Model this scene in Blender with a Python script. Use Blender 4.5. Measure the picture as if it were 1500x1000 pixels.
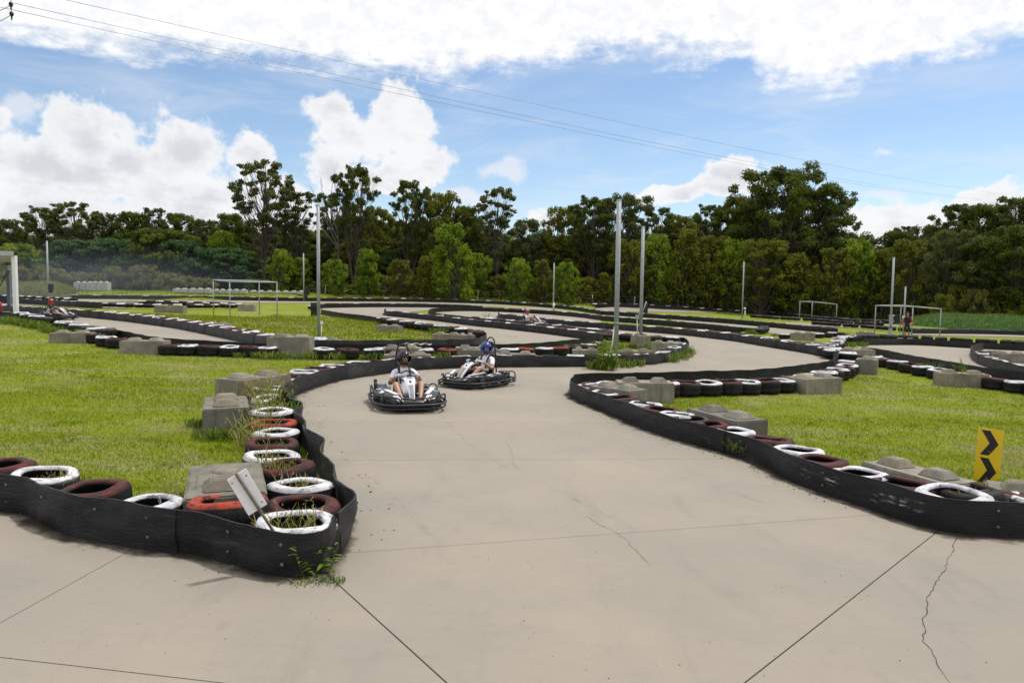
import bpy, bmesh, math, random
import numpy as np
from mathutils import Vector, Matrix, noise as mnoise
from mathutils.geometry import tessellate_polygon

random.seed(7)
RNG = np.random.default_rng(7)
PI = math.pi
R = math.radians
SC = bpy.context.scene
COL = SC.collection
for o in list(bpy.data.objects):
    bpy.data.objects.remove(o)

# ------------------------------------------------------------------ camera
EYE = Vector((0.0, 0.0, 2.05))
FPX = 1050.0                       # focal length in pixels of the 1500 px wide photograph
PITCH, ROLL = R(3.8), R(0.7)
_F = Vector((0, math.cos(PITCH), -math.sin(PITCH)))
_U0 = Vector((0, math.sin(PITCH), math.cos(PITCH)))
_X = Vector((1, 0, 0))
CR = math.cos(ROLL) * _X + math.sin(ROLL) * _U0
CU = math.cos(ROLL) * _U0 - math.sin(ROLL) * _X
cam_d = bpy.data.cameras.new('camera')
cam = bpy.data.objects.new('camera', cam_d)
COL.objects.link(cam)
cam_d.sensor_width = 36.0
cam_d.lens = 36.0 * FPX / 1500.0
cam_d.clip_start = 0.1
cam_d.clip_end = 6000.0
cam.matrix_world = Matrix(((CR.x, CU.x, -_F.x, EYE.x), (CR.y, CU.y, -_F.y, EYE.y),
                           (CR.z, CU.z, -_F.z, EYE.z), (0, 0, 0, 1)))
SC.camera = cam

def pdir(px, py):
    return (_F + CR * ((px - 750.0) / FPX) + CU * ((500.0 - py) / FPX)).normalized()

def azel(px, py):
    d = pdir(px, py)
    return math.atan2(d.x, d.y), math.asin(d.z)

# ------------------------------------------------------------------ view transform
SC.view_settings.view_transform = 'Standard'
SC.view_settings.look = 'None'
SC.view_settings.gamma = 1.0
SC.view_settings.exposure = 0.0
SC.view_settings.use_curve_mapping = False
SC.render.engine = 'CYCLES'
SC.cycles.use_denoising = True
SC.cycles.max_bounces = 6
SC.cycles.transparent_max_bounces = 12
SC.cycles.sample_clamp_indirect = 6.0

# ------------------------------------------------------------------ node helpers
class NT:
    """A little wrapper to write node trees in few lines."""
    def __init__(self, tree):
        self.t = tree
        self.n = tree.nodes
        self.l = tree.links
    def add(self, typ, **kw):
        nd = self.n.new(typ)
        for k, v in kw.items():
            setattr(nd, k, v)
        return nd
    def set(self, sock, v):
        if hasattr(v, 'is_linked') or hasattr(v, 'links'):
            self.l.new(v, sock)
        else:
            if isinstance(v, (tuple, list)) and len(v) == 3 and sock.type == 'RGBA':
                v = (*v, 1.0)
            sock.default_value = v
    def m(self, op, a, b=None, c=None, clamp=False):
        nd = self.add('ShaderNodeMath', operation=op, use_clamp=clamp)
        self.set(nd.inputs[0], a)
        if b is not None: self.set(nd.inputs[1], b)
        if c is not None: self.set(nd.inputs[2], c)
        return nd.outputs[0]
    def vm(self, op, a, b=None, scale=None):
        nd = self.add('ShaderNodeVectorMath', operation=op)
        self.set(nd.inputs[0], a)
        if b is not None: self.set(nd.inputs[1], b)
        if scale is not None: self.set(nd.inputs[3], scale)
        return nd.outputs[0]
    def noise(self, vec, scale, detail=4.0, rough=0.55, dist=0.0, out=0):
        nd = self.add('ShaderNodeTexNoise')
        if vec is not None: self.set(nd.inputs['Vector'], vec)
        self.set(nd.inputs['Scale'], scale)
        nd.inputs['Detail'].default_value = detail
        nd.inputs['Roughness'].default_value = rough
        nd.inputs['Distortion'].default_value = dist
        return nd.outputs[out]
    def sstep(self, v, lo, hi, a=0.0, b=1.0):
        nd = self.add('ShaderNodeMapRange', interpolation_type='SMOOTHSTEP')
        self.set(nd.inputs[0], v)
        self.set(nd.inputs[1], lo); self.set(nd.inputs[2], hi)
        self.set(nd.inputs[3], a); self.set(nd.inputs[4], b)
        return nd.outputs[0]
    def mix(self, f, a, b, blend='MIX'):
        nd = self.add('ShaderNodeMix', data_type='RGBA', blend_type=blend)
        self.set(nd.inputs[0], f)
        self.set(nd.inputs[6], a); self.set(nd.inputs[7], b)
        return nd.outputs[2]
    def comb(self, x, y, z):
        nd = self.add('ShaderNodeCombineXYZ')
        self.set(nd.inputs[0], x); self.set(nd.inputs[1], y); self.set(nd.inputs[2], z)
        return nd.outputs[0]

# ------------------------------------------------------------------ world: sky and clouds
SUN_EL, SUN_AZ = R(67), R(58)       # azimuth from +Y towards +X
W = bpy.data.worlds.new('World')
SC.world = W
W.use_nodes = True
w = NT(W.node_tree)
w.n.clear()
SKY_K = 0.145
sky = w.add('ShaderNodeTexSky', sky_type='NISHITA')
sky.sun_disc = False
sky.sun_elevation = SUN_EL
sky.sun_rotation = SUN_AZ
sky.altitude = 50
sky.air_density = 1.0
sky.dust_density = 0.25
sky.ozone_density = 1.6
tc = w.add('ShaderNodeTexCoord')
DIR = w.vm('NORMALIZE', tc.outputs['Generated'])
sep = w.add('ShaderNodeSeparateXYZ'); w.l.new(DIR, sep.inputs[0])
# fine lumps on the cloud edges: warp the direction with noise before asking which cloud it is in
wn = w.add('ShaderNodeTexNoise'); wn.inputs['Scale'].default_value = 11.0
wn.inputs['Detail'].default_value = 5.0; wn.inputs['Roughness'].default_value = 0.58
w.l.new(DIR, wn.inputs['Vector'])
warp = w.vm('SCALE', w.vm('SUBTRACT', wn.outputs['Color'], (0.5, 0.5, 0.5)), scale=0.085)
D2 = w.vm('ADD', DIR, warp)
s2 = w.add('ShaderNodeSeparateXYZ'); w.l.new(D2, s2.inputs[0])
AZ = w.m('ARCTAN2', s2.outputs[0], s2.outputs[1])
EL = w.m('ARCSINE', s2.outputs[2])

def blob(px, py, rx, ry, soft=1.0):
    """A cumulus lump centred on a direction: rx, ry are its half sizes in pixels of arc."""
    a0, e0 = azel(px, py)
    dx = w.m('DIVIDE', w.m('SUBTRACT', AZ, a0), rx * .89 / FPX)
    dy = w.m('DIVIDE', w.m('SUBTRACT', EL, e0), ry * .89 / FPX)
    return w.m('SUBTRACT', 1.0, w.m('SQRT', w.m('ADD', w.m('MULTIPLY', dx, dx), w.m('MULTIPLY', dy, dy))))

CUMULI = [
    (135, 195, 75, 50), (65, 250, 110, 55), (170, 245, 150, 55), (272, 222, 62, 62), (290, 290, 130, 46),
    (90, 312, 130, 40), (370, 230, 40, 42), (395, 300, 90, 50), (-60, 260, 110, 60), (-40, 190, 50, 30),
    (478, 165, 50, 42), (520, 205, 95, 50), (588, 180, 58, 60), (610, 235, 75, 55), (478, 255, 42, 42), (560, 265, 110, 30),
    (805, 322, 45, 26), (985, 285, 75, 20), (1075, 262, 55, 34), (1050, 280, 90, 16),
    (1310, 320, 120, 40), (1360, 340, 130, 30), (1445, 296, 60, 22), (1530, 320, 90, 40), 
    (150, 350, 220, 50), (480, 330, 120, 40), (640, 350, 120, 30),
]
acc = None
for c in CUMULI:
    f = blob(*c)
    if acc is None:
        acc = f
    else:
        nd = w.add('ShaderNodeMath', operation='SMOOTH_MAX')
        w.set(nd.inputs[0], acc); w.set(nd.inputs[1], f); nd.inputs[2].default_value = 0.25
        acc = nd.outputs[0]
# the same kind of cumulus goes on round the horizon outside the picture
ring_n = w.noise(DIR, 3.2, 5.0, 0.55)
ring_e = w.sstep(EL, R(3), R(22), 0.10, -0.25)
side = w.sstep(w.m('ABSOLUTE', AZ), R(37), R(46))
ring = w.m('SUBTRACT', w.m('MULTIPLY', w.m('SUBTRACT', w.m('ADD', ring_n, ring_e), 0.53), 6.0),
           w.m('MULTIPLY', w.m('SUBTRACT', 1.0, side), 9.0))
acc = w.m('MAXIMUM', acc, ring)
en = w.noise(DIR, 26.0, 6.0, 0.6)
thin = None                          # small clouds so thin that the blue shows through them
for c in [(738, 252, 40, 24), (690, 300, 60, 22), (1290, 276, 60, 14), (1150, 238, 40, 9), (1295, 232, 30, 8), (20, 172, 40, 26)]:
    f = blob(*c)
    thin = f if thin is None else w.m('MAXIMUM', thin, f)
thin_d = w.m('MULTIPLY', w.sstep(w.m('ADD', thin, w.m('MULTIPLY', w.m('SUBTRACT', en, 0.5), 1.5)), 0.05, 0.8), 0.6)
en2 = w.noise(DIR, 75.0, 4.0, 0.6)
cum = w.m('ADD', acc, w.m('ADD', w.m('MULTIPLY', w.m('SUBTRACT', en, 0.5), 1.15), w.m('MULTIPLY', w.m('SUBTRACT', en2, 0.5), 0.5)))
cum_d = w.sstep(cum, 0.04, 0.38)
# high white layer overhead; its lower edge is a curve in azimuth
edge_px = [(-400, 20), (0, 62), (150, 72), (300, 78), (480, 95), (650, 112), (730, 108), (800, 84), (900, 78), (1010, 92),
           (1080, 78), (1130, 122), (1190, 130), (1260, 118), (1330, 92), (1420, 76), (1500, 52), (1900, 20)]
fc = w.add('ShaderNodeFloatCurve')
cv = fc.mapping.curves[0]
A0 = R(60)
pts = [azel(*p) for p in edge_px]
pts = [(max(0, min(1, (a + A0) / (2 * A0))), e) for a, e in pts]
while len(cv.points) < len(pts):
    cv.points.new(0.5, 0.5)
for p, (a, e) in zip(cv.points, pts):
    p.location = (a, e)
fc.mapping.update()
AZ0 = w.m('ARCTAN2', sep.outputs[0], sep.outputs[1])
EL0 = w.m('ARCSINE', sep.outputs[2])
w.set(fc.inputs['Value'], w.m('MULTIPLY_ADD', AZ0, 1 / (2 * A0), 0.5, clamp=True))
dE = w.m('SUBTRACT', EL0, fc.outputs[0])
# plane coordinates of the layer (a flat deck seen from below)
iz = w.m('DIVIDE', 1.0, w.m('MAXIMUM', sep.outputs[2], 0.05))
PL = w.comb(w.m('MULTIPLY', sep.outputs[0], iz), w.m('MULTIPLY', sep.outputs[1], iz), 0.0)
l1 = w.noise(PL, 2.6, 8.0, 0.60, 0.2)
l2 = w.noise(w.vm('ADD', DIR, w.vm('SCALE', PL, scale=.12)), 34.0, 5.0, 0.6)
lay = w.m('ADD', w.m('MULTIPLY', dE, 24.0), w.m('ADD', w.m('MULTIPLY', w.m('SUBTRACT', l1, 0.5), 2.2),
          w.m('MULTIPLY', w.m('SUBTRACT', l2, 0.5), 1.0)))
lay_d = w.sstep(lay, -0.35, 0.55)
hole = w.sstep(w.noise(PL, 2.3, 6.0, 0.6), 0.28, 0.36)      # a few blue gaps in the deck
lay_d = w.m('MULTIPLY', lay_d, w.m('MULTIPLY_ADD', hole, 0.45, 0.55))
# thin veil between
veil = w.m('MULTIPLY', w.sstep(w.noise(PL, 0.9, 7.0, 0.65, 0.6), 0.42, 0.75), 0.38)
# cloud colours: white crests, lilac grey undersides
sh = w.noise(w.vm('MULTIPLY', w.vm('ADD', DIR, (0.0, 0.0, 0.012)), (1.0, 1.0, 2.2)), 11.0, 6.0, 0.58)
thick = w.sstep(cum, 0.15, 0.9)
low = w.sstep(EL0, R(3), R(15))
shade = w.m('MULTIPLY', w.m('MULTIPLY', thick, w.sstep(sh, 0.66, 0.38)), w.m('MULTIPLY_ADD', low, -0.25, 1.0))
cum_c = w.mix(shade, (0.96, 0.96, 0.97), (0.67, 0.675, 0.725))
lay_c = w.mix(w.sstep(l2, 0.62, 0.36), (1.05, 1.05, 1.05), (0.93, 0.94, 0.97))
skyc = w.vm('SCALE', sky.outputs[0], scale=SKY_K)
skyc = w.mix(veil, skyc, (0.84, 0.87, 0.93))
skyt = w.mix(thin_d, skyc, (0.93, 0.92, 0.94))
c1 = w.mix(w.m('MULTIPLY', cum_d, 0.96), skyt, cum_c)
c2 = w.mix(lay_d, c1, lay_c)
up = w.sstep(sep.outputs[2], -0.02, 0.0)
c3 = w.mix(up, skyc, c2)
bg = w.add('ShaderNodeBackground')
w.l.new(c3, bg.inputs[0])
bg.inputs[1].default_value = 1.0
wo = w.add('ShaderNodeOutputWorld')
w.l.new(bg.outputs[0], wo.inputs[0])
W.cycles.sampling_method = 'MANUAL'
W.cycles.sample_map_resolution = 1024

# ------------------------------------------------------------------ sun, softened by the high white layer
sd = bpy.data.lights.new('sun', 'SUN')
sd.energy = 3.0
sd.angle = R(3.0)
sd.color = (1.0, 0.955, 0.88)
sun = bpy.data.objects.new('sun', sd)
COL.objects.link(sun)
_s = Vector((math.sin(SUN_AZ) * math.cos(SUN_EL), math.cos(SUN_AZ) * math.cos(SUN_EL), math.sin(SUN_EL)))
sun.rotation_euler = _s.to_track_quat('Z', 'Y').to_euler()
sun.location = _s * 60

# ------------------------------------------------------------------ terrain height: tilts down to the right, rises at the back
def gz(x, y):
    if x < -25: zx = 0.575 + 0.006 * (min(-x, 90) - 25)
    else: zx = -0.023 * min(x, 40)
    return zx + 0.016 * (min(max(y, 45.0), 84.0) - 45.0) + 0.058 * (min(max(y, 84.0), 95.0) - 84.0)
KX, KY = (-90, -25, 40), (45, 84, 95)

def at(px, py, z=0.0):
    """Where the line of sight through a point of the photograph meets the ground (or a level z above it)."""
    d = pdir(px, py)
    t0, t = 0.0, 0.5
    g = lambda t: EYE.z + d.z * t - gz(d.x * t, EYE.y + d.y * t) - z
    while g(t) > 0 and t < 260:
        t0 = t; t *= 1.06
    for _ in range(30):
        m = 0.5 * (t0 + t)
        if g(m) > 0: t0 = m
        else: t = m
    p = EYE + d * t
    return Vector((p.x, p.y, gz(p.x, p.y)))

def far_at(px, depth):
    """A ground point in the direction of a column of the photograph at a given distance."""
    d = pdir(px, 432)
    x = d.x / d.y * depth
    return Vector((x, depth, gz(x, depth)))
# ------------------------------------------------------------------ object helpers
def tag(o, label=None, cat=None, group=None, kind=None):
    if label: o['label'] = label
    if cat: o['category'] = cat
    if group: o['group'] = group
    if kind: o['kind'] = kind
    return o

def empty(name, loc=(0, 0, 0), rz=0.0):
    o = bpy.data.objects.new(name, None)
    o.empty_display_size = 0.2
    COL.objects.link(o)
    o.location = loc
    o.rotation_euler = (0, 0, rz)
    return o

def link(name, me, parent=None, loc=(0, 0, 0), rot=(0, 0, 0), scale=(1, 1, 1)):
    o = bpy.data.objects.new(name, me)
    COL.objects.link(o)
    o.location = loc; o.rotation_euler = rot; o.scale = scale
    if parent: o.parent = parent
    return o

def copy_tree(o, parent=None):
    c = o.copy()
    COL.objects.link(c)
    c.parent = parent
    for ch in list(o.children):
        copy_tree(ch, c)
    return c

def catmull(pts, step=0.25):
    """Smooth a polyline of Vectors."""
    P = [pts[0] * 2 - pts[1]] + list(pts) + [pts[-1] * 2 - pts[-2]]
    out = []
    for i in range(1, len(P) - 2):
        a, b, c, d = P[i - 1], P[i], P[i + 1], P[i + 2]
        n = max(2, int((c - b).length / step))
        for k in range(n):
            t = k / n
            out.append(0.5 * ((2 * b) + (c - a) * t + (2 * a - 5 * b + 4 * c - d) * t * t + (3 * b - a - 3 * c + d) * t ** 3))
    out.append(pts[-1].copy())
    return out

class MB:
    def __init__(self):
        self.v, self.f, self.mi, self.sm = [], [], [], []
    def add(self, vs, fs, m=0, smooth=False):
        b = len(self.v)
        self.v += [tuple(p) for p in vs]
        for f in fs:
            self.f.append(tuple(i + b for i in f)); self.mi.append(m); self.sm.append(smooth)
    def box(self, c, s, m=0, rz=0.0, M=None):
        vs = []
        for dz in (-.5, .5):
            for dx, dy in ((-.5, -.5), (.5, -.5), (.5, .5), (-.5, .5)):
                p = Vector((dx * s[0], dy * s[1], dz * s[2]))
                if rz: p.rotate(Matrix.Rotation(rz, 3, 'Z'))
                if M: p = M @ p
                vs.append(p + Vector(c))
        self.add(vs, [(3, 2, 1, 0), (4, 5, 6, 7), (0, 1, 5, 4), (1, 2, 6, 5), (2, 3, 7, 6), (3, 0, 4, 7)], m)
    def hexa(self, vs, m=0):
        """8 corners: bottom ring, top ring."""
        self.add(vs, [(3, 2, 1, 0), (4, 5, 6, 7), (0, 1, 5, 4), (1, 2, 6, 5), (2, 3, 7, 6), (3, 0, 4, 7)], m)
    def tube(self, path, r, n=8, m=0, closed=False, cap=True):
        path = [Vector(p) for p in path]
        N = len(path)
        rs = r if isinstance(r, (list, tuple)) else [r] * N
        ring, ref = [], None
        vs = []
        for i, p in enumerate(path):
            if closed: t = path[(i + 1) % N] - path[i - 1]
            elif i == 0: t = path[1] - path[0]
            elif i == N - 1: t = path[-1] - path[-2]
            else: t = path[i + 1] - path[i - 1]
            t.normalize()
            if ref is None:
                ref = t.orthogonal().normalized()
            ref = (ref - t * ref.dot(t)).normalized()
            bi = t.cross(ref)
            for k in range(n):
                a = 2 * PI * k / n
                vs.append(p + (ref * math.cos(a) + bi * math.sin(a)) * rs[i])
        fs = []
        M = N if closed else N - 1
        for i in range(M):
            for k in range(n):
                a, b = i * n + k, i * n + (k + 1) % n
                c, d = ((i + 1) % N) * n + (k + 1) % n, ((i + 1) % N) * n + k
                fs.append((a, b, c, d))
        self.add(vs, fs, m, True)
        if cap and not closed:
            b = len(self.v) - N * n
            self.f.append(tuple(b + k for k in range(n))[::-1]); self.mi.append(m); self.sm.append(False)
            self.f.append(tuple(b + (N - 1) * n + k for k in range(n))); self.mi.append(m); self.sm.append(False)
    def lathe(self, prof, n=16, m=0, c=(0, 0, 0), axis='Z', closed=False, mats=None):
        """prof: (radius, height) list."""
        N = len(prof); vs = []
        for r, h in prof:
            for k in range(n):
                a = 2 * PI * k / n
                p = (r * math.cos(a), r * math.sin(a), h)
                if axis == 'X': p = (p[2], p[0], p[1])
                elif axis == 'Y': p = (p[0], p[2], p[1])
                vs.append((p[0] + c[0], p[1] + c[1], p[2] + c[2]))
        b = len(self.v)
        self.v += vs
        M = N if closed else N - 1
        for i in range(M):
            for k in range(n):
                j = (i + 1) % N
                self.f.append((b + i * n + k, b + i * n + (k + 1) % n, b + j * n + (k + 1) % n, b + j * n + k))
                self.mi.append(mats[i] if mats else m); self.sm.append(True)
    def ball(self, c, r, n=12, k=8, m=0, s=(1, 1, 1)):
        prof = [(max(1e-4, math.sin(PI * i / k)) * r, -math.cos(PI * i / k) * r) for i in range(k + 1)]
        b0 = len(self.v)
        self.lathe(prof, n, m)
        for i in range(b0, len(self.v)):
            x, y, z = self.v[i]
            self.v[i] = (x * s[0] + c[0], y * s[1] + c[1], z * s[2] + c[2])
    def prism(self, poly, z0, z1, m=0, fn=None):
        """Extrude a 2D polygon; fn maps (u, v, w) to space."""
        fn = fn or (lambda u, v, q: (u, v, q))
        n = len(poly)
        vs = [fn(u, v, z0) for u, v in poly] + [fn(u, v, z1) for u, v in poly]
        tri = tessellate_polygon([[Vector((u, v, 0)) for u, v in poly]])
        fs = [tuple(t) for t in tri] + [tuple(i + n for i in t[::-1]) for t in tri]
        fs += [(i, (i + 1) % n, n + (i + 1) % n, n + i) for i in range(n)]
        self.add(vs, fs, m)
    def mesh(self, name, mats):
        me = bpy.data.meshes.new(name)
        me.from_pydata(self.v, [], self.f)
        for mt in (mats if isinstance(mats, (list, tuple)) else [mats]):
            me.materials.append(mt)
        me.polygons.foreach_set('material_index', self.mi)
        me.polygons.foreach_set('use_smooth', self.sm)
        bm = bmesh.new(); bm.from_mesh(me)
        bmesh.ops.recalc_face_normals(bm, faces=bm.faces)
        bm.to_mesh(me); bm.free()
        me.update()
        return me
    def build(self, name, mats, parent=None, loc=(0, 0, 0), rot=(0, 0, 0), bevel=0.0):
        o = link(name, self.mesh(name, mats), parent, loc, rot)
        if bevel:
            md = o.modifiers.new('bevel', 'BEVEL'); md.width = bevel; md.segments = 2; md.limit_method = 'ANGLE'
        return o

def quads_mesh(name, V, F, mats, tint=None, smooth=False):
    """Fast mesh from numpy: V (n,3), F (m,k)."""
    me = bpy.data.meshes.new(name)
    n, k = F.shape
    me.vertices.add(len(V)); me.vertices.foreach_set('co', V.astype(np.float32).ravel())
    me.loops.add(n * k); me.loops.foreach_set('vertex_index', F.astype(np.int32).ravel())
    me.polygons.add(n)
    me.polygons.foreach_set('loop_start', np.arange(0, n * k, k, dtype=np.int32))
    try:
        me.polygons.foreach_set('loop_total', np.full(n, k, dtype=np.int32))
    except Exception:
        pass
    for mt in (mats if isinstance(mats, (list, tuple)) else [mats]):
        me.materials.append(mt)
    if tint is not None:
        a = me.attributes.new('tint', 'FLOAT', 'FACE')
        a.data.foreach_set('value', tint.astype(np.float32))
    if smooth:
        me.polygons.foreach_set('use_smooth', np.ones(n, dtype=bool))
    me.update(calc_edges=True)
    me.validate()
    return me

# ------------------------------------------------------------------ materials
def new_mat(name):
    m = bpy.data.materials.new(name)
    m.use_nodes = True
    t = NT(m.node_tree)
    bsdf = t.n['Principled BSDF']
    return m, t, bsdf

def obj_co(t, rnd=True):
    c = t.add('ShaderNodeTexCoord').outputs['Object']
    if rnd:
        oi = t.add('ShaderNodeObjectInfo')
        c = t.vm('ADD', c, t.vm('SCALE', (17.3, 9.1, 5.7), scale=oi.outputs['Random']))
    return c

def bump(t, bsdf, h, strength=0.3, dist=0.01):
    b = t.add('ShaderNodeBump')
    b.inputs['Strength'].default_value = strength
    b.inputs['Distance'].default_value = dist
    t.l.new(h, b.inputs['Height'])
    t.l.new(b.outputs[0], bsdf.inputs['Normal'])

def simple(name, col, rough=0.5, var=0.15, scale=6.0, metal=0.0, bmp=0.0, rnd=True, spec=None):
    m, t, b = new_mat(name)
    co = obj_co(t, rnd)
    n = t.noise(co, scale, 6.0, 0.6)
    dark = tuple(c * (1 - var) for c in col); lite = tuple(min(1, c * (1 + var)) for c in col)
    t.l.new(t.mix(t.sstep(n, 0.3, 0.7), dark, lite), b.inputs['Base Color'])
    t.l.new(t.sstep(t.noise(co, scale * 3, 4.0), 0.3, 0.7, max(0, rough - .08), min(1, rough + .08)), b.inputs['Roughness'])
    b.inputs['Metallic'].default_value = metal
    if spec is not None: b.inputs['Specular IOR Level'].default_value = spec
    if bmp: bump(t, b, t.noise(co, scale * 8, 5.0), bmp, 0.004)
    return m

def mat_concrete_track():
    m, t, b = new_mat('track_concrete')
    co = obj_co(t, False)
    oi = t.add('ShaderNodeObjectInfo').outputs['Random']
    base = t.mix(t.sstep(t.noise(co, 0.33, 5.0, 0.6), 0.32, 0.68), (0.262, 0.233, 0.196), (0.312, 0.268, 0.213))
    grey = t.sstep(t.noise(t.vm('ADD', co, (31, 7, 0)), 0.7, 6.0, 0.62, 0.5), 0.46, 0.72)
    base = t.mix(t.m('MULTIPLY', grey, 0.55), base, (0.225, 0.212, 0.190))
    sweep = t.noise(t.vm('MULTIPLY', co, (2.2, 14.0, 1.0)), 1.0, 5.0, 0.6)       # faint broom marks
    base = t.mix(t.m('MULTIPLY', t.sstep(sweep, 0.35, 0.7), 0.10), base, (0.35, 0.32, 0.275))
    blot = t.sstep(t.noise(co, 5.0, 6.0, 0.65), 0.56, 0.78)
    base = t.mix(t.m('MULTIPLY', blot, 0.35), base, (0.19, 0.175, 0.155))
    drag = t.sstep(t.noise(t.vm('MULTIPLY', co, (1.6, .35, 1.0)), 1.3, 7.0, 0.7, 0.4), 0.52, 0.72)      # old rubber, drawn out along the driving direction
    base = t.mix(t.m('MULTIPLY', drag, 0.30), base, (0.165, 0.152, 0.137))
    fine = t.noise(co, 140.0, 3.0, 0.7)
    base = t.mix(t.sstep(fine, 0.3, 0.75, 0.0, 0.34), base, (0.155, 0.14, 0.12))
    vo = t.add('ShaderNodeTexVoronoi'); vo.inputs['Scale'].default_value = 11.0
    t.l.new(co, vo.inputs['Vector'])
    pit = t.m('MULTIPLY', t.sstep(vo.outputs['Distance'], 0.085, 0.05), t.sstep(t.noise(co, 3.0, 2.0), 0.5, 0.6))
    base = t.mix(t.m('MULTIPLY', pit, 0.75), base, (0.10, 0.09, 0.08))
    tone = t.m('MULTIPLY_ADD', oi, 0.03, 0.985)
    base = t.vm('SCALE', base, scale=tone)
    t.l.new(base, b.inputs['Base Color'])
    b.inputs['Roughness'].default_value = 0.82
    b.inputs['Specular IOR Level'].default_value = 0.35
    bump(t, b, t.m('ADD', t.m('MULTIPLY', fine, 0.6), t.noise(co, 30.0, 4.0)), 0.25, 0.004)
    return m

def mat_grass_ground(name='lawn_ground', wild=0.0):
    m, t, b = new_mat(name)
    co = obj_co(t, False)
    g = t.mix(t.sstep(t.noise(co, 0.8, 5.0, 0.6), 0.3, 0.7), (0.153, 0.202, 0.004), (0.212, 0.265, 0.008))
    g = t.mix(t.sstep(t.noise(co, 9.0, 5.0, 0.65), 0.35, 0.7, 0.0, 0.45), g, (0.110, 0.145, 0.014))
    dry = t.m('MULTIPLY', t.sstep(t.noise(t.vm('MULTIPLY', co, (1.0, 1.8, 1.0)), 0.42, 6.0, 0.66, 0.6), 0.46, 0.62),
              t.sstep(t.noise(co, 14.0, 4.0, 0.7), 0.30, 0.60))
    g = t.mix(t.m('MULTIPLY', dry, 0.75), g, (0.300, 0.262, 0.150))
    g = t.mix(t.sstep(t.noise(co, 60.0, 3.0, 0.7), 0.35, 0.8, 0.0, 0.4), g, (0.08, 0.10, 0.014))
    t.l.new(g, b.inputs['Base Color'])
    b.inputs['Roughness'].default_value = 0.95
    b.inputs['Specular IOR Level'].default_value = 0.15
    bump(t, b, t.noise(co, 45.0, 5.0, 0.7), 0.8, 0.03)
    return m

def mat_blade(name, a, c, dryc, transl=0.35):
    m, t, b = new_mat(name)
    at_ = t.add('ShaderNodeAttribute', attribute_name='tint')
    v = at_.outputs['Fac']
    col = t.mix(t.sstep(v, 0.0, 0.72), a, c)
    col = t.mix(t.sstep(v, 0.84, 0.92), col, dryc)
    t.l.new(col, b.inputs['Base Color'])
    b.inputs['Roughness'].default_value = 0.7
    b.inputs['Specular IOR Level'].default_value = 0.10
    tr = t.add('ShaderNodeBsdfTranslucent'); t.l.new(col, tr.inputs[0])
    mx = t.add('ShaderNodeMixShader'); mx.inputs[0].default_value = transl
    t.l.new(b.outputs[0], mx.inputs[1]); t.l.new(tr.outputs[0], mx.inputs[2])
    t.l.new(mx.outputs[0], t.n['Material Output'].inputs[0])
    return m

def mat_belt(name='conveyor_rubber', k=1.0, dusty=0.16):
    m, t, b = new_mat(name)
    co = obj_co(t, False)
    co_s = t.vm('MULTIPLY', co, (1.0, 1.0, 7.0))
    base = t.mix(t.sstep(t.noise(co, 2.0, 6.0, 0.6), 0.3, 0.75), (0.0055 * k, 0.0055 * k, 0.0062 * k), (0.013 * k, 0.013 * k, 0.0145 * k))
    scuff = t.m('MULTIPLY', t.sstep(t.noise(co_s, 3.2, 8.0, 0.72), 0.52, 0.74), t.sstep(t.noise(co, 0.8, 4.0), 0.35, 0.65))
    base = t.mix(t.m('MULTIPLY', scuff, 0.65), base, (0.085, 0.085, 0.09))
    fine = t.sstep(t.noise(co_s, 26.0, 5.0, 0.7), 0.60, 0.78)
    base = t.mix(t.m('MULTIPLY', fine, 0.40), base, (0.060, 0.058, 0.056))
    dust = t.sstep(t.noise(t.vm('ADD', co, (3, 8, 0)), 1.3, 6.0, 0.65), 0.55, 0.8)
    base = t.mix(t.m('MULTIPLY', dust, dusty), base, (0.12, 0.105, 0.09))
    t.l.new(base, b.inputs['Base Color'])
    t.l.new(t.sstep(t.noise(co_s, 5.0, 6.0, 0.7), 0.3, 0.7, 0.34, 0.62), b.inputs['Roughness'])
    b.inputs['Specular IOR Level'].default_value = 0.30
    bump(t, b, t.m('ADD', t.noise(co_s, 12.0, 6.0, 0.7), t.m('MULTIPLY', t.noise(co, 2.2, 3.0), 2.2)), 0.8, 0.02)
    return m

def mat_rubber(name='tyre_rubber'):
    m, t, b = new_mat(name)
    co = obj_co(t)
    base = t.mix(t.sstep(t.noise(co, 7.0, 6.0, 0.65), 0.35, 0.75), (0.007, 0.007, 0.008), (0.022, 0.021, 0.021))
    dust = t.sstep(t.noise(co, 3.0, 5.0, 0.6), 0.56, 0.8)
    base = t.mix(t.m('MULTIPLY', dust, 0.2), base, (0.10, 0.085, 0.07))
    t.l.new(base, b.inputs['Base Color'])
    b.inputs['Roughness'].default_value = 0.68
    b.inputs['Specular IOR Level'].default_value = 0.22
    sp = t.add('ShaderNodeSeparateXYZ'); t.l.new(t.add('ShaderNodeTexCoord').outputs['Object'], sp.inputs[0])
    ang = t.m('ARCTAN2', sp.outputs[1], sp.outputs[0])
    lug = t.m('MULTIPLY', t.sstep(t.m('SINE', t.m('ADD', t.m('MULTIPLY', ang, 46.0), t.m('MULTIPLY', sp.outputs[2], 30.0))), -.1, .3), t.sstep(t.m('SINE', t.m('MULTIPLY', sp.outputs[2], 130.0)), -.6, -.3))
    bump(t, b, t.m('ADD', t.m('MULTIPLY', t.noise(co, 40.0, 4.0), .4), lug), 0.5, 0.008)
    return m

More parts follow.
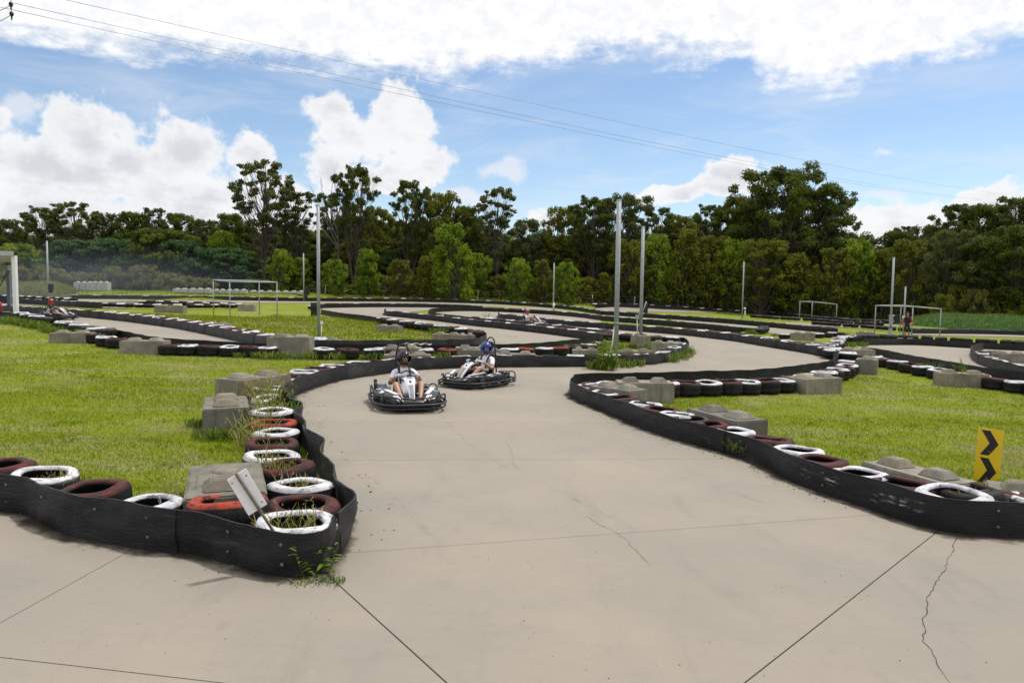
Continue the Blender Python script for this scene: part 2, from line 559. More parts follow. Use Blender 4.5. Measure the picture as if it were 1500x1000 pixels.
def mat_paint(name, col, dirty, wear=0.5):
    """Brush-painted sidewall with the rubber showing through where it has worn."""
    m, t, b = new_mat(name)
    co = obj_co(t)
    base = t.mix(t.sstep(t.noise(co, 5.0, 5.0, 0.6), 0.35, 0.75), col, dirty)
    sp = t.add('ShaderNodeSeparateXYZ'); t.l.new(t.add('ShaderNodeTexCoord').outputs['Object'], sp.inputs[0])
    ang = t.m('ARCTAN2', sp.outputs[1], sp.outputs[0]); rad = t.m('SQRT', t.m('ADD', t.m('MULTIPLY', sp.outputs[0], sp.outputs[0]), t.m('MULTIPLY', sp.outputs[1], sp.outputs[1])))
    oi = t.add('ShaderNodeObjectInfo').outputs['Random']
    brush = t.noise(t.comb(t.m('MULTIPLY', ang, 1.1), t.m('MULTIPLY', rad, 46.0), t.m('MULTIPLY', oi, 60.0)), 1.5, 5.0, 0.65)
    worn = t.sstep(t.m('ADD', t.m('MULTIPLY', t.noise(co, 10.0, 10.0, 0.80, 0.8), .55), t.m('MULTIPLY', brush, .45)), wear, wear + 0.09)
    geo = t.add('ShaderNodeSeparateXYZ'); t.l.new(t.add('ShaderNodeTexCoord').outputs['Object'], geo.inputs[0])
    low = t.sstep(t.m('ADD', geo.outputs[2], t.m('MULTIPLY', t.noise(co, 14.0, 5.0, 0.7), 0.045)), 0.283, 0.262)
    worn = t.m('MAXIMUM', worn, low)
    base = t.mix(t.m('MULTIPLY', worn, 0.93), base, (0.018, 0.017, 0.017))
    t.l.new(base, b.inputs['Base Color'])
    t.l.new(t.m('MULTIPLY_ADD', worn, 0.1, 0.6), b.inputs['Roughness'])
    b.inputs['Specular IOR Level'].default_value = 0.2
    bump(t, b, t.noise(co, 30.0, 5.0), 0.35, 0.004)
    return m

def mat_block(name='block_concrete', warm=1.0):
    m, t, b = new_mat(name)
    co = obj_co(t)
    base = t.mix(t.sstep(t.noise(co, 3.0, 6.0, 0.65), 0.3, 0.7), (0.160, 0.150, 0.130), (0.262, 0.245, 0.208))
    run = t.sstep(t.noise(t.vm('MULTIPLY', co, (9.0, 9.0, 0.9)), 1.0, 6.0, 0.65), 0.50, 0.72)
    base = t.mix(t.m('MULTIPLY', run, 0.65), base, (0.10, 0.095, 0.08))
    moss = t.sstep(t.noise(co, 6.5, 6.0, 0.7), 0.60, 0.74)
    base = t.mix(t.m('MULTIPLY', moss, 0.6), base, (0.075, 0.075, 0.06))
    fine = t.noise(co, 90.0, 4.0, 0.7)
    base = t.mix(t.sstep(fine, 0.4, 0.75, 0.0, 0.45), base, (0.09, 0.085, 0.075))
    oi = t.add('ShaderNodeObjectInfo').outputs['Random']
    base = t.vm('SCALE', t.mix(t.m('FRACT', t.m('MULTIPLY', oi, 7.3)), base, t.vm('MULTIPLY', base, (1.08, 1.0, .88))), scale=t.m('MULTIPLY_ADD', oi, .55, .82))
    t.l.new(base, b.inputs['Base Color'])
    b.inputs['Roughness'].default_value = 0.92
    b.inputs['Specular IOR Level'].default_value = 0.2
    bump(t, b, t.m('ADD', fine, t.noise(co, 16.0, 5.0, 0.7)), 0.7, 0.012)
    return m

def mat_alpha(name, col, scale, lo, hi, amount, stretch=(1, 1, 1), attr=None, mask=None):
    """A thin deposit: noise decides where it lies; attr (0..1 across the strip) thins it to its edge."""
    m, t, b = new_mat(name)
    co = obj_co(t, False)
    n = t.noise(t.vm('MULTIPLY', co, stretch), scale, 7.0, 0.68)
    if attr:
        a = t.add('ShaderNodeAttribute', attribute_name=attr).outputs['Fac']
        n = t.m('ADD', n, t.m('MULTIPLY', t.m('SUBTRACT', a, 0.5), 0.75))
    f = t.m('MULTIPLY', t.sstep(n, lo, hi), amount)
    if mask:
        f = t.m('MULTIPLY', f, t.sstep(t.add('ShaderNodeAttribute', attribute_name=mask).outputs['Fac'], .05, .75))
    t.set(b.inputs['Base Color'], col)
    b.inputs['Roughness'].default_value = 0.95
    b.inputs['Specular IOR Level'].default_value = 0.1
    tr = t.add('ShaderNodeBsdfTransparent')
    mx = t.add('ShaderNodeMixShader'); t.l.new(f, mx.inputs[0])
    t.l.new(tr.outputs[0], mx.inputs[1]); t.l.new(b.outputs[0], mx.inputs[2])
    t.l.new(mx.outputs[0], t.n['Material Output'].inputs[0])
    return m

M_TRACK = mat_concrete_track()
M_LAWN = mat_grass_ground()
M_BELT = mat_belt()
M_BELT_FRONT = mat_belt('scuffed_conveyor_rubber', 1.35, .30)
M_BELT_GREY = mat_belt('worn_conveyor_rubber', 2.1, .4)
M_RUB = mat_rubber()
M_WHITE = mat_paint('tyre_white_paint', (0.66, 0.66, 0.69), (0.33, 0.33, 0.36), 0.515)
M_RED = mat_paint('tyre_dull_red_paint', (0.110, 0.018, 0.015), (0.040, 0.014, 0.014), 0.46)
M_ORANGE = mat_paint('tyre_orange_red_paint', (0.34, 0.045, 0.02), (0.13, 0.026, 0.018), 0.495)
M_GREYP = mat_paint('tyre_faded_paint', (0.09, 0.08, 0.075), (0.04, 0.038, 0.038), 0.46)
M_BLOCK = mat_block()
M_SOIL = simple('soil', (0.045, 0.034, 0.022), 0.95, 0.5, 14.0, bmp=0.8)
M_DARK = simple('joint_filler', (0.022, 0.020, 0.018), 0.9, 0.4, 20.0)
M_GALV = simple('galvanised_steel', (0.30, 0.32, 0.35), 0.5, 0.12, 9.0, metal=0.1)
M_STEEL = simple('grey_steel', (0.26, 0.27, 0.28), 0.4, 0.2, 14.0, metal=0.8)
M_BLK = simple('black_plastic', (0.012, 0.012, 0.014), 0.34, 0.25, 10.0)
M_BLKM = simple('black_matt', (0.014, 0.014, 0.015), 0.7, 0.3, 10.0)
M_WHT = simple('white_plastic', (0.74, 0.74, 0.76), 0.32, 0.05, 8.0)
M_WOOD = simple('grey_wood', (0.17, 0.135, 0.10), 0.8, 0.3, 18.0, bmp=0.4)
M_BOLT = simple('rusty_bolt', (0.16, 0.10, 0.075), 0.5, 0.4, 30.0, metal=0.6)
M_YEL = simple('sign_yellow', (0.70, 0.47, 0.012), 0.42, 0.07, 5.0)
M_SIGNW = simple('sign_white', (0.80, 0.80, 0.82), 0.5, 0.06, 6.0)
M_INK = simple('sign_black', (0.010, 0.010, 0.010), 0.5, 0.2, 6.0)
M_REDP = simple('red_enamel', (0.38, 0.02, 0.03), 0.35, 0.12, 8.0)
M_SKIN = simple('skin', (0.40, 0.225, 0.15), 0.5, 0.10, 8.0)
M_SHIRT = simple('white_cotton', (0.76, 0.75, 0.79), 0.85, 0.05, 9.0, bmp=0.2)
# ------------------------------------------------------------------ ground
def ground_sheet():
    xs = [-3000, -400, -160, -90, -60, -40, -25, -12, 0, 12, 26, 40, 60, 100, 200, 500, 3000]
    ys = [-400, -60, -10, 5, 15, 25, 35, 45, 60, 84, 95, 140, 260, 700, 3000]
    mb = MB()
    nx = len(xs)
    mb.add([(x, y, gz(x, y) - 0.03) for y in ys for x in xs],
           [(j * nx + i, j * nx + i + 1, (j + 1) * nx + i + 1, (j + 1) * nx + i) for j in range(len(ys) - 1) for i in range(nx - 1)])
    return tag(mb.build('ground', M_LAWN), kind='structure')
ground_sheet()

def poly_bm(pts):
    bm = bmesh.new()
    vs = [bm.verts.new((p.x, p.y, 0)) for p in pts]
    for t in tessellate_polygon([[Vector((p.x, p.y, 0)) for p in pts]]):
        try: bm.faces.new([vs[i] for i in t])
        except ValueError: pass
    return bm

def cut_keep(bm, p, q, side, inset=0.0):
    """Keep the part of a flat mesh on one side (+1: left of p->q) of a line, set back by inset."""
    d = (q - p); d.z = 0; d.normalize()
    nrm = Vector((-d.y, d.x, 0)) * side
    co = Vector((p.x, p.y, 0)) + nrm * inset
    g = bm.verts[:] + bm.edges[:] + bm.faces[:]
    bmesh.ops.bisect_plane(bm, geom=g, dist=1e-5, plane_co=co, plane_no=nrm, clear_inner=True)

def finish_flat(bm, name, mat, dz, parent=None, thick=0.0):
    for k in KX:
        bmesh.ops.bisect_plane(bm, geom=bm.verts[:] + bm.edges[:] + bm.faces[:], dist=1e-5, plane_co=(k, 0, 0), plane_no=(1, 0, 0))
    for k in KY:
        bmesh.ops.bisect_plane(bm, geom=bm.verts[:] + bm.edges[:] + bm.faces[:], dist=1e-5, plane_co=(0, k, 0), plane_no=(0, 1, 0))
    bmesh.ops.dissolve_degenerate(bm, dist=1e-4, edges=bm.edges[:])
    for v in bm.verts:
        v.co.z = gz(v.co.x, v.co.y) + dz
    bmesh.ops.recalc_face_normals(bm, faces=bm.faces[:])
    if bm.faces and sum(f.normal.z for f in bm.faces) < 0:
        bmesh.ops.reverse_faces(bm, faces=bm.faces[:])
    if thick:
        r = bmesh.ops.extrude_face_region(bm, geom=bm.faces[:])
        for v in [e for e in r['geom'] if isinstance(e, bmesh.types.BMVert)]:
            v.co.z += thick
        bmesh.ops.recalc_face_normals(bm, faces=bm.faces[:])
    me = bpy.data.meshes.new(name)
    bm.to_mesh(me); bm.free()
    me.materials.append(mat)
    return link(name, me, parent)

def W2(pts, z=0.0):
    return [at(px, py, z) for px, py in pts]

# --- lines of the layout, in photograph pixels on the ground
FRONT_BELT = [(-420, 690), (-250, 712), (-120, 730), (0, 748), (45, 756), (75, 774), (120, 790), (200, 802), (290, 814), (345, 829), (400, 842), (445, 844),
              (478, 834), (497, 814)]
SIDE_BELT = [(497, 814), (508, 790), (512, 771), (506, 750), (484, 722), (477, 707), (472, 694), (461, 680), (454, 669), (452, 658), (441, 648),
             (438, 639), (436, 628), (433, 618), (424, 606), (416, 598), (419, 590)]
BEND_BELT = [(419, 590), (430, 581), (445, 573.5), (470, 565), (500, 557), (560, 548), (600, 543), (660, 539.5), (740, 538), (800, 537.5), (880, 537),
             (925, 535.5), (960, 533), (985, 528), (1000, 521.5), (1007, 515), (1008, 510), (1002, 504.5)]
CAP_BACK = [(1002, 504.5), (988, 504.5), (960, 503.5), (930, 501), (905, 497)]
D_BACK = [(905, 497), (880, 493.5), (840, 488.5), (800, 484), (740, 476.5), (690, 471.5), (650, 466.5), (628, 462.5)]
E_LEFT = [(628, 462.5), (629, 460), (640, 457.2), (680, 455.6), (735, 457)]
M_BELT_L = [(735, 457), (800, 460.5), (850, 465), (880, 469), (940, 474), (1000, 479), (1040, 483), (1085, 487.5), (1118, 489.5), (1128, 487), (1124, 484)]
G_BELT = [(731, 462.5), (731.5, 466), (760, 469.5), (800, 474.5), (850, 479), (880, 481), (940, 486), (1000, 491), (1040, 495.5), (1080, 500.5), (1130, 509),
          (1165, 514.5), (1190, 519), (1215, 525), (1228, 531)]
R3_BELT = [(1228, 531), (1222, 539), (1205, 545), (1180, 550), (1150, 554.5), (1110, 558), (1067, 561), (1005, 564), (950, 565.5), (900, 566), (860, 566.5),
           (842, 569), (836, 575)]
RIGHT_BELT = [(836, 575), (838, 582), (854, 591), (888, 604), (933, 623.6), (979, 640.6), (1024, 653), (1069, 666), (1115, 681), (1153, 702.7), (1207, 722.7),
              (1260, 741), (1300, 755), (1340, 768), (1380, 777.5), (1420, 784), (1460, 787), (1500, 788.5), (1600, 788), (1800, 778)]
R2_BELT = [(-40, 463), (40, 468.5), (80, 477), (130, 489), (180, 498), (250, 510), (330, 515), (400, 517.5), (500, 518.5), (600, 518.5), (680, 518), (740, 517),
           (800, 512.5), (845, 508), (872, 504.5)]
D_FRONT = [(565.5, 457.5), (565, 462), (600, 466), (650, 471.5), (700, 478), (740, 482), (800, 489), (840, 494.5), (884, 500.8)]
C_BELT = [(-60, 450), (0, 455.5), (100, 462.5), (180, 470.5), (260, 481.5), (330, 496), (370, 505), (400, 511), (460, 513.5), (540, 514), (620, 512.5), (680, 510.5),
          (700, 508.5), (711, 503.5), (712, 498)]
C_BACK = [(712, 498), (705, 495.5), (690, 492.5), (650, 487), (600, 480), (560, 473), (520, 467.5), (490, 463.5), (470, 459.5)]
B_ROW = [(463, 454), (475, 451.2), (520, 450.3), (560, 450), (620, 450.3), (660, 451.2), (700, 453.2)]
A_ROW = [(105, 437.2), (200, 438), (300, 438.8), (400, 440.5), (480, 441), (560, 441.4), (640, 442), (700, 444.2), (740, 445.8), (800, 450), (840, 454), (880, 460.5),
         (940, 464.5), (1000, 468.5), (1060, 473), (1110, 477.5), (1150, 481.5), (1200, 486.5), (1226, 488.5)]

# main piece of the track, then the other lanes
TRACK_MAIN = ([(-420, 690)] + FRONT_BELT[1:] + SIDE_BELT[1:] + BEND_BELT[1:] + CAP_BACK[1:] + D_BACK[1:] + E_LEFT[1:]
              + [(800, 460.5), (850, 465), (880, 469), (880, 473)] + [(800, 468), (745, 462)] + G_BELT + R3_BELT[1:] + RIGHT_BELT[1:])
pts = W2(TRACK_MAIN)
pts += [Vector((24, 3, 0)), Vector((24, -14, 0)), Vector((-24, -14, 0)), Vector((-24, 3, 0))]
track = finish_flat(poly_bm(pts), 'concrete_track', M_DARK, -0.018)
tag(track, kind='structure')

J1 = W2([(500, 810), (1290, 753)]); J2 = W2([(497, 857), (655, 1000)]); J3 = W2([(1372, 779), (1090, 1000)])
J4 = W2([(200, 801), (0, 912)]); J5 = W2([(0, 962), (330, 1000)]); J6 = W2([(490, 674), (1000, 672)]); J7 = W2([(440, 617), (930, 619)])
J8 = W2([(600, 549), (1150, 549)])
def sideof(l, ref):
    p, q = l
    return 1 if (q.x - p.x) * (ref.y - p.y) - (q.y - p.y) * (ref.x - p.x) > 0 else -1
def slab(cond):
    bm = poly_bm(pts)
    for l, ref, w_ in cond:
        cut_keep(bm, l[0].copy(), l[1].copy(), sideof(l, at(*ref)), w_)
    if not bm.faces:
        bm.free(); return
    finish_flat(bm, 'concrete_slab', M_TRACK, -0.016, track, 0.016)
LFT, RGT = (100, 870), (800, 900)
slab([(J2, LFT, .0055), (J4, (0, 820), .004)])
slab([(J2, LFT, .0055), (J4, (300, 900), .004), (J5, (300, 900), .004)])
slab([(J2, LFT, .0055), (J4, (300, 900), .004), (J5, (50, 1000), .004)])
slab([(J2, RGT, .0055), (J1, (800, 900), .003), (J3, (800, 900), .005)])
slab([(J2, RGT, .0055), (J1, (800, 900), .003), (J3, (1400, 950), .005)])
slab([(J2, RGT, .0055), (J1, (800, 700), .003), (J6, (800, 700), .003)])
slab([(J2, RGT, .0055), (J6, (800, 650), .003), (J7, (800, 650), .003)])
slab([(J2, RGT, .0055), (J7, (800, 580), .003), (J8, (800, 580), .004)])
slab([(J2, RGT, .0055), (J8, (800, 520), .004)])

LANES = {
    'second': R2_BELT + D_FRONT[::-1] + [(600, 457), (640, 453), (660, 451.2)] + B_ROW[::-1][2:] + C_BACK[::-1] + C_BELT[::-1][1:],
    'far': [(60, 437.5), (200, 439), (300, 440), (400, 441.2), (560, 442), (640, 442.6), (700, 445), (740, 446.6), (800, 451), (880, 461.2), (940, 465.2), (1000, 469),
            (1060, 473.6), (1110, 478), (1150, 482), (1215, 488), (1240, 494), (1128, 488.5), (1120, 483), (1080, 479.5), (1000, 472), (940, 467.5), (880, 464.5), (800, 455), (740, 450), (700, 448), (560, 444.2),
            (400, 443.6), (200, 444.5), (60, 441)],
    'left': [(0, 446), (60, 447), (110, 450), (180, 452), (205, 444), (205, 440), (180, 441), (100, 443), (0, 443)],
    'pad': [(872, 451.5), (900, 449.5), (960, 452), (1000, 453.5), (1050, 457), (1050, 458.5), (985, 457), (872, 455.5)],
    'right': [(1262, 516), (1256, 508), (1275, 505.5), (1340, 505.5), (1440, 511.2), (1500, 514), (1620, 520), (1620, 590), (1500, 569), (1440, 558), (1360, 541), (1300, 527)],
    'right_far': [(1330, 488), (1440, 489.3), (1500, 490.5), (1620, 493), (1620, 497), (1500, 494), (1440, 492.5), (1330, 490)],
    'right_mid': [(1150, 472), (1190, 473.5), (1260, 478), (1260, 480), (1195, 477.5), (1150, 475)],
    'right_back': [(1240, 472.5), (1290, 474), (1320, 476.5), (1320, 478), (1240, 474.5)],
    'left_pad': [(-80, 466), (0, 470), (22, 467), (15, 457), (-80, 455)],
}
for k, v in LANES.items():
    o = finish_flat(poly_bm(W2(v)), 'concrete_pad' if 'pad' in k else 'track_lane', M_TRACK, 0.0 if k != 'left_pad' else 0.03)
    tag(o, kind='structure')

# --- cracks: dark irregular slivers just above the slab
def crack(px, wd, seed):
    rr = random.Random(seed)
    P = catmull(W2(px), 0.05)
    mb = MB(); vs = []
    off = 0.0
    for i, p in enumerate(P):
        t = (P[min(i + 1, len(P) - 1)] - P[max(i - 1, 0)]).normalized()
        n = Vector((-t.y, t.x, 0))
        off = off * 0.82 + rr.gauss(0, 0.008)
        wv = wd * rr.uniform(0.25, 1.0) * min(1, i / 4 + .2, (len(P) - 1 - i) / 4 + .2)
        c = p + n * off
        vs += [c + n * wv + Vector((0, 0, .003)), c - n * wv + Vector((0, 0, .003))]
    mb.add(vs, [(2 * i, 2 * i + 1, 2 * i + 3, 2 * i + 2) for i in range(len(P) - 1)])
    mb.build('crack', M_DARK, track)
crack([(1402, 783), (1394, 800), (1385, 818), (1378, 842), (1362, 866), (1356, 882), (1357, 915), (1356, 940), (1372, 965), (1392, 1002)], .0034, 1)
crack([(850, 752), (880, 768), (905, 781), (922, 794), (937, 809), (957, 829)], .0022, 2)
crack([(738, 645), (752, 662), (754, 680), (770, 692)], .0014, 3)
crack([(1393, 800), (1420, 806), (1442, 816)], .002, 5)

BELTS = []
# --- belts: old conveyor rubber stood on edge and bolted to the tyres
def belt(name, px, h, side, label, bolts=None, seed=0, wob=0.012, step=0.12, mt=None, crease=0.006):
    """px: ground line of the track face; side +1 when the tyres stand left of the direction of travel."""
    P = catmull(W2(px), step)
    rr = random.Random(seed)
    mb = MB(); vs = []; N = len(P)
    ph = rr.uniform(0, 9)
    L = 0.0
    frames = []
    BELTS.append((P, side))
    for i, p in enumerate(P):
        t = (P[min(i + 1, N - 1)] - P[max(i - 1, 0)]); t.z = 0; t.normalize()
        n = Vector((-t.y, t.x, 0)) * side
        if i: L += (P[i] - P[i - 1]).length
        wv = wob * (math.sin(L * 5.1 + ph) + 0.7 * math.sin(L * 2.3 + 2 * ph))
        hh = h * (1 + 0.035 * math.sin(L * 1.3 + ph) + 0.02 * math.sin(L * 6.0))
        frames.append((p, t, n, hh, wv))
        zs = (0.0, .16, .33, .5, .66, .83, 1.0)
        row = []
        for z in zs:
            bulge = wv * (0.3 + z) - 0.018 * math.sin(PI * z) * (0.6 + 0.4 * math.sin(L * 3.7)) + crease * (mnoise.noise(Vector((L * 2.6, z * 2.2, seed))) + .6 * mnoise.noise(Vector((L * 7.0, z * 3.0, seed + 5.0))))
            row.append(p + n * bulge + Vector((0, 0, z * hh - .004)))
        for z in zs[::-1]:
            bulge = wv * (0.3 + z) - 0.018 * math.sin(PI * z) * (0.6 + 0.4 * math.sin(L * 3.7)) + crease * (mnoise.noise(Vector((L * 2.6, z * 2.2, seed))) + .6 * mnoise.noise(Vector((L * 7.0, z * 3.0, seed + 5.0))))
            row.append(p + n * (bulge + 0.013) + Vector((0, 0, z * hh - .004)))
        vs += row
    K = 14
    fs = [(i * K + k, i * K + (k + 1) % K, (i + 1) * K + (k + 1) % K, (i + 1) * K + k) for i in range(N - 1) for k in range(K)]
    fs += [tuple(range(K)), tuple((N - 1) * K + k for k in range(K))[::-1]]
    mb.add(vs, fs, 0, True)
    o = mb.build(name, mt or M_BELT)
    tag(o, label, 'track barrier', 'rubber belts edging the track')
    md = o.modifiers.new('edge', 'EDGE_SPLIT'); md.split_angle = R(50)
    # overlaps where one length of belting ends and the next begins
    nj = 5.5
    d = 0.0
    for i in range(2, N - 2):
        d += (P[i] - P[i - 1]).length
        if d > nj:
            nj += rr.uniform(5.0, 8.0)
            if P[i].length > 45: continue
            jb = MB(); vs = []
            i2 = i
            while (P[i2] - P[i]).length < .13 and i2 < N - 1: i2 += 1
            b0 = i * 14; b1 = i2 * 14
            ring = []
            for q in (i, i2):
                n = frames[q][2]
                for z in range(7):
                    c = Vector(mb.v[q * 14 + z]); ring.append(c - n * .012 + Vector((0, 0, .004 if z == 6 else 0)))
            for q in (i, i2):
                n = frames[q][2]
                for z in range(7):
                    c = Vector(mb.v[q * 14 + z]); ring.append(c + n * .002 + Vector((0, 0, .004 if z == 6 else 0)))
            F_ = [(z, z + 1, z + 8, z + 7) for z in range(6)] + [(14 + z + 7, 14 + z + 8, 14 + z + 1, 14 + z) for z in range(6)]
            F_ += [(z, 14 + z, 14 + z + 1, z + 1) for z in range(6)] + [(7 + z, 7 + z + 1, 21 + z + 1, 21 + z) for z in range(6)] + [(6, 13, 27, 20), (0, 14, 21, 7)]
            jb.add(ring, F_); jb.build('belt_joint', M_BELT, o)
    if bolts:
        bl = MB(); bl.lathe([(.001, .009), (.006, .008), (.008, .004), (.014, .003), (.015, 0)], 8, 0, axis='Y')
        bme = bl.mesh('bolt', M_BOLT)
        d = 0.0; nxt = 0.5
        for i in range(1, N):
            d += (P[i] - P[i - 1]).length
            if d > nxt:
                nxt += bolts * rr.uniform(.8, 1.2)
                p, t, n, hh, wv = frames[i]
                for zf in ((.74, .30) if rr.random() < .6 else (.74,)):
                    c = p + n * (wv * (.3 + zf) - .02) + Vector((0, 0, hh * zf))
                    link('bolt', bme, o, c, (0, 0, math.atan2(-n.y, -n.x) - PI / 2))
    return o
belt('rubber_barrier', FRONT_BELT, .335, +1, 'scuffed black rubber belt along the left foreground, ending at the white corner tyre', mt=M_BELT_FRONT, bolts=.62, seed=1, wob=.020, step=.06, crease=.030)
belt('rubber_barrier', SIDE_BELT, .335, +1, 'wavy black rubber belt wrapping the tyre column left of the track', bolts=.9, seed=2, wob=.040, step=.06, crease=.018, mt=M_BELT_GREY)
belt('rubber_barrier', BEND_BELT, .325, +1, 'long black rubber belt sweeping behind the two racing karts to the right hairpin', bolts=1.3, seed=3, wob=.008, crease=.010, mt=M_BELT_GREY)
belt('rubber_barrier', RIGHT_BELT, .315, +1, 'long black rubber belt running along the right side to the right foreground edge', bolts=1.9, seed=4, wob=.010, step=.09, crease=.012)
belt('rubber_barrier', R3_BELT, .33, +1, 'black rubber belt behind the row of tyres at the far side of the right lawn', seed=5)
belt('rubber_barrier', G_BELT, .36, -1 if False else +1, 'black rubber belt bending round the far right edge of the main track', seed=6, wob=.006, mt=M_BELT_GREY)
belt('rubber_barrier', R2_BELT, .31, -1, 'black rubber belt behind the tyre row at the back of the left lawn', seed=7)
belt('rubber_barrier', C_BELT, .36, +1, 'black rubber belt along the near edge of the lawn with the left frame', bolts=1.4, seed=8, wob=.007, mt=M_BELT_GREY)
belt('rubber_barrier', C_BACK, .33, +1, 'black rubber belt on the far edge of the lawn with the left frame', seed=9, step=.3)
belt('rubber_barrier', D_FRONT, .37, +1, 'black rubber belt along the thin island behind the blue-helmet kart', seed=10, step=.2, wob=.006)
belt('rubber_barrier', D_BACK, .34, -1, 'black rubber belt on the back of the thin island, near the distant red-helmet kart', seed=11, step=.3)
belt('rubber_barrier', CAP_BACK, .34, +1, 'black rubber belt closing the back of the hairpin with two tall poles', seed=12, step=.2)
belt('rubber_barrier', E_LEFT + M_BELT_L[1:8], .37, +1, 'black rubber belt on the lane just behind the distant red-helmet kart', seed=13, step=.3)
belt('rubber_barrier', B_ROW, .38, +1, 'black rubber belt round the far left hairpin in the middle distance', seed=14, step=.4)
belt('rubber_barrier', A_ROW[:12], .36, +1, 'black rubber belt along the farthest straight before the trees', seed=15, step=.6)
belt('rubber_barrier', A_ROW[11:], .36, +1, 'black rubber belt of the far straight at centre right', seed=16, step=.5)
# belts of the right-hand side
belt('rubber_barrier', [(1250, 503.5), (1262, 505.3), (1275, 505.6), (1340, 505.5), (1400, 508.8), (1440, 511.2), (1500, 514), (1600, 519)], .36, +1,
     'black rubber belt along the back of the right-hand lane', seed=31, step=.3, wob=.006)
belt('rubber_barrier', [(1440, 512.6), (1424, 516), (1423, 524), (1432, 532), (1450, 539), (1475, 546.5), (1500, 553), (1560, 566)], .36, +1,
     'black rubber belt round the small island at the right picture edge', seed=32, step=.2, wob=.006)
belt('rubber_barrier', [(1262, 517), (1300, 524), (1340, 532.5), (1375, 539.5), (1440, 551), (1500, 558.5), (1560, 566)], .30, +1,
     'black rubber belt behind the tyres in front of the right-hand lane', seed=33, step=.25, wob=.006)
belt('rubber_barrier', [(205, 446), (230, 446.6), (290, 448.6), (350, 450.5)], .40, +1, 'short black rubber belt in the left middle distance', seed=34, step=.4)
belt('rubber_barrier', [(-20, 443.5), (0, 444), (60, 446.5), (100, 449), (150, 451.5)], .42, +1, 'black rubber belt beyond the far left kart, behind the shelter posts', seed=35, step=.4)
belt('rubber_barrier', [(1334, 488.4), (1380, 488.7), (1440, 489.3), (1540, 491.5)], .30, +1, 'black rubber belt on the lane behind the right-hand frame', seed=36, step=.5)
belt('rubber_barrier', [(872, 451), (905, 449.8), (960, 452), (1000, 454)], .36, +1, 'black rubber belt behind the small concrete pad below the trees', seed=37, step=.5)

# ------------------------------------------------------------------ tyres
def tyre_mesh(name, paint, seed, n=30, lo=False):
    rr = random.Random(seed)
    sq = rr.uniform(.02, .09); ph = rr.uniform(0, PI); dent = rr.uniform(.0, .24); d0 = rr.uniform(0, 2 * PI); wz = rr.uniform(.006, .02)
    if lo:
        prof = [(.25, .0), (.325, .04), (.33, .22), (.27, .292), (.205, .262), (.205, .12)]
        mats = [0, 0, 1, 1, 0]
    else:
        prof = [(.215, .04), (.262, .0), (.305, .012), (.324, .045), (.328, .10), (.322, .112), (.322, .128), (.328, .14), (.328, .195), (.322, .245), (.306, .275),
                (.282, .288), (.238, .291), (.216, .284), (.209, .262), (.222, .235), (.27, .20), (.285, .14)]
        mats = [0] * 9 + [1, 1, 1, 1, 1] + [0, 0, 0]
    vs, fs, mi = [], [], []
    for r, z in prof:
        for k in range(n):
            a = 2 * PI * k / n
            q = 1 + sq * math.cos(2 * (a - ph))
            rad = r * q
            if r < .265 and z > .15:
                da = (a - d0 + PI) % (2 * PI) - PI
                rad *= 1 - dent * math.exp(-(da / .75) ** 2)
            vs.append((rad * math.cos(a), rad * math.sin(a), z + wz * math.sin(a + ph) * z / .29 + (.008 * math.sin(3 * a + ph) if z > .2 else 0)))
    P = len(prof)
    for i in range(P - 1):
        for k in range(n):
            fs.append((i * n + k, i * n + (k + 1) % n, (i + 1) * n + (k + 1) % n, (i + 1) * n + k)); mi.append(mats[i])
    mb = MB(); mb.v = vs; mb.f = fs; mb.mi = mi; mb.sm = [True] * len(fs)
    # earth and litter inside
    b = len(mb.v)
    m = 10
    mb.v += [(.29 * math.cos(2 * PI * k / m), .29 * math.sin(2 * PI * k / m), .07 + .02 * math.sin(k * 2.2 + seed)) for k in range(m)] + [(0, 0, .09)]
    mb.f += [(b + k, b + (k + 1) % m, b + m) for k in range(m)]; mb.mi += [2] * m; mb.sm += [True] * m
    return mb.mesh(name, [M_RUB, paint, M_SOIL])
PAINT = {'white': M_WHITE, 'red': M_RED, 'orange': M_ORANGE, 'black': M_RUB, 'faded': M_GREYP}
TM = {c: [tyre_mesh('tyre_' + c, p, 10 * i + j) for j in range(4)] for i, (c, p) in enumerate(PAINT.items())}
TML = {c: [tyre_mesh('tyre_far_' + c, p, 90 + 10 * i + j, n=14, lo=True) for j in range(2)] for i, (c, p) in enumerate(PAINT.items())}
ADJ = {'white': 'white-painted tyre', 'red': 'dull red tyre', 'orange': 'bright orange-red tyre', 'black': 'plain black tyre', 'faded': 'faded grey-brown tyre'}
ORD = ['first', 'second', 'third', 'fourth', 'fifth', 'sixth', 'seventh', 'eighth', 'ninth', 'tenth', 'eleventh', 'twelfth', 'thirteenth', 'fourteenth',
       'fifteenth', 'sixteenth', 'seventeenth', 'eighteenth', 'nineteenth', 'twentieth']
N_TYRES = 0
TR = random.Random(21)
def tyre(col, p, label, group, s=1.0, tilt=(0, 0), lift=0.0, lo=False, squash=1.0, rz=None):
    global N_TYRES
    N_TYRES += 1
    me = TR.choice((TML if lo else TM)[col])
    o = link('tyre', me, None, (p.x, p.y, p.z - .005 + lift), (tilt[0], tilt[1], TR.uniform(0, 2 * PI) if rz is None else rz), (s, s * squash, s * TR.uniform(.96, 1.04)))
    return tag(o, label, 'tyre', group)

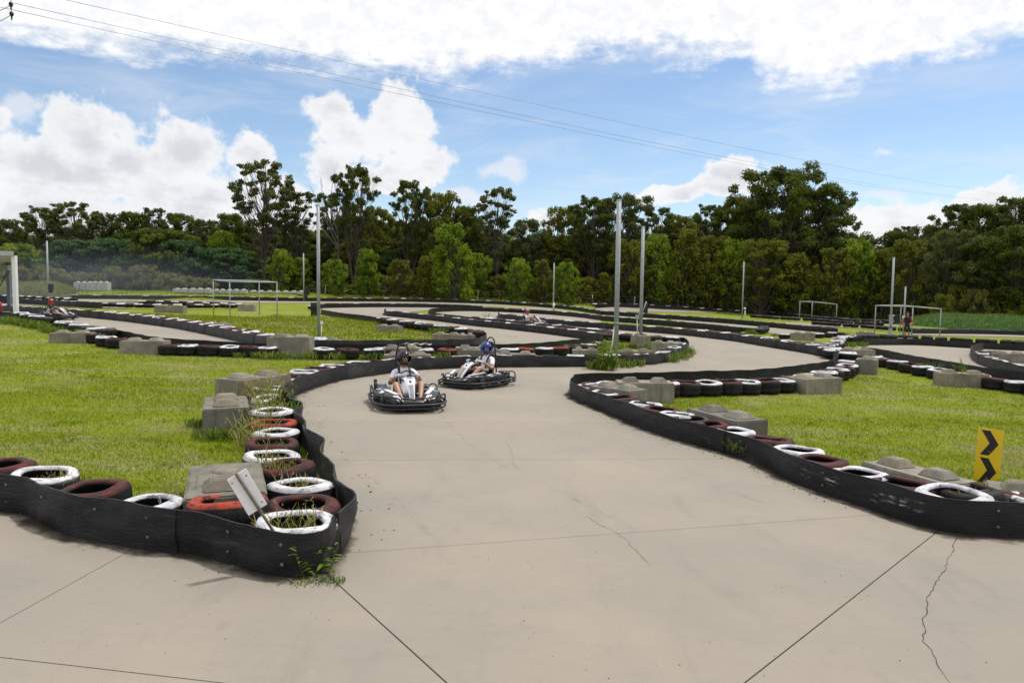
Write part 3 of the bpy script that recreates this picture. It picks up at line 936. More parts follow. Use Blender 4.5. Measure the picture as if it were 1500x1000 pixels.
def push(p, need, reach=.75):
    """Move a point off a belt, to the side on which the tyres stand."""
    for P, side in BELTS:
        if (P[0] - p).length > 60 and (P[-1] - p).length > 60: continue
        i = min(range(len(P)), key=lambda j: (P[j].x - p.x) ** 2 + (P[j].y - p.y) ** 2)
        d = math.hypot(P[i].x - p.x, P[i].y - p.y)
        if d > reach or i in (0, len(P) - 1): continue
        t = P[min(i + 1, len(P) - 1)] - P[max(i - 1, 0)]; t.z = 0; t.normalize()
        n = Vector((-t.y, t.x, 0)) * side
        sd_ = (p - P[i]).x * n.x + (p - P[i]).y * n.y
        if sd_ < need:
            p = p + n * (need - sd_); p.z = gz(p.x, p.y)
    return p

def tyre_row(rows, what, group, s0=1.0, squash=None):
    """rows: (colour, px, py of the middle of the top face, options). Ordinals count tyres of one colour along the row."""
    cnt = {}
    for row in rows:
        c, px, py = row[:3]
        kw = dict(row[3]) if len(row) > 3 else {}
        lab = kw.pop('label', None)
        if squash and 'squash' not in kw: kw.update(squash=squash * TR.uniform(.94, 1.06), rz=TR.choice((0, PI)) + TR.uniform(-.12, .12))
        k = cnt.get(c, 0); cnt[c] = k + 1
        s = kw.pop('s', s0)
        p = push(at(px, py, .285 * s), .325 * s + .035)
        tyre(c, p, lab or '%s %s %s' % (ORD[k], ADJ[c], what), group, s=s, **kw)

# front row of the left corner, going left from the corner
tyre_row([
    ('white', 426, 766, dict(label='white-painted corner tyre with grass inside, holding the leaning sign stake', s=1.0)),
    ('orange', 320, 746, dict(label='bright orange-red tyre left of the leaning white sign, in front of the concrete block', tilt=(.13, .05), lift=.055, s=1.0)),
    ('white', 212, 733, dict(label='white tyre with a chain over its rim, in the left foreground row', s=.93)),
    ('red', 133, 712, dict(label='dull red tyre between two white tyres in the left foreground row', s=.96)),
    ('white', 65, 693, dict(label='leftmost white-painted tyre in the left foreground row', s=.93)),
    ('red', 5, 676, dict(label='dark red tyre cut by the left picture edge', s=.92)),
    ('white', -62, 664, dict(label='white-painted tyre beyond the left picture edge, end of the foreground row')),
], 'from the corner along the left foreground row', 'tyres along the left foreground belt', squash=.90)
# column going away from the corner
tyre_row([
    ('red', 446, 734, dict(s=1.0, label='red tyre directly behind the white corner tyre')),
    ('white', 440, 705, dict(s=.97)), ('red', 420, 682, dict(s=.96, tilt=(.05, -.08), lift=.02)), ('white', 399, 664, dict(s=.96)), ('red', 399, 645, dict(s=.96)), ('white', 404, 629, dict(s=.96)),
    ('orange', 399, 617, dict(s=.95, label='orange-red tyre overgrown with weeds in the column left of the track')),
    ('white', 399, 605, dict(s=.92, tilt=(.12, 0), lift=.05)), ('faded', 391, 594, dict(s=.93)), ('white', 392, 585, dict(s=.86, tilt=(.2, .1), lift=.05, squash=.8)),
    ('red', 387, 576, dict(s=.95, tilt=(0, .06))), ('white', 393, 567, dict(s=.95)), ('orange', 394, 560.5, dict(s=.9, label='small-looking orange-red tyre near the bend of the left column')),
    ('white', 417, 556, dict(s=.92)), ('red', 436, 550.5), ('white', 453, 544), ('red', 469, 539), ('white', 487, 535.5), ('red', 506, 532.5), ('white', 527, 530),
], 'from the corner in the column left of the track', 'tyres in the column left of the track', squash=.84)
# behind the sweeping belt
XB = [(551, 'red', 528.4), (575, 'white', 526.6), (601, 'red', 525.2), (626, 'white', 524), (650, 'red', 523.2), (675, 'white', 522.5), (700, 'red', 522.2), (720, 'black', 522),
      (737, 'white', 522), (760, 'red', 521.5), (782, 'white', 521.2), (806, 'black', 520.5), (843, 'white', 519.6), (868, 'black', 519.2), (897, 'white', 519), (916, 'red', 518.6), (938, 'white', 518.2),
      (958, 'white', 517.3), (972, 'white', 514.7), (981, 'faded', 511.5), (988, 'white', 508.2), (993, 'faded', 505.2), (995, 'white', 502.5), (988, 'faded', 500.2)]
tyre_row([(c, x, y - .6, dict(s=.92)) for x, c, y in XB], 'from left behind the sweeping belt', 'tyres behind the sweeping belt')
# the row at the back of the left lawn
XR = [(140, 'red', 489), (156, 'white', 493), (171, 'red', 495), (249, 'red', 504), (274, 'white', 504.5), (306, 'red', 505.5), (337, 'white', 506.3), (366, 'red', 507), (390, 'white', 507.5),
      (475, 'white', 510), (510, 'red', 510.5), (547, 'white', 510.5), (581, 'red', 510.5), (619, 'white', 510.4), (655, 'orange', 510), (746, 'white', 509.8), (770, 'orange', 509.2),
      (797, 'white', 508.5), (821, 'orange', 507.8), (838, 'faded', 506), (852, 'red', 505), (862, 'white', 503.5), (872, 'red', 502)]
tyre_row([(c, x, y, dict(s=.98)) for x, c, y in XR], 'in the row at the back of the left lawn, from left', 'tyres at the back of the left lawn')
# far side of the right lawn, from the tip
XT = [(852, 'white', 563.5), (872, 'red', 562.2), (893, 'white', 561), (916, 'red', 560.5), (942, 'red', 560), (972, 'white', 559.5), (1005, 'red', 558.6), (1036, 'white', 558), (1065, 'red', 557.2),
      (1094, 'white', 556.8), (1121, 'red', 556), (1145, 'white', 554.5), (1162, 'red', 552.5), (1180, 'white', 549.3), (1194, 'red', 546.8), (1207, 'white', 544.2), (1217, 'red', 542), (1228, 'white', 539.6),
      (1235, 'red', 536.8), (1241, 'white', 534), (1244, 'red', 531), (1243, 'white', 527.5)]
tyre_row([(c, x, y, dict(s=1.0)) for x, c, y in XT], 'from the tip, back of the right lawn', 'tyres at the back of the right lawn')
# behind the long right-hand belt
XQ = [(866, 'faded', 567.5), (886, 'white', 573.5), (905, 'red', 580), (924, 'black', 585), (945, 'white', 590), (968, 'red', 597.5), (992, 'white', 605), (1012, 'faded', 612), (1038, 'red', 620), (1073, 'white', 629),
      (1105, 'red', 643.5), (1152, 'white', 656), (1202, 'red', 672), (1252, 'white', 689), (1322, 'red', 706)]
tyre_row([(c, x, y, dict(s=.95)) for x, c, y in XQ], 'from the tip behind the right-hand belt', 'tyres behind the right-hand belt')
tyre_row([('black', 1125, 643, dict(label='plain black tyre lying on the lawn side of the right-hand belt', s=.85)),
          ('white', 1398, 726, dict(label='large white-painted tyre just below the yellow chevron sign', s=1.02)),
          ('black', 1416, 715, dict(label='black tyre with a rim inside, at the foot of the chevron sign', s=.97)),
          ('red', 1492, 733, dict(label='dark red tyre cut by the right picture edge', s=1.0)),
          ('white', 1580, 742, dict(label='white-painted tyre beyond the right picture edge'))],
         'beside the right-hand belt', 'tyres behind the right-hand belt')
# the row in front of the right-hand lane
XV = [(1268, 'faded', 520.2), (1280, 'white', 521.5), (1296, 'red', 525), (1315, 'white', 528), (1333, 'red', 532.2), (1352, 'white', 536), (1375, 'white', 540), (1432, 'white', 548.5), (1458, 'red', 553.2), (1490, 'white', 557.5), (1522, 'red', 562)]
tyre_row([(c, x, y, dict(s=.98)) for x, c, y in XV], 'from left before the right-hand lane', 'tyres in front of the right-hand lane')
XS = [(1430, 'white', 516.5), (1437, 'faded', 520), (1442, 'white', 523), (1451, 'white', 527), (1463, 'faded', 530), (1476, 'white', 532.5), (1490, 'black', 535.5), (1445, 'faded', 514.5), (1458, 'black', 514), (1492, 'white', 537.5)]
tyre_row([(c, x, y, dict(s=.95)) for x, c, y in XS], 'on the small island at the right picture edge', 'tyres on the right island')
XN = [(1149, 'white', 488.8), (1165, 'red', 489), (1200, 'white', 488.2), (1212, 'red', 487.5), (1220, 'white', 486.3), (1231, 'red', 486.8)]
tyre_row([(c, x, y, dict(s=.95)) for x, c, y in XN], 'on the grass strip beyond the right bend', 'tyres on the strip beyond the right bend')

# distant rows: the nearest stay single, what is left past three hundred becomes one mass
FAR = []
def far_row(px, side, off, where, cols, step=.69, gap=0.0, seed=0):
    P = catmull(W2(px), .2)
    rr = random.Random(seed)
    d = nxt = 0.0; k = 0
    for i in range(1, len(P)):
        d += (P[i] - P[i - 1]).length
        if d >= nxt:
            nxt += step
            if rr.random() < gap: continue
            t = (P[i] - P[i - 1]); t.z = 0; t.normalize()
            q = P[i] + Vector((-t.y, t.x, 0)) * side * off
            q.z = gz(q.x, q.y)
            FAR.append((q, cols[k % len(cols)], where)); k += 1
far_row(C_BELT[:9], +1, .36, 'on the near edge of the left frame lawn', ['white', 'red'], seed=1)
far_row(C_BACK[:6], +1, .36, 'on the far edge of the left frame lawn', ['red', 'faded', 'white'], seed=2, gap=.1)
far_row(D_FRONT[1:], +1, .36, 'on the thin island behind the blue-helmet kart', ['white', 'faded', 'red'], seed=3)
far_row(D_BACK[1:6], -1, .4, 'on the back of the thin island', ['faded', 'white', 'red'], seed=4, gap=.2)
far_row(CAP_BACK[1:], +1, .36, 'at the back of the hairpin with two tall poles', ['white', 'red'], seed=5)
far_row(G_BELT[1:], +1, .36, 'outside the far right bend of the main track', ['white', 'red', 'faded'], seed=6)
far_row(M_BELT_L, +1, .36, 'beyond the lane with the distant kart', ['white', 'red', 'faded'], seed=7)
far_row([(1250, 503), (1262, 499.5), (1290, 499), (1340, 500), (1400, 503.5), (1440, 505.5), (1520, 509)], +1, .3, 'behind the right-hand lane', ['white', 'faded', 'white', 'red'], seed=8)
far_row([(1227, 527), (1218, 521), (1232, 513), (1236, 505), (1245, 501)], +1, .2, 'between the right bend and the right-hand lane', ['white', 'faded'], seed=9)
far_row(R2_BELT[1:5], -1, .4, 'at the left end of the near left lane', ['faded', 'white'], seed=16, gap=.35)
far_row([(205, 446.6), (230, 447), (290, 448.6), (350, 451)], +1, .1, 'in the middle of the left lawn rows', ['white', 'red'], seed=10)
far_row([(90, 447), (140, 450), (180, 451.5), (230, 452.5), (300, 452.6), (350, 452)], +1, .1, 'in front of the left lanes', ['white', 'red', 'white', 'faded'], seed=11)
far_row([(0, 443), (60, 445.5), (100, 448.5), (150, 450)], +1, .1, 'behind the far left kart', ['white', 'faded'], seed=12)
far_row(A_ROW[:12], +1, .35, 'along the farthest straight before the trees', ['white', 'faded', 'black'], seed=13)
far_row(A_ROW[11:], +1, .35, 'along the far straight at centre right', ['white', 'red', 'faded'], seed=14, gap=.1)
far_row(B_ROW, +1, .35, 'round the far left hairpin', ['white', 'red', 'faded'], seed=15)
far_row([(870, 449), (905, 448.2), (960, 450.6), (1000, 453), (1040, 456), (1080, 458.5), (1120, 460.5), (1160, 463.5), (1200, 468), (1240, 471)], +1, .1, 'in the rows under the distant trees', ['white', 'black', 'faded'], seed=17)
far_row([(1100, 466), (1150, 469.5), (1200, 472), (1240, 476), (1290, 478)], +1, .1, 'behind the two thin goal-like frames', ['black', 'white', 'black'], seed=18)
far_row([(1190, 476.5), (1225, 479), (1262, 481.5), (1300, 485), (1330, 487)], +1, .1, 'left of the marshal', ['black', 'white', 'faded'], seed=19)
far_row([(1334, 488), (1380, 488.5), (1440, 489), (1520, 491)], +1, .2, 'along the far right lane', ['black', 'white', 'black', 'faded'], seed=20)
far_row([(1360, 476), (1420, 479), (1520, 483)], +1, .1, 'below the grassy bank at right', ['black', 'white', 'black'], seed=22)
far_row([(1235, 472), (1290, 473.8), (1340, 476)], +1, .1, 'behind the marshal', ['black', 'faded', 'white'], seed=23)
far_row([(0, 437.5), (50, 440), (110, 443)], +1, .1, 'behind the left shelter', ['black', 'white'], seed=24)
FAR.sort(key=lambda e: e[0].length)
room = max(0, 296 - N_TYRES)
for q, c, where in FAR[:room]:
    tyre(c, q, '%s in the row %s' % (ADJ[c], where), 'tyres ' + where, lo=True, s=1.04, lift=.085, tilt=(TR.uniform(-.05, .05), TR.uniform(-.05, .05)))
rest = FAR[room:]
mb = MB()
for q, c, where in rest:
    me = TR.choice(TML[c])
    a = TR.uniform(0, 6.28)
    vs = [Matrix.Rotation(a, 3, 'Z') @ v.co + q + Vector((0, 0, .07)) for v in me.vertices]
    base = {'white': 1, 'red': 2, 'orange': 3, 'black': 0, 'faded': 4}[c]
    b = len(mb.v)
    mb.v += [tuple(v) for v in vs]
    for p in me.polygons:
        mb.f.append(tuple(b + i for i in p.vertices)); mb.mi.append({0: 0, 1: base, 2: 5}[p.material_index]); mb.sm.append(True)
if rest:
    o = mb.build('distant_tyre_rows', [M_RUB, M_WHITE, M_RED, M_ORANGE, M_GREYP, M_SOIL])
    tag(o, 'rows of tyres too far off to pick apart, lining the distant lanes', 'tyre rows', kind='stuff')
print('tyres single', N_TYRES, 'massed', len(rest))
# ------------------------------------------------------------------ concrete blocks with pyramid studs
def block_meshes(seed, broken=False):
    rr = random.Random(seed)
    L, Wd, H = 1.2, .6, .6
    bm = bmesh.new()
    bmesh.ops.create_cube(bm, size=1.0)
    for v in bm.verts:
        v.co = Vector((v.co.x * L, v.co.y * Wd, v.co.z * H + H / 2))
    bmesh.ops.bevel(bm, geom=bm.edges[:], offset=.016, segments=2, affect='EDGES')
    bmesh.ops.subdivide_edges(bm, edges=[e for e in bm.edges if e.calc_length() > .3], cuts=6, use_grid_fill=True)
    for v in bm.verts:
        n = mnoise.noise_vector(v.co * 5 + Vector((seed * 3.1, 0, 0)))
        v.co += n * .007
    me = bpy.data.meshes.new('concrete_block'); bm.to_mesh(me); bm.free()
    me.materials.append(M_BLOCK)
    studs = []
    for sx in (-.3, .3):
        mb = MB()
        if broken and sx > 0:
            mb.ball((0, 0, .0), .16, 9, 5, s=(1, .8, .16))
        else:
            a, b, h = .18, .11, .085
            mb.hexa([(-a, -a, 0), (a, -a, 0), (a, a, 0), (-a, a, 0), (-b, -b, h), (b, -b, h), (b, b, h), (-b, b, h)])
            mb.v = [tuple(Vector(v) + mnoise.noise_vector(Vector(v) * 7 + Vector((seed, 0, sx * 9))) * .008) for v in mb.v]
        sm = mb.mesh('stud', M_BLOCK)
        if not (broken and sx > 0):
            b2 = bmesh.new(); b2.from_mesh(sm)
            bmesh.ops.bevel(b2, geom=b2.edges[:], offset=.014, segments=2, affect='EDGES')
            b2.to_mesh(sm); b2.free()
        studs.append((sx, sm))
    return me, studs
BLK = [block_meshes(i) for i in range(3)] + [block_meshes(9, True)]
def block(p, yaw, vis, label, v=0, group='concrete blocks backing the tyre walls', s=(1, 1), lift=0.0):
    """vis: how much of the 0.6 m block stands clear of the ground."""
    me, studs = BLK[v]
    o = link('concrete_block', me, None, (p.x, p.y, p.z + vis - .6 + lift), (0, 0, yaw), (s[0], s[1], 1))
    tag(o, label, 'concrete block', group)
    for sx, sm in studs:
        link('stud', sm, o, (sx, 0, .598))
    return o
def block_top(px, py, yaw, vis, label, v=0, s=(1, 1), need=None):
    """px, py: the middle of the block's top face in the photograph."""
    p = at(px, py, vis)
    if need: p = push(p, need, 1.3)
    return block(p, R(yaw), vis, label, v, s=s)
block_top(372, 551, 62, .42, 'dark weathered concrete block at the bend of the left tyre column', 1)
block_top(331, 700, 112, .30, 'pale concrete block with one broken stud behind the orange-red tyre', 3, s=(1, 1.08))
block_top(426, 493, 0, .56, 'tall pale concrete block face-on below the grey pole with white box', 2, s=(1.04, 1))
block_top(213, 498.5, 4, .34, 'low concrete block in the tyre row at the left lawn edge', 0, need=.38)
block_top(107, 487, 8, .30, 'concrete block half hidden in grass near the far left kart', 1)
block_top(616, 522, 4, .31, 'concrete block behind the black helmet driver', 2, s=(1.05, 1), need=.95)
block_top(706, 512, -2, .33, 'concrete block behind the blue helmet driver', 0, need=.38)
block_top(766, 520.5, -3, .30, 'concrete block behind the belt just right of the blue helmet driver', 1, need=.95)
block_top(857, 512, -4, .30, 'concrete block left of the tall weeds at the pole', 2, s=(.7, 1), need=.38)
block_top(944, 558.5, -3, .36, 'streaked concrete block behind the pointed tip, face-on to the lawn', 0, s=(.95, .9), need=.85)
block_top(905, 567, -50, .34, 'mossy concrete block right at the pointed tip of the right lawn', 1, s=(.85, .9))
block_top(1192, 552, 22, .33, 'concrete block at the back of the right lawn, in front of the tyres', 0, s=(.95, 1.1))
block_top(1270, 525.5, 60, .42, 'concrete block between the right lawn and the right-hand lane', 1, s=(.75, 1))
block_top(1552, 724, -30, .28, 'concrete block at the right picture edge beyond the chevron sign', 1)
block_top(1408, 546, -14, .33, 'concrete block with a small weed on top, in front of the right-hand lane', 2)
block_top(947, 515, 12, .33, 'concrete block behind the belt right of the taller pole', 1, s=(.95, .9), need=.9)
block_top(973, 501.5, -25, .33, 'concrete block at the back of the hairpin with two poles', 2, s=(.8, .9), need=.6)
block_top(683, 490.5, 20, .40, 'concrete block at the end of the lawn with the left frame', 0, s=(.5, 1))
block_top(655, 489, -12, .26, 'concrete block on the far edge of the lawn with the left frame', 1)
block_top(570, 477, -14, .26, 'second distant concrete block on the far edge of the left frame lawn', 2)
block_top(565, 501.5, 0, .29, 'concrete block behind the belt, left of the white sheet', 1, s=(1.0, 1), need=.9)
block_top(392, 492.5, -18, .29, 'concrete block just behind the tall pale face-on block', 0, need=.9)
block_top(474, 499, -6, .29, 'concrete block behind the foot of the pole with the white box', 1, need=.9)
block_top(655, 501, 4, .29, 'concrete block behind the belt, right of the white sheet', 2, need=.9)
block_top(318, 474, -22, .34, 'flat concrete block beyond the belt near the left frame', 0)
block_top(250, 447.8, 0, .42, 'distant concrete block in the left lanes', 1, s=(1.6, 1))
block_top(362, 446.5, 0, .42, 'distant pale concrete block behind the left frame posts', 2)
block_top(1208, 503, -16, .30, 'concrete block on the grass outside the right bend', 0)
block_top(1255, 511.5, -10, .36, 'concrete block in the weeds between the bend and the right-hand lane', 1)
block_top(1268, 486.5, -6, .44, 'concrete block left of the right-hand frame', 2, s=(.8, 1))
block_top(1176, 487.5, -6, .40, 'concrete block between tyres on the strip beyond the bend', 0)
block_top(1343, 498, 0, .30, 'concrete block under the right-hand frame by the marshal', 1, s=(.9, .7), need=.5)
block_top(1478, 517.5, -8, .36, 'concrete block on the small island at the right', 2)

def block_studs(a, b, vis, label, v=0, s=(1, 1), need=None):
    """a, b: the photograph points of a block's two stud tops."""
    A, B = at(*a, vis + .1), at(*b, vis + .1)
    p = (A + B) / 2; p.z = gz(p.x, p.y)
    if need: p = push(p, need, 1.3)
    d = B - A
    return block(p, math.atan2(d.y, d.x), vis, label, v, s=s)
block_studs((1293, 671), (1347, 686), .29, 'concrete block with two studs left of the chevron sign', 2, (.90, .75), .90)
block_studs((1021, 593), (1058, 603), .34, 'weathered concrete block with two studs beside the middle of the right-hand belt', 0, (1.05, .95), .97)
block_top(331, 588.7, 112, .35, 'grey concrete block standing beside the weedy tyres, its two studs one behind the other', 0)

# white-painted blocks far left: a tall row and a low row
RISE = .62
def pale_block(px0, px1, py, hpx0, n, depth, label, group):
    for i in range(n):
        hpx = hpx0
        x = px0 + (px1 - px0) * (i + .5) / n
        p = far_at(x, depth); p.z += RISE
        k = FPX / depth
        d_ = pdir(x, py - hpx)
        hpx_ = (EYE.z + d_.z * (math.hypot(p.x, p.y) / math.hypot(d_.x, d_.y)) - p.z) * k
        hpx = max(3.0, hpx_)
        wd = (px1 - px0) / n / k
        mb = MB()
        mb.box((0, 0, hpx / k / 2), (wd * .94, .7, hpx / k))
        o = mb.build('pale_block', M_PALE, None, (p.x, p.y + random.uniform(-.15, .15), p.z), (0, 0, random.uniform(-.06, .06)), bevel=.03)
        st = MB(); a, b, h = wd * .25, wd * .15, .12
        st.hexa([(-a, -a, 0), (a, -a, 0), (a, a, 0), (-a, a, 0), (-b, -b, h), (b, -b, h), (b, b, h), (-b, b, h)])
        st.build('stud', M_PALE, o, (0, 0, hpx / k - .002))
        tag(o, label, 'concrete block', group)
M_PALE = simple('pale_concrete', (0.36, 0.355, 0.33), 0.85, 0.14, 4.0, bmp=.3)
pale_block(111, 162, 425.5, 12.0, 6, 78, 'pale square concrete block in the short tall row beside the grass mound', 'pale blocks beside the mound')
pale_block(255, 310, 430, 6.8, 5, 76, 'pale low concrete block in the long row behind the left frame', 'pale blocks in the long row')
pale_block(312, 362, 430.5, 6, 5, 77, 'pale low concrete block in the long row behind the left frame', 'pale blocks in the long row')
pale_block(366, 448, 432, 5.2, 7, 80, 'pale low concrete block in the far end of the long row', 'pale blocks in the far end of the row')

# ------------------------------------------------------------------ poles
def pole(px, base_py, top_py, label, d=.11, extras=(), name='steel_pole', lift=0.0, at_p=None):
    p = at_p or at(px, base_py)
    base = p.z + lift
    # height from the sight line of its top
    dd = pdir(px, top_py)
    h = EYE.z + dd.z * (Vector((p.x, p.y)).length / math.hypot(dd.x, dd.y)) - base
    root = empty(name, (p.x, p.y, base))
    tag(root, label, 'pole', 'grey steel poles round the track')
    mb = MB(); mb.tube([(0, 0, 0), (0, 0, h)], d / 2, 12); mb.build('shaft', M_GALV, root)
    cp = MB(); cp.lathe([(d / 2 + .006, h - .05), (d / 2 + .006, h + .005), (.001, h + .02)], 12); cp.build('cap', M_GALV, root)
    bp = MB(); bp.box((0, 0, .008), (.26, .26, .016)); bp.build('base_plate', M_STEEL, root)
    k = FPX / p.y
    return root, h, k
def on_pole(root, fn, name, mt):
    mb = MB(); fn(mb); return mb.build(name, mt, root)
r_, h, k = pole(467, 497, 300, 'grey steel pole with a small white box, on the lawn right of the left frame', .13)
on_pole(r_, lambda m: (m.box((.12, -.02, .66), (.10, .08, .13)), m.tube([(.12, -.02, .6), (.10, -.02, 0)], .022, 6)), 'white_box', M_WHT)
on_pole(r_, lambda m: m.tube([(0, 0, .55), (0, 0, .59)], .072, 12), 'clamp', M_STEEL)
r_, h, k = pole(902, 521, 293, 'tallest grey steel pole, standing in the weeds at the hairpin', .17)
on_pole(r_, lambda m: m.tube([(-.19, -.05, 0), (-.05, 0, 1.15)], .025, 6), 'brace', M_WHT)
on_pole(r_, lambda m: m.tube([(0, 0, 1.1), (0, 0, 1.18)], .093, 12), 'clamp', M_STEEL)
pb = at(938, 509)
blkp = block(pb, R(20), .50, 'concrete block carrying the pole with the black mat', 0, s=(.52, 1))
r_, h, k = pole(937, 509, 332, 'grey steel pole on a concrete block, with a black mat panel', .14, lift=.5, at_p=pb)
on_pole(r_, lambda m: m.box((-.17, -.05, .78), (.14, .1, .17)), 'junction_box', M_GALV)
on_pole(r_, lambda m: m.tube([(-.17, -.05, .72), (-.14, -.05, 0)], .022, 6), 'conduit', M_WHT)
on_pole(r_, lambda m: (m.tube([(.07, 0, 1.0), (.2, -.04, 1.42)], .014, 6), m.tube([(-.13, -.05, .85), (.07, 0, 1.0)], .012, 6)), 'strut', M_WHT)
r_, h, k = pole(445, 437, 371, 'thin distant steel pole at the end of the pale block row', .13, at_p=far_at(445, 76))
on_pole(r_, lambda m: (m.box((.35, 0, .95), (.5, .3, .62)), m.box((.25, 0, .45), (.3, .2, .35))), 'loudspeaker', M_BLKM)
on_pole(r_, lambda m: m.tube([(-.6, 0, 0), (0, 0, .6)], .03, 6), 'brace', M_GALV)
r_, h, k = pole(71, 432, 353, 'thin steel pole in front of the grass mound at left', .15, at_p=far_at(71, 66))
on_pole(r_, lambda m: (m.box((.25, 0, 1.15), (.35, .3, .55)), m.box((.22, 0, .75), (.25, .25, .3))), 'loudspeaker', M_BLKM)
r_, h, k = pole(811, 441, 385, 'thin steel pole in front of the young trees at the centre', .13, at_p=far_at(811, 76))
on_pole(r_, lambda m: m.tube([(.0, -.1, .2), (.05, -.1, .75)], .09, 8), 'white_guard', M_WHT)
r_, h, k = pole(1087, 466, 383, 'distant steel pole left of the two thin frames', .13)
on_pole(r_, lambda m: (m.box((.24, 0, 1.0), (.22, .1, .2)), m.box((.28, 0, .55), (.1, .1, .5))), 'white_box', M_WHT)
on_pole(r_, lambda m: m.box((.36, .05, 1.45), (.3, .3, .45)), 'loudspeaker', M_BLKM)
r_, h, k = pole(1152, 461, 410, 'short distant steel pole beside the far thin frames', .13)
on_pole(r_, lambda m: (m.box((.0, -.1, .35), (.3, .2, .55)),), 'white_guard', M_WHT)
on_pole(r_, lambda m: (m.box((.22, 0, 1.1), (.2, .2, .6)),), 'loudspeaker', M_BLKM)
r_, h, k = pole(1304, 491, 377, 'steel pole with black speaker left of the marshal', .15)
on_pole(r_, lambda m: m.box((0, -.02, 1.1), (.22, .16, .75)), 'control_cabinet', M_GALV)
on_pole(r_, lambda m: (m.box((.42, 0, 1.15), (.3, .3, .62)),), 'loudspeaker', M_BLKM)
on_pole(r_, lambda m: (m.tube([(0, 0, 1.35), (.35, 0, 1.4)], .03, 6), m.tube([(0, 0, .95), (.35, 0, .98)], .03, 6)), 'bracket', M_WHT)
on_pole(r_, lambda m: m.lathe([(.2, 0), (.13, .1), (.12, .5)], 10), 'footing', M_GALV)
r_, h, k = pole(1323, 494, 420, 'thinner steel pole right beside the marshal', .11)
on_pole(r_, lambda m: m.box((-.06, -.05, 1.35), (.14, .1, .2)), 'white_box', M_WHT)

# upright black mats
def mat_panel(px0, px1, base, top, label, yaw=0.0, lift=0.0):
    p = at((px0 + px1) / 2, base); k = FPX / p.y
    wd, h = (px1 - px0) / k, (base - top) / k
    mb = MB()
    n = 6
    vs = []
    for j in range(n + 1):
        for i in range(4):
            vs.append((wd * (i / 3 - .5), .05 * math.sin(j * 1.1) + .03 * i, h * j / n))
    for j in range(n + 1):
        for i in range(4):
            v = vs[j * 4 + i]; vs.append((v[0], v[1] + .04, v[2]))
    N = (n + 1) * 4
    fs = []
    for j in range(n):
        for i in range(3):
            a = j * 4 + i
            fs += [(a, a + 1, a + 5, a + 4), (N + a + 4, N + a + 5, N + a + 1, N + a)]
        fs += [(j * 4, j * 4 + 4, N + j * 4 + 4, N + j * 4), (j * 4 + 3, N + j * 4 + 3, N + j * 4 + 7, j * 4 + 7)]
    fs += [(0, N, N + 1, 1), (1, N + 1, N + 2, 2), (2, N + 2, N + 3, 3)]
    a = n * 4
    fs += [(a + i, a + i + 1, N + a + i + 1, N + a + i) for i in range(3)]
    mb.add(vs, fs)
    return tag(mb.build('rubber_mat', M_BLKM, None, (p.x, p.y, p.z + lift), (0, 0, yaw)), label, 'rubber mat')
mat_panel(455, 464, 463, 443, 'upright black rubber mat beside the pole with the white box')
mat_panel(941, 949, 462, 443.5, 'upright black rubber mat behind the pole on a concrete block')

# ------------------------------------------------------------------ thin steel frames (bare canopy frames)
def frame(posts, tops, label, r=.035, rails=None):
    """posts: ground pixels; tops: pixel row of each post's top."""
    P = [at(*p) for p in posts]
    c = sum(P, Vector()) / len(P)
    root = empty('canopy_frame', c)
    tag(root, label, 'steel frame', 'bare steel frames by the track')
    T = []
    for p, (px, _), ty in zip(P, posts, tops):
        d = pdir(px, ty)
        z = EYE.z + d.z * (math.hypot(p.x, p.y) / math.hypot(d.x, d.y))
        T.append(Vector((p.x, p.y, z)) - c)
    for p, t in zip(P, T):
        mb = MB(); mb.tube([p - c, t], r, 8); mb.build('post', M_GALV, root)
    for a, b in (rails or [(i, i + 1) for i in range(len(P) - 1)]):
        mb = MB(); mb.tube([T[a] + (T[a] - T[b]).normalized() * .05, T[b] + (T[b] - T[a]).normalized() * .05], r * 1.15, 8); mb.build('rail', M_GALV, root)
    return root
frame([(313, 464), (337, 467), (406, 466), (380, 462)], [410, 412.5, 413.5, 411.5], 'bare steel frame on four posts on the left middle lawn', .035, [(0, 1), (1, 2), (2, 3), (3, 0)])
frame([(1281, 490), (1335, 497), (1376, 498), (1318, 487)], [447.5, 449, 452.5, 447], 'bare steel frame round the marshal at right', .036, [(0, 1), (1, 2), (2, 3), (3, 0)])
frame([(1171, 466), (1189, 467), (1225, 468), (1206, 464.5)], [441.5, 441.8, 445.8, 444], 'larger of the two thin distant frames below the trees', .05, [(0, 1), (1, 2), (2, 3), (3, 0)])
frame([(1157, 461), (1183, 461.5)], [446.5, 446.5], 'smaller of the two thin distant frames below the trees', .05)

# ------------------------------------------------------------------ signs
def at_h(px, py, ref):
    """Point on the sight line at the same distance as a reference point."""
    d = pdir(px, py)
    return EYE + d * (math.hypot(ref.x, ref.y) / math.hypot(d.x, d.y))
ref = at(1447, 716)
TL, TR_, BL, BR = [at_h(x, y, ref) for x, y in ((1433.6, 624), (1471, 631.5), (1424.5, 713), (1463, 718))]
root = empty('chevron_sign', ref)
tag(root, 'yellow sign with black chevrons pointing right, leaning in the grass', 'road sign')
O = (TL + TR_ + BL + BR) / 4
eu = ((TR_ - TL) + (BR - BL)) / 2; ev = ((TL - BL) + (TR_ - BR)) / 2
nn = eu.cross(ev).normalized()
if nn.y > 0: nn = -nn
def sg(u, v, q): return O + eu * (u - .5) + ev * (v - .5) + nn * q - ref
mb = MB(); mb.prism([(0, 0), (1, 0), (1, 1), (0, 1)], -.004, 0, fn=sg); mb.build('panel', M_YEL, root)
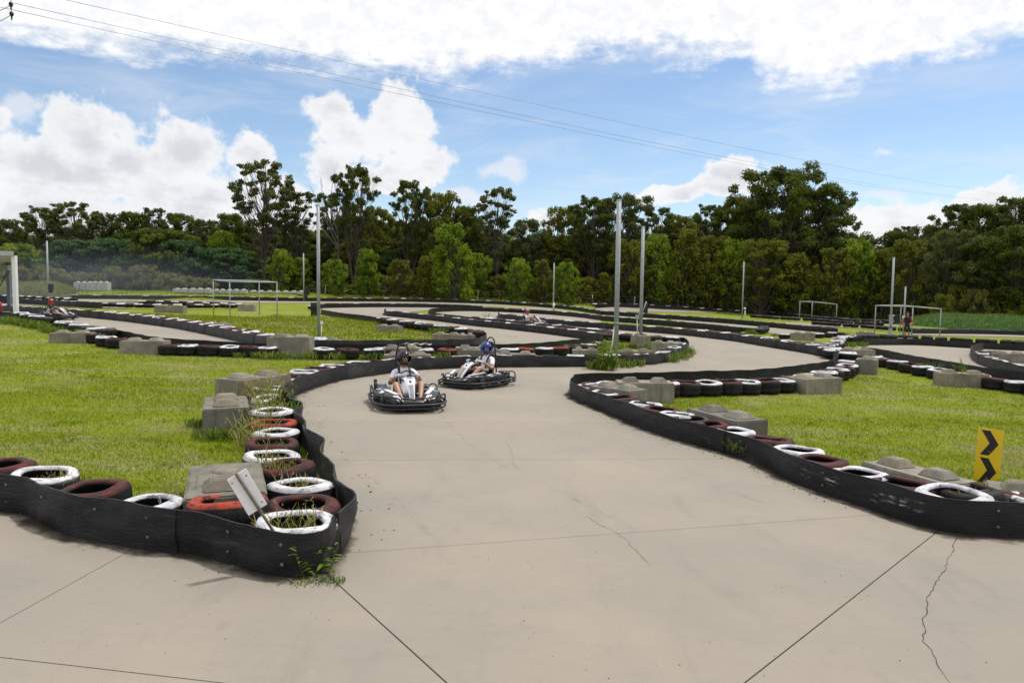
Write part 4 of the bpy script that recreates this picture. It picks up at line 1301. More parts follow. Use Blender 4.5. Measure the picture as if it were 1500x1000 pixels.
def uv(x, y):
    # zoomed photograph pixels -> panel coordinates
    A = np.array([[650 - 383, 328 - 383], [225 - 172, 740 - 172]], float)
    s_ = np.linalg.solve(A, np.array([x - 383, y - 172], float))
    return float(s_[0]), float(1 - s_[1])
for ch in ([(417, 200), (507, 217), (592, 355), (490, 450), (400, 432), (500, 335)],
           [(400, 458), (490, 478), (570, 620), (468, 713), (378, 690), (475, 590)],
           [(372, 718), (455, 738), (470, 762), (392, 745)]):
    mb = MB(); mb.prism([uv(*p) for p in ch], .0008, .0025, fn=sg); mb.build('chevron', M_INK, root)
mb = MB(); mb.tube([sg(.5, -.45, -.03), sg(.5, .9, -.03)], .02, 6); mb.build('stake', M_WOOD, root)
for u_, v_ in ((.5, .62), (.5, .18)):
    mb = MB(); c = sg(u_, v_, .003); mb.ball(c, .008, 8, 4); mb.build('rivet', M_STEEL, root)

ref = at(404, 779, .27)
root = empty('leaning_sign', ref)
tag(root, 'blank white board on a leaning wooden stake, standing in the corner tyre', 'sign board')
foot = at_h(404, 781, ref); top = at_h(361, 684, ref) + Vector((-.02, -.12, 0))
ax = (top - foot)
c4 = [at_h(x, y, ref) + Vector((-.02, -.12, 0)) * f for x, y, f in ((346, 697, .95), (374, 682, 1), (397.5, 735, .5), (370, 754, .42))]
O = sum(c4, Vector()) / 4
eu = ((c4[1] - c4[0]) + (c4[2] - c4[3])) / 2; ev = ((c4[0] - c4[3]) + (c4[1] - c4[2])) / 2
nn = eu.cross(ev).normalized()
if nn.y > 0: nn = -nn
def sg2(u, v, q): return O + eu * (u - .5) + ev * (v - .5) + nn * q - ref
mb = MB(); mb.prism([(0, 0), (1, 0), (1, 1), (0, 1)], -.02, -.013, fn=sg2); mb.build('board', M_SIGNW, root)
foot_l = foot - ref - ax.normalized() * .2
mb = MB()
a_, b_ = sg2(.5, 1.05, .006), sg2(.5, -.1, .006)
dirn = (b_ - a_).normalized()
u_ = dirn.cross(Vector((0, 1, 0))).normalized(); v_ = dirn.cross(u_).normalized()
hw = .008
e_ = foot_l
mb.hexa([e_ + u_ * hw * s + v_ * hw * t for s, t in ((-1, -1), (1, -1), (1, 1), (-1, 1))] + [a_ + u_ * hw * s + v_ * hw * t for s, t in ((-1, -1), (1, -1), (1, 1), (-1, 1))])
mb.build('stake', M_WOOD, root)
for u2, v2 in ((.12, .88), (.85, .86), (.86, .12)):
    mb = MB(); mb.ball(sg2(u2, v2, -.012), .006, 6, 4); mb.build('nail', M_BOLT, root)

# chain over the white tyre
mb = MB(); p0 = at(233, 729, .31)
CH = [Vector((-.10, .02, .312)), Vector((-.05, .0, .325)), Vector((0, -.02, .325)), Vector((.02, -.03, .30)), Vector((.025, -.04, .25)), Vector((.028, -.03, .19))]
CHs = catmull(CH, .022)
for i, p in enumerate(CHs):
    t = (CHs[min(i + 1, len(CHs) - 1)] - CHs[max(i - 1, 0)]).normalized()
    n = t.orthogonal().normalized(); b_ = t.cross(n)
    ang = (i % 2) * PI / 2
    q = n * math.cos(ang) + b_ * math.sin(ang)
    mb.tube([p + t * .017 * math.cos(a) + q * .009 * math.sin(a) for a in [2 * PI * k / 8 for k in range(8)]], .0035, 5, closed=True)
tag(mb.build('chain', M_STEEL, None, p0), 'short steel chain draped over the rim of the white tyre', 'chain')

# white sheet on the belt behind the lawn tip
p0 = at(613, 503, .38); k = FPX / p0.y
mb = MB(); nx, ny = 10, 3
vs = [((i / nx - .5) * 36 / k, (j / ny - .5) * .6, .40 + .03 * math.sin(i * 1.7 + j) - .02 * j) for j in range(ny + 1) for i in range(nx + 1)]
vs += [(a, b, c - .02) for a, b, c in vs]
N = (nx + 1) * (ny + 1)
fs = []
for j in range(ny):
    for i in range(nx):
        a = j * (nx + 1) + i
        fs += [(a, a + 1, a + nx + 2, a + nx + 1), (N + a + nx + 1, N + a + nx + 2, N + a + 1, N + a)]
bd = [j * (nx + 1) + i for j, i in [(0, i) for i in range(nx)] + [(j, nx) for j in range(ny)] + [(ny, i) for i in range(nx, 0, -1)] + [(j, 0) for j in range(ny, 0, -1)]]
fs += [(bd[i], N + bd[i], N + bd[(i + 1) % len(bd)], bd[(i + 1) % len(bd)]) for i in range(len(bd))]
mb.add(vs, fs)
tag(mb.build('plastic_sheet', M_WHT, None, p0), 'white plastic sheet lying on the tyres at the end of the middle lawn', 'sheet')

# ------------------------------------------------------------------ shelter at the left edge
p = at(24, 467.5); k = FPX / p.y
root = empty('track_shelter', p); tag(root, 'flat-roofed open shelter with white post at the left picture edge', 'shelter')
hp = (467.5 - 375) / k
mb = MB(); mb.box((0, 0, hp / 2), (.17, .17, hp)); mb.build('post', M_WHT, root)
q = at(14.5, 456) - p
hq = hp - .05
mb = MB(); mb.box((q.x, q.y, q.z + hq / 2), (.19, .19, hq)); mb.build('post', M_SHD := simple('blue_grey_paint', (.12, .14, .20), .5, .1), root)
mb = MB(); mb.box((-8.2, .1, hp / 2), (.17, .17, hp)); mb.build('post', M_SHD, root)
mb = MB()
x0, x1 = -8.5, .12
y0, y1 = -.2, q.y + .25
x2 = q.x + .12
mb.hexa([(x0, y0, hp), (x1, y0, hp), (x2, y1, hp), (x0, y1, hp), (x0, y0, hp + .42), (x1, y0, hp + .20), (x2, y1, hp + .20), (x0, y1, hp + .42)])
mb.build('roof', simple('zinc_fascia', (.42, .45, .46), .45, .1), root)
mb = MB(); mb.box((q.x - .2, q.y - .15, hp - .32), (.75, .3, .34)); lb = mb.build('lamp_box', simple('lamp_box_grey', (.26, .29, .36), .4, .1), root, bevel=.03)
mb = MB(); mb.tube([(q.x - .05, q.y - .1, q.z + hq - .7), (q.x - 1.0, q.y - .1, q.z + hq - 2.3)], .025, 6); mb.build('brace', M_BLKM, root)
mb = MB(); mb.tube([(q.x + .30, -.1, 1.0), (-.12, -.05, 0)], .04, 6); mb.build('prop', M_BLKM, root)
p = at(-2, 457); k = FPX / p.y
mb = MB(); mb.lathe([(.001, 0), (.18, 0), (.18, .5), (.14, .58), (.05, .62), (.05, .68), (.001, .68)], 14)
tag(mb.build('red_cylinder', M_REDP, None, p), 'red cylinder standing on the concrete pad at the left picture edge', 'cylinder')

# ------------------------------------------------------------------ grass mounds
def mound(name, pts, h, label, seed, mt, wdt=2.6):
    P = catmull(pts, .8)
    mb = MB(); vs = []; K = 9
    for i, p in enumerate(P):
        t = (P[min(i + 1, len(P) - 1)] - P[max(i - 1, 0)]); t.z = 0; t.normalize()
        n = Vector((-t.y, t.x, 0))
        e = min(1, i / 4, (len(P) - 1 - i) / 4) ** .6
        for j in range(K):
            u = j / (K - 1) * 2 - 1
            z = h * e * (1 - u * u) ** .8 * (1 + .25 * mnoise.noise(Vector((p.x * .35, p.y * .35, seed + j * .2))))
            c = p + n * u * wdt
            vs.append((c.x + .2 * mnoise.noise(Vector((i * .7, j, seed))), c.y, gz(c.x, c.y) - .05 + z))
    fs = [(i * K + j, i * K + j + 1, (i + 1) * K + j + 1, (i + 1) * K + j) for i in range(len(P) - 1) for j in range(K - 1)]
    mb.add(vs, fs, 0, True)
    return tag(mb.build(name, mt), label, None, None, 'structure')
M_WILD = simple('wild_grass_bank', (.075, .085, .022), .95, .45, 1.4, bmp=1.0, rnd=False)
M_BANK = simple('lush_grass_bank', (.028, .075, .008), .95, .30, 2.2, bmp=1.0, rnd=False)
mound('grass_mound', [far_at(x, 74 + x * .012) for x in (-260, -150, -60, 0, 40, 75, 100, 112)], 1.45, None, 3, M_WILD)
mound('grass_rise', [far_at(x, dpt) for x, dpt in ((60, 81), (110, 80), (180, 78.5), (250, 77), (330, 78), (400, 81), (450, 83), (500, 85))], .70, None, 8, M_LAWN, 5.0)
mound('grass_bank', [far_at(1315, 73), far_at(1370, 70), far_at(1420, 67), far_at(1500, 63), far_at(1600, 58), far_at(1760, 54)], 1.25, None, 5, M_BANK, 3.2)

# ------------------------------------------------------------------ wire fence in front of the trees
FN = [far_at(x, dpt) for x, dpt in ((-200, 94), (100, 94), (300, 93), (500, 92), (700, 92), (900, 91), (1040, 90), (1150, 88), (1250, 85), (1380, 79), (1560, 74))]
FP = catmull(FN, 1.0)
root = empty('wire_fence', FP[0]); tag(root, 'low wire fence on posts along the foot of the trees', 'fence')
pm = MB(); pm.tube([(0, 0, -.1), (0, 0, 1.25)], .055, 6); pme = pm.mesh('fence_post', simple('fence_post_grey', (.42, .42, .40), .8, .2))
d = 0; nxt = 0
for i in range(1, len(FP)):
    d += (FP[i] - FP[i - 1]).length
    if d > nxt:
        nxt += 5.0
        link('fence_post', pme, root, FP[i] - FP[0], (random.uniform(-.05, .05), random.uniform(-.05, .05), 0))
for z in (.35, .75, 1.15):
    mb = MB(); mb.tube([q - FP[0] + Vector((0, 0, z)) for q in FP[::4]], .008, 4); mb.build('wire', M_STEEL, root)

# ------------------------------------------------------------------ power line
pp = Vector((-26.5, 25.5, gz(-26.5, 25.5)))
root = empty('power_pole', pp); tag(root, 'timber power pole beyond the left picture edge carrying the overhead wires', 'power pole')
mb = MB(); mb.tube([(0, 0, -.2), (0, 0, 14.6)], [.17, .12], 12); mb.build('shaft', M_WOOD, root)
def on_ray(px, py, y): 
    d_ = pdir(px, py); return EYE + d_ * (y / d_.y)
I1, I2 = on_ray(16, 8, 25.0) , on_ray(17, 22, 25.0)
cross_y = -.2
mb = MB(); a_ = Vector((0, -.3, I1.z - pp.z + .55)); b_ = I1 - pp + Vector((.25, 0, .5)); mb.tube([a_, b_], .06, 8); mb.build('crossarm', M_WOOD, root)
ins = empty('insulator_string', I1 + Vector((0, 0, .5))); tag(ins, 'dark insulator string hanging at the top left corner under the wires', 'insulator')
for kz in range(2):
    c = (I1 if kz == 0 else I2) - I1 - Vector((0, 0, .5))
    mb = MB(); mb.lathe([(.001, .10), (.05, .09), (.07, .03), (.05, -.03), (.025, -.06), (.025, -.14), (.001, -.15)], 10, c=c); mb.build('insulator', M_BLKM, ins)
mb = MB(); mb.tube([(0, 0, .02), I2 - I1 - Vector((0, 0, .7))], .014, 6); mb.build('rod', M_STEEL, ins)
def wire(a, b, sag, label, r=.011):
    n = 60
    P = [a.lerp(b, i / n) - Vector((0, 0, sag * 4 * (i / n) * (1 - i / n))) for i in range(n + 1)]
    mb = MB(); mb.tube([p - a for p in P], r, 5)
    tag(mb.build('overhead_wire', M_STEEL, None, a), label, 'overhead wire', 'overhead wires crossing the sky')
wire(on_ray(60, -8, 25), on_ray(1520, 290, 125), 0.9, 'uppermost of the three overhead wires', .009)
wire(on_ray(16, 4, 25), on_ray(1440, 292, 125), 0.9, 'middle one of the three overhead wires, ending at the upper insulator', .009)
wire(on_ray(-8, 9, 25.3), on_ray(1436, 293, 126), 1.0, 'lowest of the three overhead wires', .009)
wire(I1, on_ray(-90, 40, 24.0), .12, 'short slack jumper wire at the upper insulator', .012)
wire(I2, on_ray(-90, 62, 24.0), .12, 'short slack jumper wire at the lower insulator', .012)
# ------------------------------------------------------------------ trees
M_BARK = simple('bark', (0.085, 0.068, 0.055), 0.9, 0.4, 5.0, bmp=0.5)
M_LEAF = {
    'gum': mat_blade('gum_leaves', (.055, .076, .022), (.135, .155, .046), (.16, .13, .045), .38),
    'dark': mat_blade('dark_leaves', (.040, .066, .012), (.110, .142, .020), (.15, .13, .025), .38),
    'olive': mat_blade('olive_leaves', (.072, .090, .011), (.170, .182, .022), (.21, .13, .028), .38),
    'young': mat_blade('young_leaves', (.100, .170, .012), (.220, .300, .026), (.24, .26, .04), .45),
    'blue': mat_blade('blue_green_leaves', (.034, .075, .030), (.085, .145, .056), (.09, .14, .04), .34),
    'shrub': mat_blade('shrub_leaves', (.100, .110, .026), (.190, .190, .048), (.24, .18, .07), .36),
}
def leaf_cloud(rng, centres, radii, per, size, flat=.75, tints=None, up=.35):
    """Leaf-sized quads spread through a set of clumps."""
    V, T = [], []
    for ci, (c, r) in enumerate(zip(centres, radii)):
        n = max(8, int(per * (r ** 2)))
        d = rng.normal(size=(n, 3)); d /= np.linalg.norm(d, axis=1)[:, None]
        rad = r * np.minimum(rng.random(n) ** .55 * 1.0 + np.abs(rng.normal(size=n)) * .10, 1.45)
        p = d * rad[:, None]
        p[:, 2] *= flat
        p += np.array(c)
        nrm = d + rng.normal(size=(n, 3)) * .55 + np.array([0, 0, up])
        nrm /= np.linalg.norm(nrm, axis=1)[:, None]
        a = np.cross(nrm, rng.normal(size=(n, 3))); a /= np.linalg.norm(a, axis=1)[:, None] + 1e-9
        b = np.cross(nrm, a)
        s = size * rng.uniform(.6, 1.3, n)[:, None]
        a = a * s; b = b * s * .5
        q = np.stack([p - a, p + b - nrm * s * .12, p + a, p - b - nrm * s * .12], 1)
        V.append(q.reshape(-1, 3))
        t = np.clip((tints[ci] if tints is not None else .4) + rng.normal(size=n) * .14, 0, 1)
        T.append(t)
    V = np.concatenate(V); T = np.concatenate(T)
    F = np.arange(len(V)).reshape(-1, 4)
    return V, F, T

def branch(mb, a, b, r0, r1, rr, seg=4, n=5, droop=.1):
    P = []
    L = (b - a).length
    o = Vector((rr.uniform(-1, 1), rr.uniform(-1, 1), rr.uniform(0, 1))) * L * .12
    for i in range(seg + 1):
        t = i / seg
        P.append(a.lerp(b, t) + o * math.sin(PI * t) + Vector((0, 0, -droop * L * math.sin(PI * t))))
    mb.tube(P, [r0 + (r1 - r0) * i / seg for i in range(seg + 1)], n, cap=False)

def make_tree(kind, seed, h, wd, leaf, per, size, clumps, crown0, rmin, rmax, stems=1, shape='egg', flat=.72, gap=0.0):
    """Returns trunk and crown meshes for a tree of height h and crown width wd, foot at the origin."""
    rr = random.Random(seed); rng = np.random.default_rng(seed)
    tb = MB()
    cents, rads, tints = [], [], []
    tops = []
    for s in range(stems):
        lean = Vector((rr.uniform(-.12, .12), rr.uniform(-.12, .12), 0)) * h * (1.6 if stems > 1 else .5)
        top = Vector((lean.x, lean.y, h * rr.uniform(.82, .93)))
        base = Vector((rr.uniform(-.15, .15), rr.uniform(-.15, .15), -.2)) * (stems - 1) + Vector((0, 0, -.15))
        r0 = h * .013 + .05
        mid = base.lerp(top, .5) + Vector((rr.uniform(-.3, .3), rr.uniform(-.3, .3), 0)) * h * .05
        P = catmull([base, mid, top], h / 9)
        tb.tube(P, [max(.02, r0 * (1 - .88 * i / (len(P) - 1))) for i in range(len(P))], 7, cap=False)
        tops.append(P)
    phi0 = rr.uniform(0, 6)
    for i in range(clumps):
        u = (i + .5) / clumps
        z = crown0 + (1 - crown0) * u ** .85
        v = (z - crown0) / (1 - crown0)
        if shape == 'egg': prof = math.sin(PI * min(1, .14 + .80 * v)) ** .6
        elif shape == 'cone': prof = (1 - v) ** .75 * .95 + .12
        elif shape == 'dome': prof = math.sqrt(max(.02, 1 - (v * .97) ** 2.2))
        elif shape == 'column': prof = math.sin(PI * min(1, .20 + .74 * v)) ** .5 * (1.08 - .28 * v)
        elif shape == 'gum': prof = .35 + .65 * math.sin(PI * min(1, .10 + .75 * v))
        a = phi0 + i * 2.39996 + rr.uniform(-.5, .5)
        rad = wd / 2 * prof * rr.uniform(.15, 1.12) ** .6
        if gap and rr.random() < gap: continue
        r = rr.uniform(rmin, rmax)
        P = tops[i % len(tops)]
        ctr = P[min(len(P) - 1, int(z * (len(P) - 1)))]
        c = Vector((ctr.x * .6 + rad * math.cos(a), ctr.y * .6 + rad * math.sin(a), min(h - r * .6, z * h + rr.uniform(-.05, .05) * h)))
        cents.append(c); rads.append(r)
        tints.append(rr.uniform(.15, .62) + (.18 if rr.random() < .18 else 0) + .12 * (z - .5))
        j = max(0, int(len(P) * max(.1, z - .18 - .25 * rad / (h * .5))))
        j = min(j, len(P) - 1)
        branch(tb, P[j], c, h * .0042 + .015, .012, rr)
        if kind in ('gum',):
            for q in range(2):
                e = c + Vector((max(-1.2, min(1.2, rr.gauss(0, .8))), max(-1.2, min(1.2, rr.gauss(0, .8))), max(-.8, min(.8, rr.gauss(.1, .5))))) * r * .8
                branch(tb, P[j].lerp(c, .6), e, .025, .01, rr, 3, 4)
                cents.append(e); rads.append(r * rr.uniform(.45, .7)); tints.append(rr.uniform(.2, .6))
    V, F, T = leaf_cloud(rng, cents, rads, per, size, flat, tints)
    tm = tb.mesh('trunk_' + kind, M_BARK)
    cm = quads_mesh('crown_' + kind, V, F, M_LEAF[leaf], T)
    return tm, cm, h, wd

KIND = {
    'gum':   [make_tree('gum', 11, 16, 7.5, 'gum', 300, .175, 58, .46, .42, .85, 2, 'gum', .62, .08), make_tree('gum', 12, 16, 6.0, 'gum', 300, .175, 48, .44, .42, .82, 1, 'gum', .62, .08),
              make_tree('gum', 13, 16, 8.5, 'dark', 290, .175, 66, .40, .45, .9, 3, 'gum', .62, .05)],
    'broad': [make_tree('broad', 21, 13, 10, 'dark', 190, .20, 130, .16, .5, 1.15, 2, 'egg', .7), make_tree('broad', 22, 13, 9, 'olive', 190, .20, 120, .16, .5, 1.1, 2, 'egg', .7),
              make_tree('broad', 23, 13, 11, 'gum', 190, .20, 130, .14, .5, 1.15, 3, 'egg', .7), make_tree('broad', 24, 13, 9, 'dark', 190, .20, 120, .10, .5, 1.05, 1, 'column', .7)],
    'big':   [make_tree('big', 31, 17, 15, 'dark', 210, .19, 230, .14, .55, 1.2, 3, 'egg', .6), make_tree('big', 32, 15, 13, 'gum', 220, .19, 170, .22, .5, 1.15, 3, 'gum', .6, .05)],
    'dome':  [make_tree('dome', 41, 8, 10, 'blue', 210, .19, 130, .06, .5, 1.0, 3, 'dome', .62), make_tree('dome', 42, 8, 9, 'dark', 210, .19, 120, .06, .5, 1.0, 3, 'dome', .62)],
    'young': [make_tree('young', 51, 7, 4.2, 'young', 250, .17, 105, .04, .30, .72, 2, 'column', .9), make_tree('young', 52, 6, 4.0, 'young', 250, .16, 90, .06, .28, .66, 3, 'egg', .9, .08),
              make_tree('young', 53, 6, 3.8, 'olive', 250, .16, 90, .06, .28, .66, 3, 'cone', .9, .06), make_tree('young', 54, 7, 4.2, 'olive', 250, .16, 100, .08, .28, .70, 4, 'egg', .85, .12)],
    'shrub': [make_tree('shrub', 61, 3, 5, 'shrub', 220, .15, 55, .05, .35, .6, 4, 'dome', .75), make_tree('shrub', 62, 3, 4.4, 'olive', 220, .15, 50, .05, .35, .6, 4, 'dome', .75)],
}
def tree(kind, v, px, depth, top_py, label, width_px=None, group=None, name=None, yaw=None):
    tm, cm, h0, w0 = KIND[kind][v]
    p = far_at(px, depth)
    d = pdir(px, top_py)
    h = EYE.z + d.z * (math.hypot(p.x, p.y) / math.hypot(d.x, d.y)) - p.z
    s = h / h0
    sx = (width_px * depth / FPX) / w0 if width_px else s
    NM = {'gum': 'gum_tree', 'broad': 'broadleaf_tree', 'big': 'broadleaf_tree', 'dome': 'round_tree', 'young': 'young_tree', 'shrub': 'shrub'}
    root = empty(name or NM[kind], p, random.uniform(0, 6.28) if yaw is None else yaw)
    root.scale = (sx, sx, s)
    link('trunk', tm, root); link('crown', cm, root)
    return tag(root, label, 'shrub' if kind == 'shrub' else 'tree', group)

random.seed(31)
G_SKY, G_BACK, G_FRONT, G_SHRUB = 'tall trees on the skyline', 'dark trees filling the wood', 'young trees at the edge of the wood', 'low shrubs at the foot of the wood'
# skyline, from left to right
SKYL = [
    ('broad', 1, -40, 96, 330, 110, 'broadleaf tree cut by the left picture edge behind the shelter'),
    ('broad', 2, 20, 97, 322, 75, 'olive-topped tree left of the bushy crown group at the far left skyline'),
    ('gum', 2, 72, 94, 306, 62, 'tree with clumpy crown, left one of the pair on the far left skyline'),
    ('gum', 0, 108, 93, 296, 66, 'highest clumpy tree on the far left skyline, above the mound pole'),
    ('broad', 2, 152, 98, 312, 62, 'dark rounded tree right of the clumpy pair at far left'),
    ('broad', 0, 200, 98, 311, 66, 'dark tree above the pale tall block row'),
    ('gum', 1, 226, 98, 305, 34, 'small spiky crown poking out of the left skyline'),
    ('broad', 3, 262, 99, 313, 66, 'dark even-topped tree left of the tall double-stemmed gum'),
    ('broad', 2, 300, 99, 322, 56, 'low dark skyline tree left of the tall double-stemmed gum'),
    ('broad', 0, 336, 98, 313, 58, 'dark tree close under the left flank of the tall double-stemmed gum'),
    ('gum', 0, 385, 90, 236, 84, 'tall double-stemmed gum with open crown, tallest on the left'),
    ('gum', 1, 436, 94, 282, 54, 'slender gum just left of the pole with white box'),
    ('gum', 2, 519, 90, 246, 66, 'tall gum right of the bare dead branches'),
    ('gum', 1, 486, 95, 284, 48, 'thin gum standing behind the bare dead branches'),
    ('broad', 1, 560, 98, 305, 60, 'brownish tree right of the tall gum behind the dead branches'),
    ('gum', 2, 602, 93, 266, 58, 'gum with tufted flat top left of the bright young column tree'),
    ('broad', 1, 640, 94, 281, 74, 'yellow-topped broadleaf tree behind the bright young column tree'),
    ('broad', 0, 684, 96, 302, 60, 'dark tree between the bright column tree and the lone open gum'),
    ('gum', 1, 728, 92, 277, 54, 'lone open gum with sky on both sides, left of centre'),
    ('broad', 2, 775, 97, 322, 72, 'low dark skyline tree in the dip right of the lone gum'),
    ('broad', 1, 828, 95, 303, 64, 'olive tree left of the tallest pole'),
    ('gum', 2, 868, 92, 291, 70, 'airy gum left of the tallest pole top'),
    ('big', 1, 902, 93, 286, 96, 'spreading gum whose crown is crossed by the tallest pole'),
    ('gum', 0, 958, 94, 302, 66, 'airy gum behind the pole with the black mat'),
    ('broad', 1, 1000, 95, 315, 62, 'olive tree between the black mat pole and the great broad tree'),
    ('gum', 2, 1046, 90, 302, 66, 'bluish gum on the left shoulder of the great broad tree'),
    ('broad', 1, 1088, 88, 288, 74, 'mid-height tree merging into the left of the great broad tree'),
    ('big', 0, 1142, 84, 247, 172, 'great broad tree, the biggest crown right of centre'),
    ('big', 1, 1200, 86, 279, 116, 'wide open-branched tree on the right side of the great broad tree'),
    ('broad', 0, 1262, 88, 350, 74, 'low dark tree in the skyline dip right of the great broad tree'),
    ('broad', 3, 1310, 84, 338, 66, 'bushy dark tree above the thin pole at right'),
    ('gum', 1, 1325, 86, 332, 40, 'small feathery gum top in the dip at right'),
    ('broad', 2, 1362, 80, 330, 74, 'dark tree left of the tall right-edge group'),
    ('gum', 2, 1398, 76, 301, 62, 'tall feathery gum at the left of the right-edge group'),
    ('broad', 0, 1440, 74, 300, 94, 'massive dark tree in the right-edge group'),
    ('gum', 0, 1478, 73, 288, 78, 'highest feathery crown of the right-edge group'),
    ('broad', 0, 1530, 72, 292, 120, 'dark tree cut by the right picture edge'),
    ('broad', 2, 1620, 70, 290, 120, 'dark tree beyond the right picture edge'),
]
for kd, v, px, dp, ty, wpx, lab in SKYL:
    tree(kd, v, px, dp + 8, ty, lab, wpx, G_SKY)
# bare dead branches beside the tall gum
def dead_tree():
    p = far_at(493, 98); rr = random.Random(5)
    root = empty('dead_tree', p); tag(root, 'bare dead branches standing above the trees left of the tall gum', 'tree', G_SKY)
    d = pdir(493, 247); h = EYE.z + d.z * 98 / d.y - p.z
    mb = MB()
    tips = [(-3.4, h * .86), (-2.0, h * .92), (-.3, h), (.8, h * .97), (1.8, h * .90), (-1.2, h * .8), (-2.8, h * .72), (1.2, h * .8)]
    tr_ = catmull([Vector((0, 0, -.1)), Vector((.3, 0, h * .3)), Vector((.1, 0, h * .62))], 1.0)
    mb.tube(tr_, [.24 - .14 * i / len(tr_) for i in range(len(tr_))], 7)
    root_mesh = mb.build('trunk', M_BARK, root)
    mb = MB()
    for x, z in tips:
        a = tr_[-1 - rr.randint(0, 4)]; b = Vector((x, rr.uniform(-1, 1), z))
        branch(mb, a, b, .075, .018, rr, 6, 5, .04)
        for q in range(5):
            s_ = a.lerp(b, rr.uniform(.4, .95)); e = s_ + Vector((rr.gauss(0, .55), rr.gauss(0, .5), rr.uniform(.3, 1.5)))
            branch(mb, s_, e, .028, .010, rr, 3, 4)
    mb.build('branches', simple('dead_wood', (.16, .14, .125), .9, .2), root)
dead_tree()
# the wood behind and below the skyline
i = 0
for px in range(-230, 1760, 34):
    dp = 114 if px < 1000 else 114 - (px - 1000) * .035
    base = np.interp(px, [-250, 0, 150, 330, 420, 560, 700, 780, 900, 1050, 1150, 1260, 1330, 1420, 1800], [335, 338, 330, 332, 318, 315, 322, 345, 322, 318, 305, 362, 358, 330, 325])
    tree('broad', (i * 7 + 1) % 4, px + random.uniform(-8, 8), dp + random.uniform(-3, 5), base + random.uniform(0, 24),
         'dark tree in the closed back rows of the wood', random.uniform(85, 110), G_BACK)
    i += 1
for px in range(-200, 1700, 40):
    dp = 105 if px < 1000 else 105 - (px - 1000) * .035
    base = np.interp(px, [-250, 0, 150, 420, 700, 780, 1000, 1260, 1400, 1800], [372, 372, 368, 352, 352, 368, 352, 384, 372, 368])
    tree('broad' if i % 3 else 'dome', (i * 5) % 4 if i % 3 else i % 2, px + random.uniform(-10, 10), dp + random.uniform(-3, 2), base + random.uniform(-10, 22),
         'mid-height dark tree inside the wood', random.uniform(70, 95), G_BACK)
    i += 1
# edge of the wood
EDGE = [
    ('dome', 0, 120, 86, 352, 120, 'blue-green rounded tree behind the grass mound'),
    ('dome', 0, 166, 85, 350, 110, 'blue-green rounded tree above the tall pale blocks'),
    ('dome', 1, 236, 84, 335, 124, 'broad dome-shaped tree with layered crown left of the bare frame'),
    ('dome', 0, 268, 83, 352, 80, 'right shoulder of the dome-shaped trees left of the bare frame'),
    ('dome', 0, 335, 84, 364, 112, 'blue-green bushy tree behind the bare frame'),
    ('young', 1, 24, 86, 358, 62, 'yellow-green tree behind the shelter post'),
    ('young', 1, 330, 87, 340, 46, 'olive young tree between dome trees and the tall double gum'),
    ('young', 1, 410, 83, 366, 34, 'bright young tree right of the bare frame'),
    ('young', 0, 441, 85, 378, 32, 'green young tree behind the thin distant pole'),
    ('young', 1, 493, 81, 381, 34, 'small bright round-crowned tree right of the pole with white box'),
    ('young', 0, 540, 83, 366, 34, 'yellowish young tree left of the bright column tree'),
    ('young', 3, 590, 83, 381, 36, 'smaller olive young tree left of the bright column tree'),
    ('young', 2, 620, 82, 376, 34, 'pointed young tree touching the bright column tree'),
    ('young', 0, 665, 80, 329, 58, 'tall bright green column-shaped tree, brightest in the wood edge'),
    ('young', 1, 700, 86, 372, 36, 'dull young tree right of the bright column tree'),
    ('young', 1, 757, 80, 379, 36, 'round young tree left of the white-footed pole'),
    ('young', 3, 796, 81, 381, 34, 'reddish-tipped young tree behind the white-footed pole'),
    ('young', 1, 831, 80, 385, 34, 'round young tree right of the white-footed pole'),
    ('young', 2, 886, 82, 400, 30, 'small young tree just left of the tallest pole'),
    ('young', 3, 925, 84, 352, 56, 'olive young tree between the two tall hairpin poles'),
    ('young', 1, 965, 83, 345, 50, 'yellow-green young tree right of the black mat pole'),
    ('young', 2, 1003, 82, 338, 56, 'reddish young tree below the olive skyline tree'),
    ('young', 3, 1040, 81, 346, 56, 'olive young tree left of the distant pole'),
    ('young', 1, 1072, 80, 352, 50, 'yellowish young tree behind the distant pole'),
    ('broad', 1, 1116, 79, 352, 84, 'dark low tree beneath the great broad tree'),
    ('young', 2, 1165, 78, 372, 56, 'olive young tree behind the far thin frames'),
    ('young', 3, 1215, 77, 364, 56, 'olive young tree right of the far thin frames'),
    ('young', 1, 1250, 78, 352, 52, 'yellow-topped young tree in the dip right of the great tree'),
    ('young', 2, 1288, 77, 366, 54, 'olive young tree left of the pole with black speaker'),
    ('young', 3, 1338, 74, 352, 60, 'olive young tree behind the marshal'),
    ('broad', 2, 1392, 73, 338, 96, 'dark leafy tree behind the left end of the right-hand bank'),
    ('broad', 3, 1436, 71, 348, 84, 'dark leafy tree behind the middle of the right-hand bank'),
    ('broad', 0, 1486, 70, 332, 100, 'dark leafy tree behind the bank at the right picture edge'),
]
for kd, v, px, dp, ty, wpx, lab in EDGE:
    tree(kd, v, px, dp + (8.5 if px < 1100 else 5.5 if px < 1360 else 3), ty, lab, wpx, G_FRONT)
# low shrubs
for px in range(-160, 1640, 27):
    if 1355 < px: dp = 73
    elif px < 300: dp = 87
    else: dp = 95 if px < 900 else 95 - (px - 900) * .024
    top = np.interp(px, [-200, 60, 130, 270, 300, 660, 740, 1000, 1300, 1700], [394, 396, 392, 396, 410, 408, 404, 408, 420, 434]) + random.uniform(-7, 9)
    tree('shrub', 0 if random.random() < (.75 if px < 320 else .35) else 1, px + random.uniform(-9, 9), dp + random.uniform(-2, 1), top, 'low olive shrub in the strip along the foot of the wood', random.uniform(40, 58), G_SHRUB)
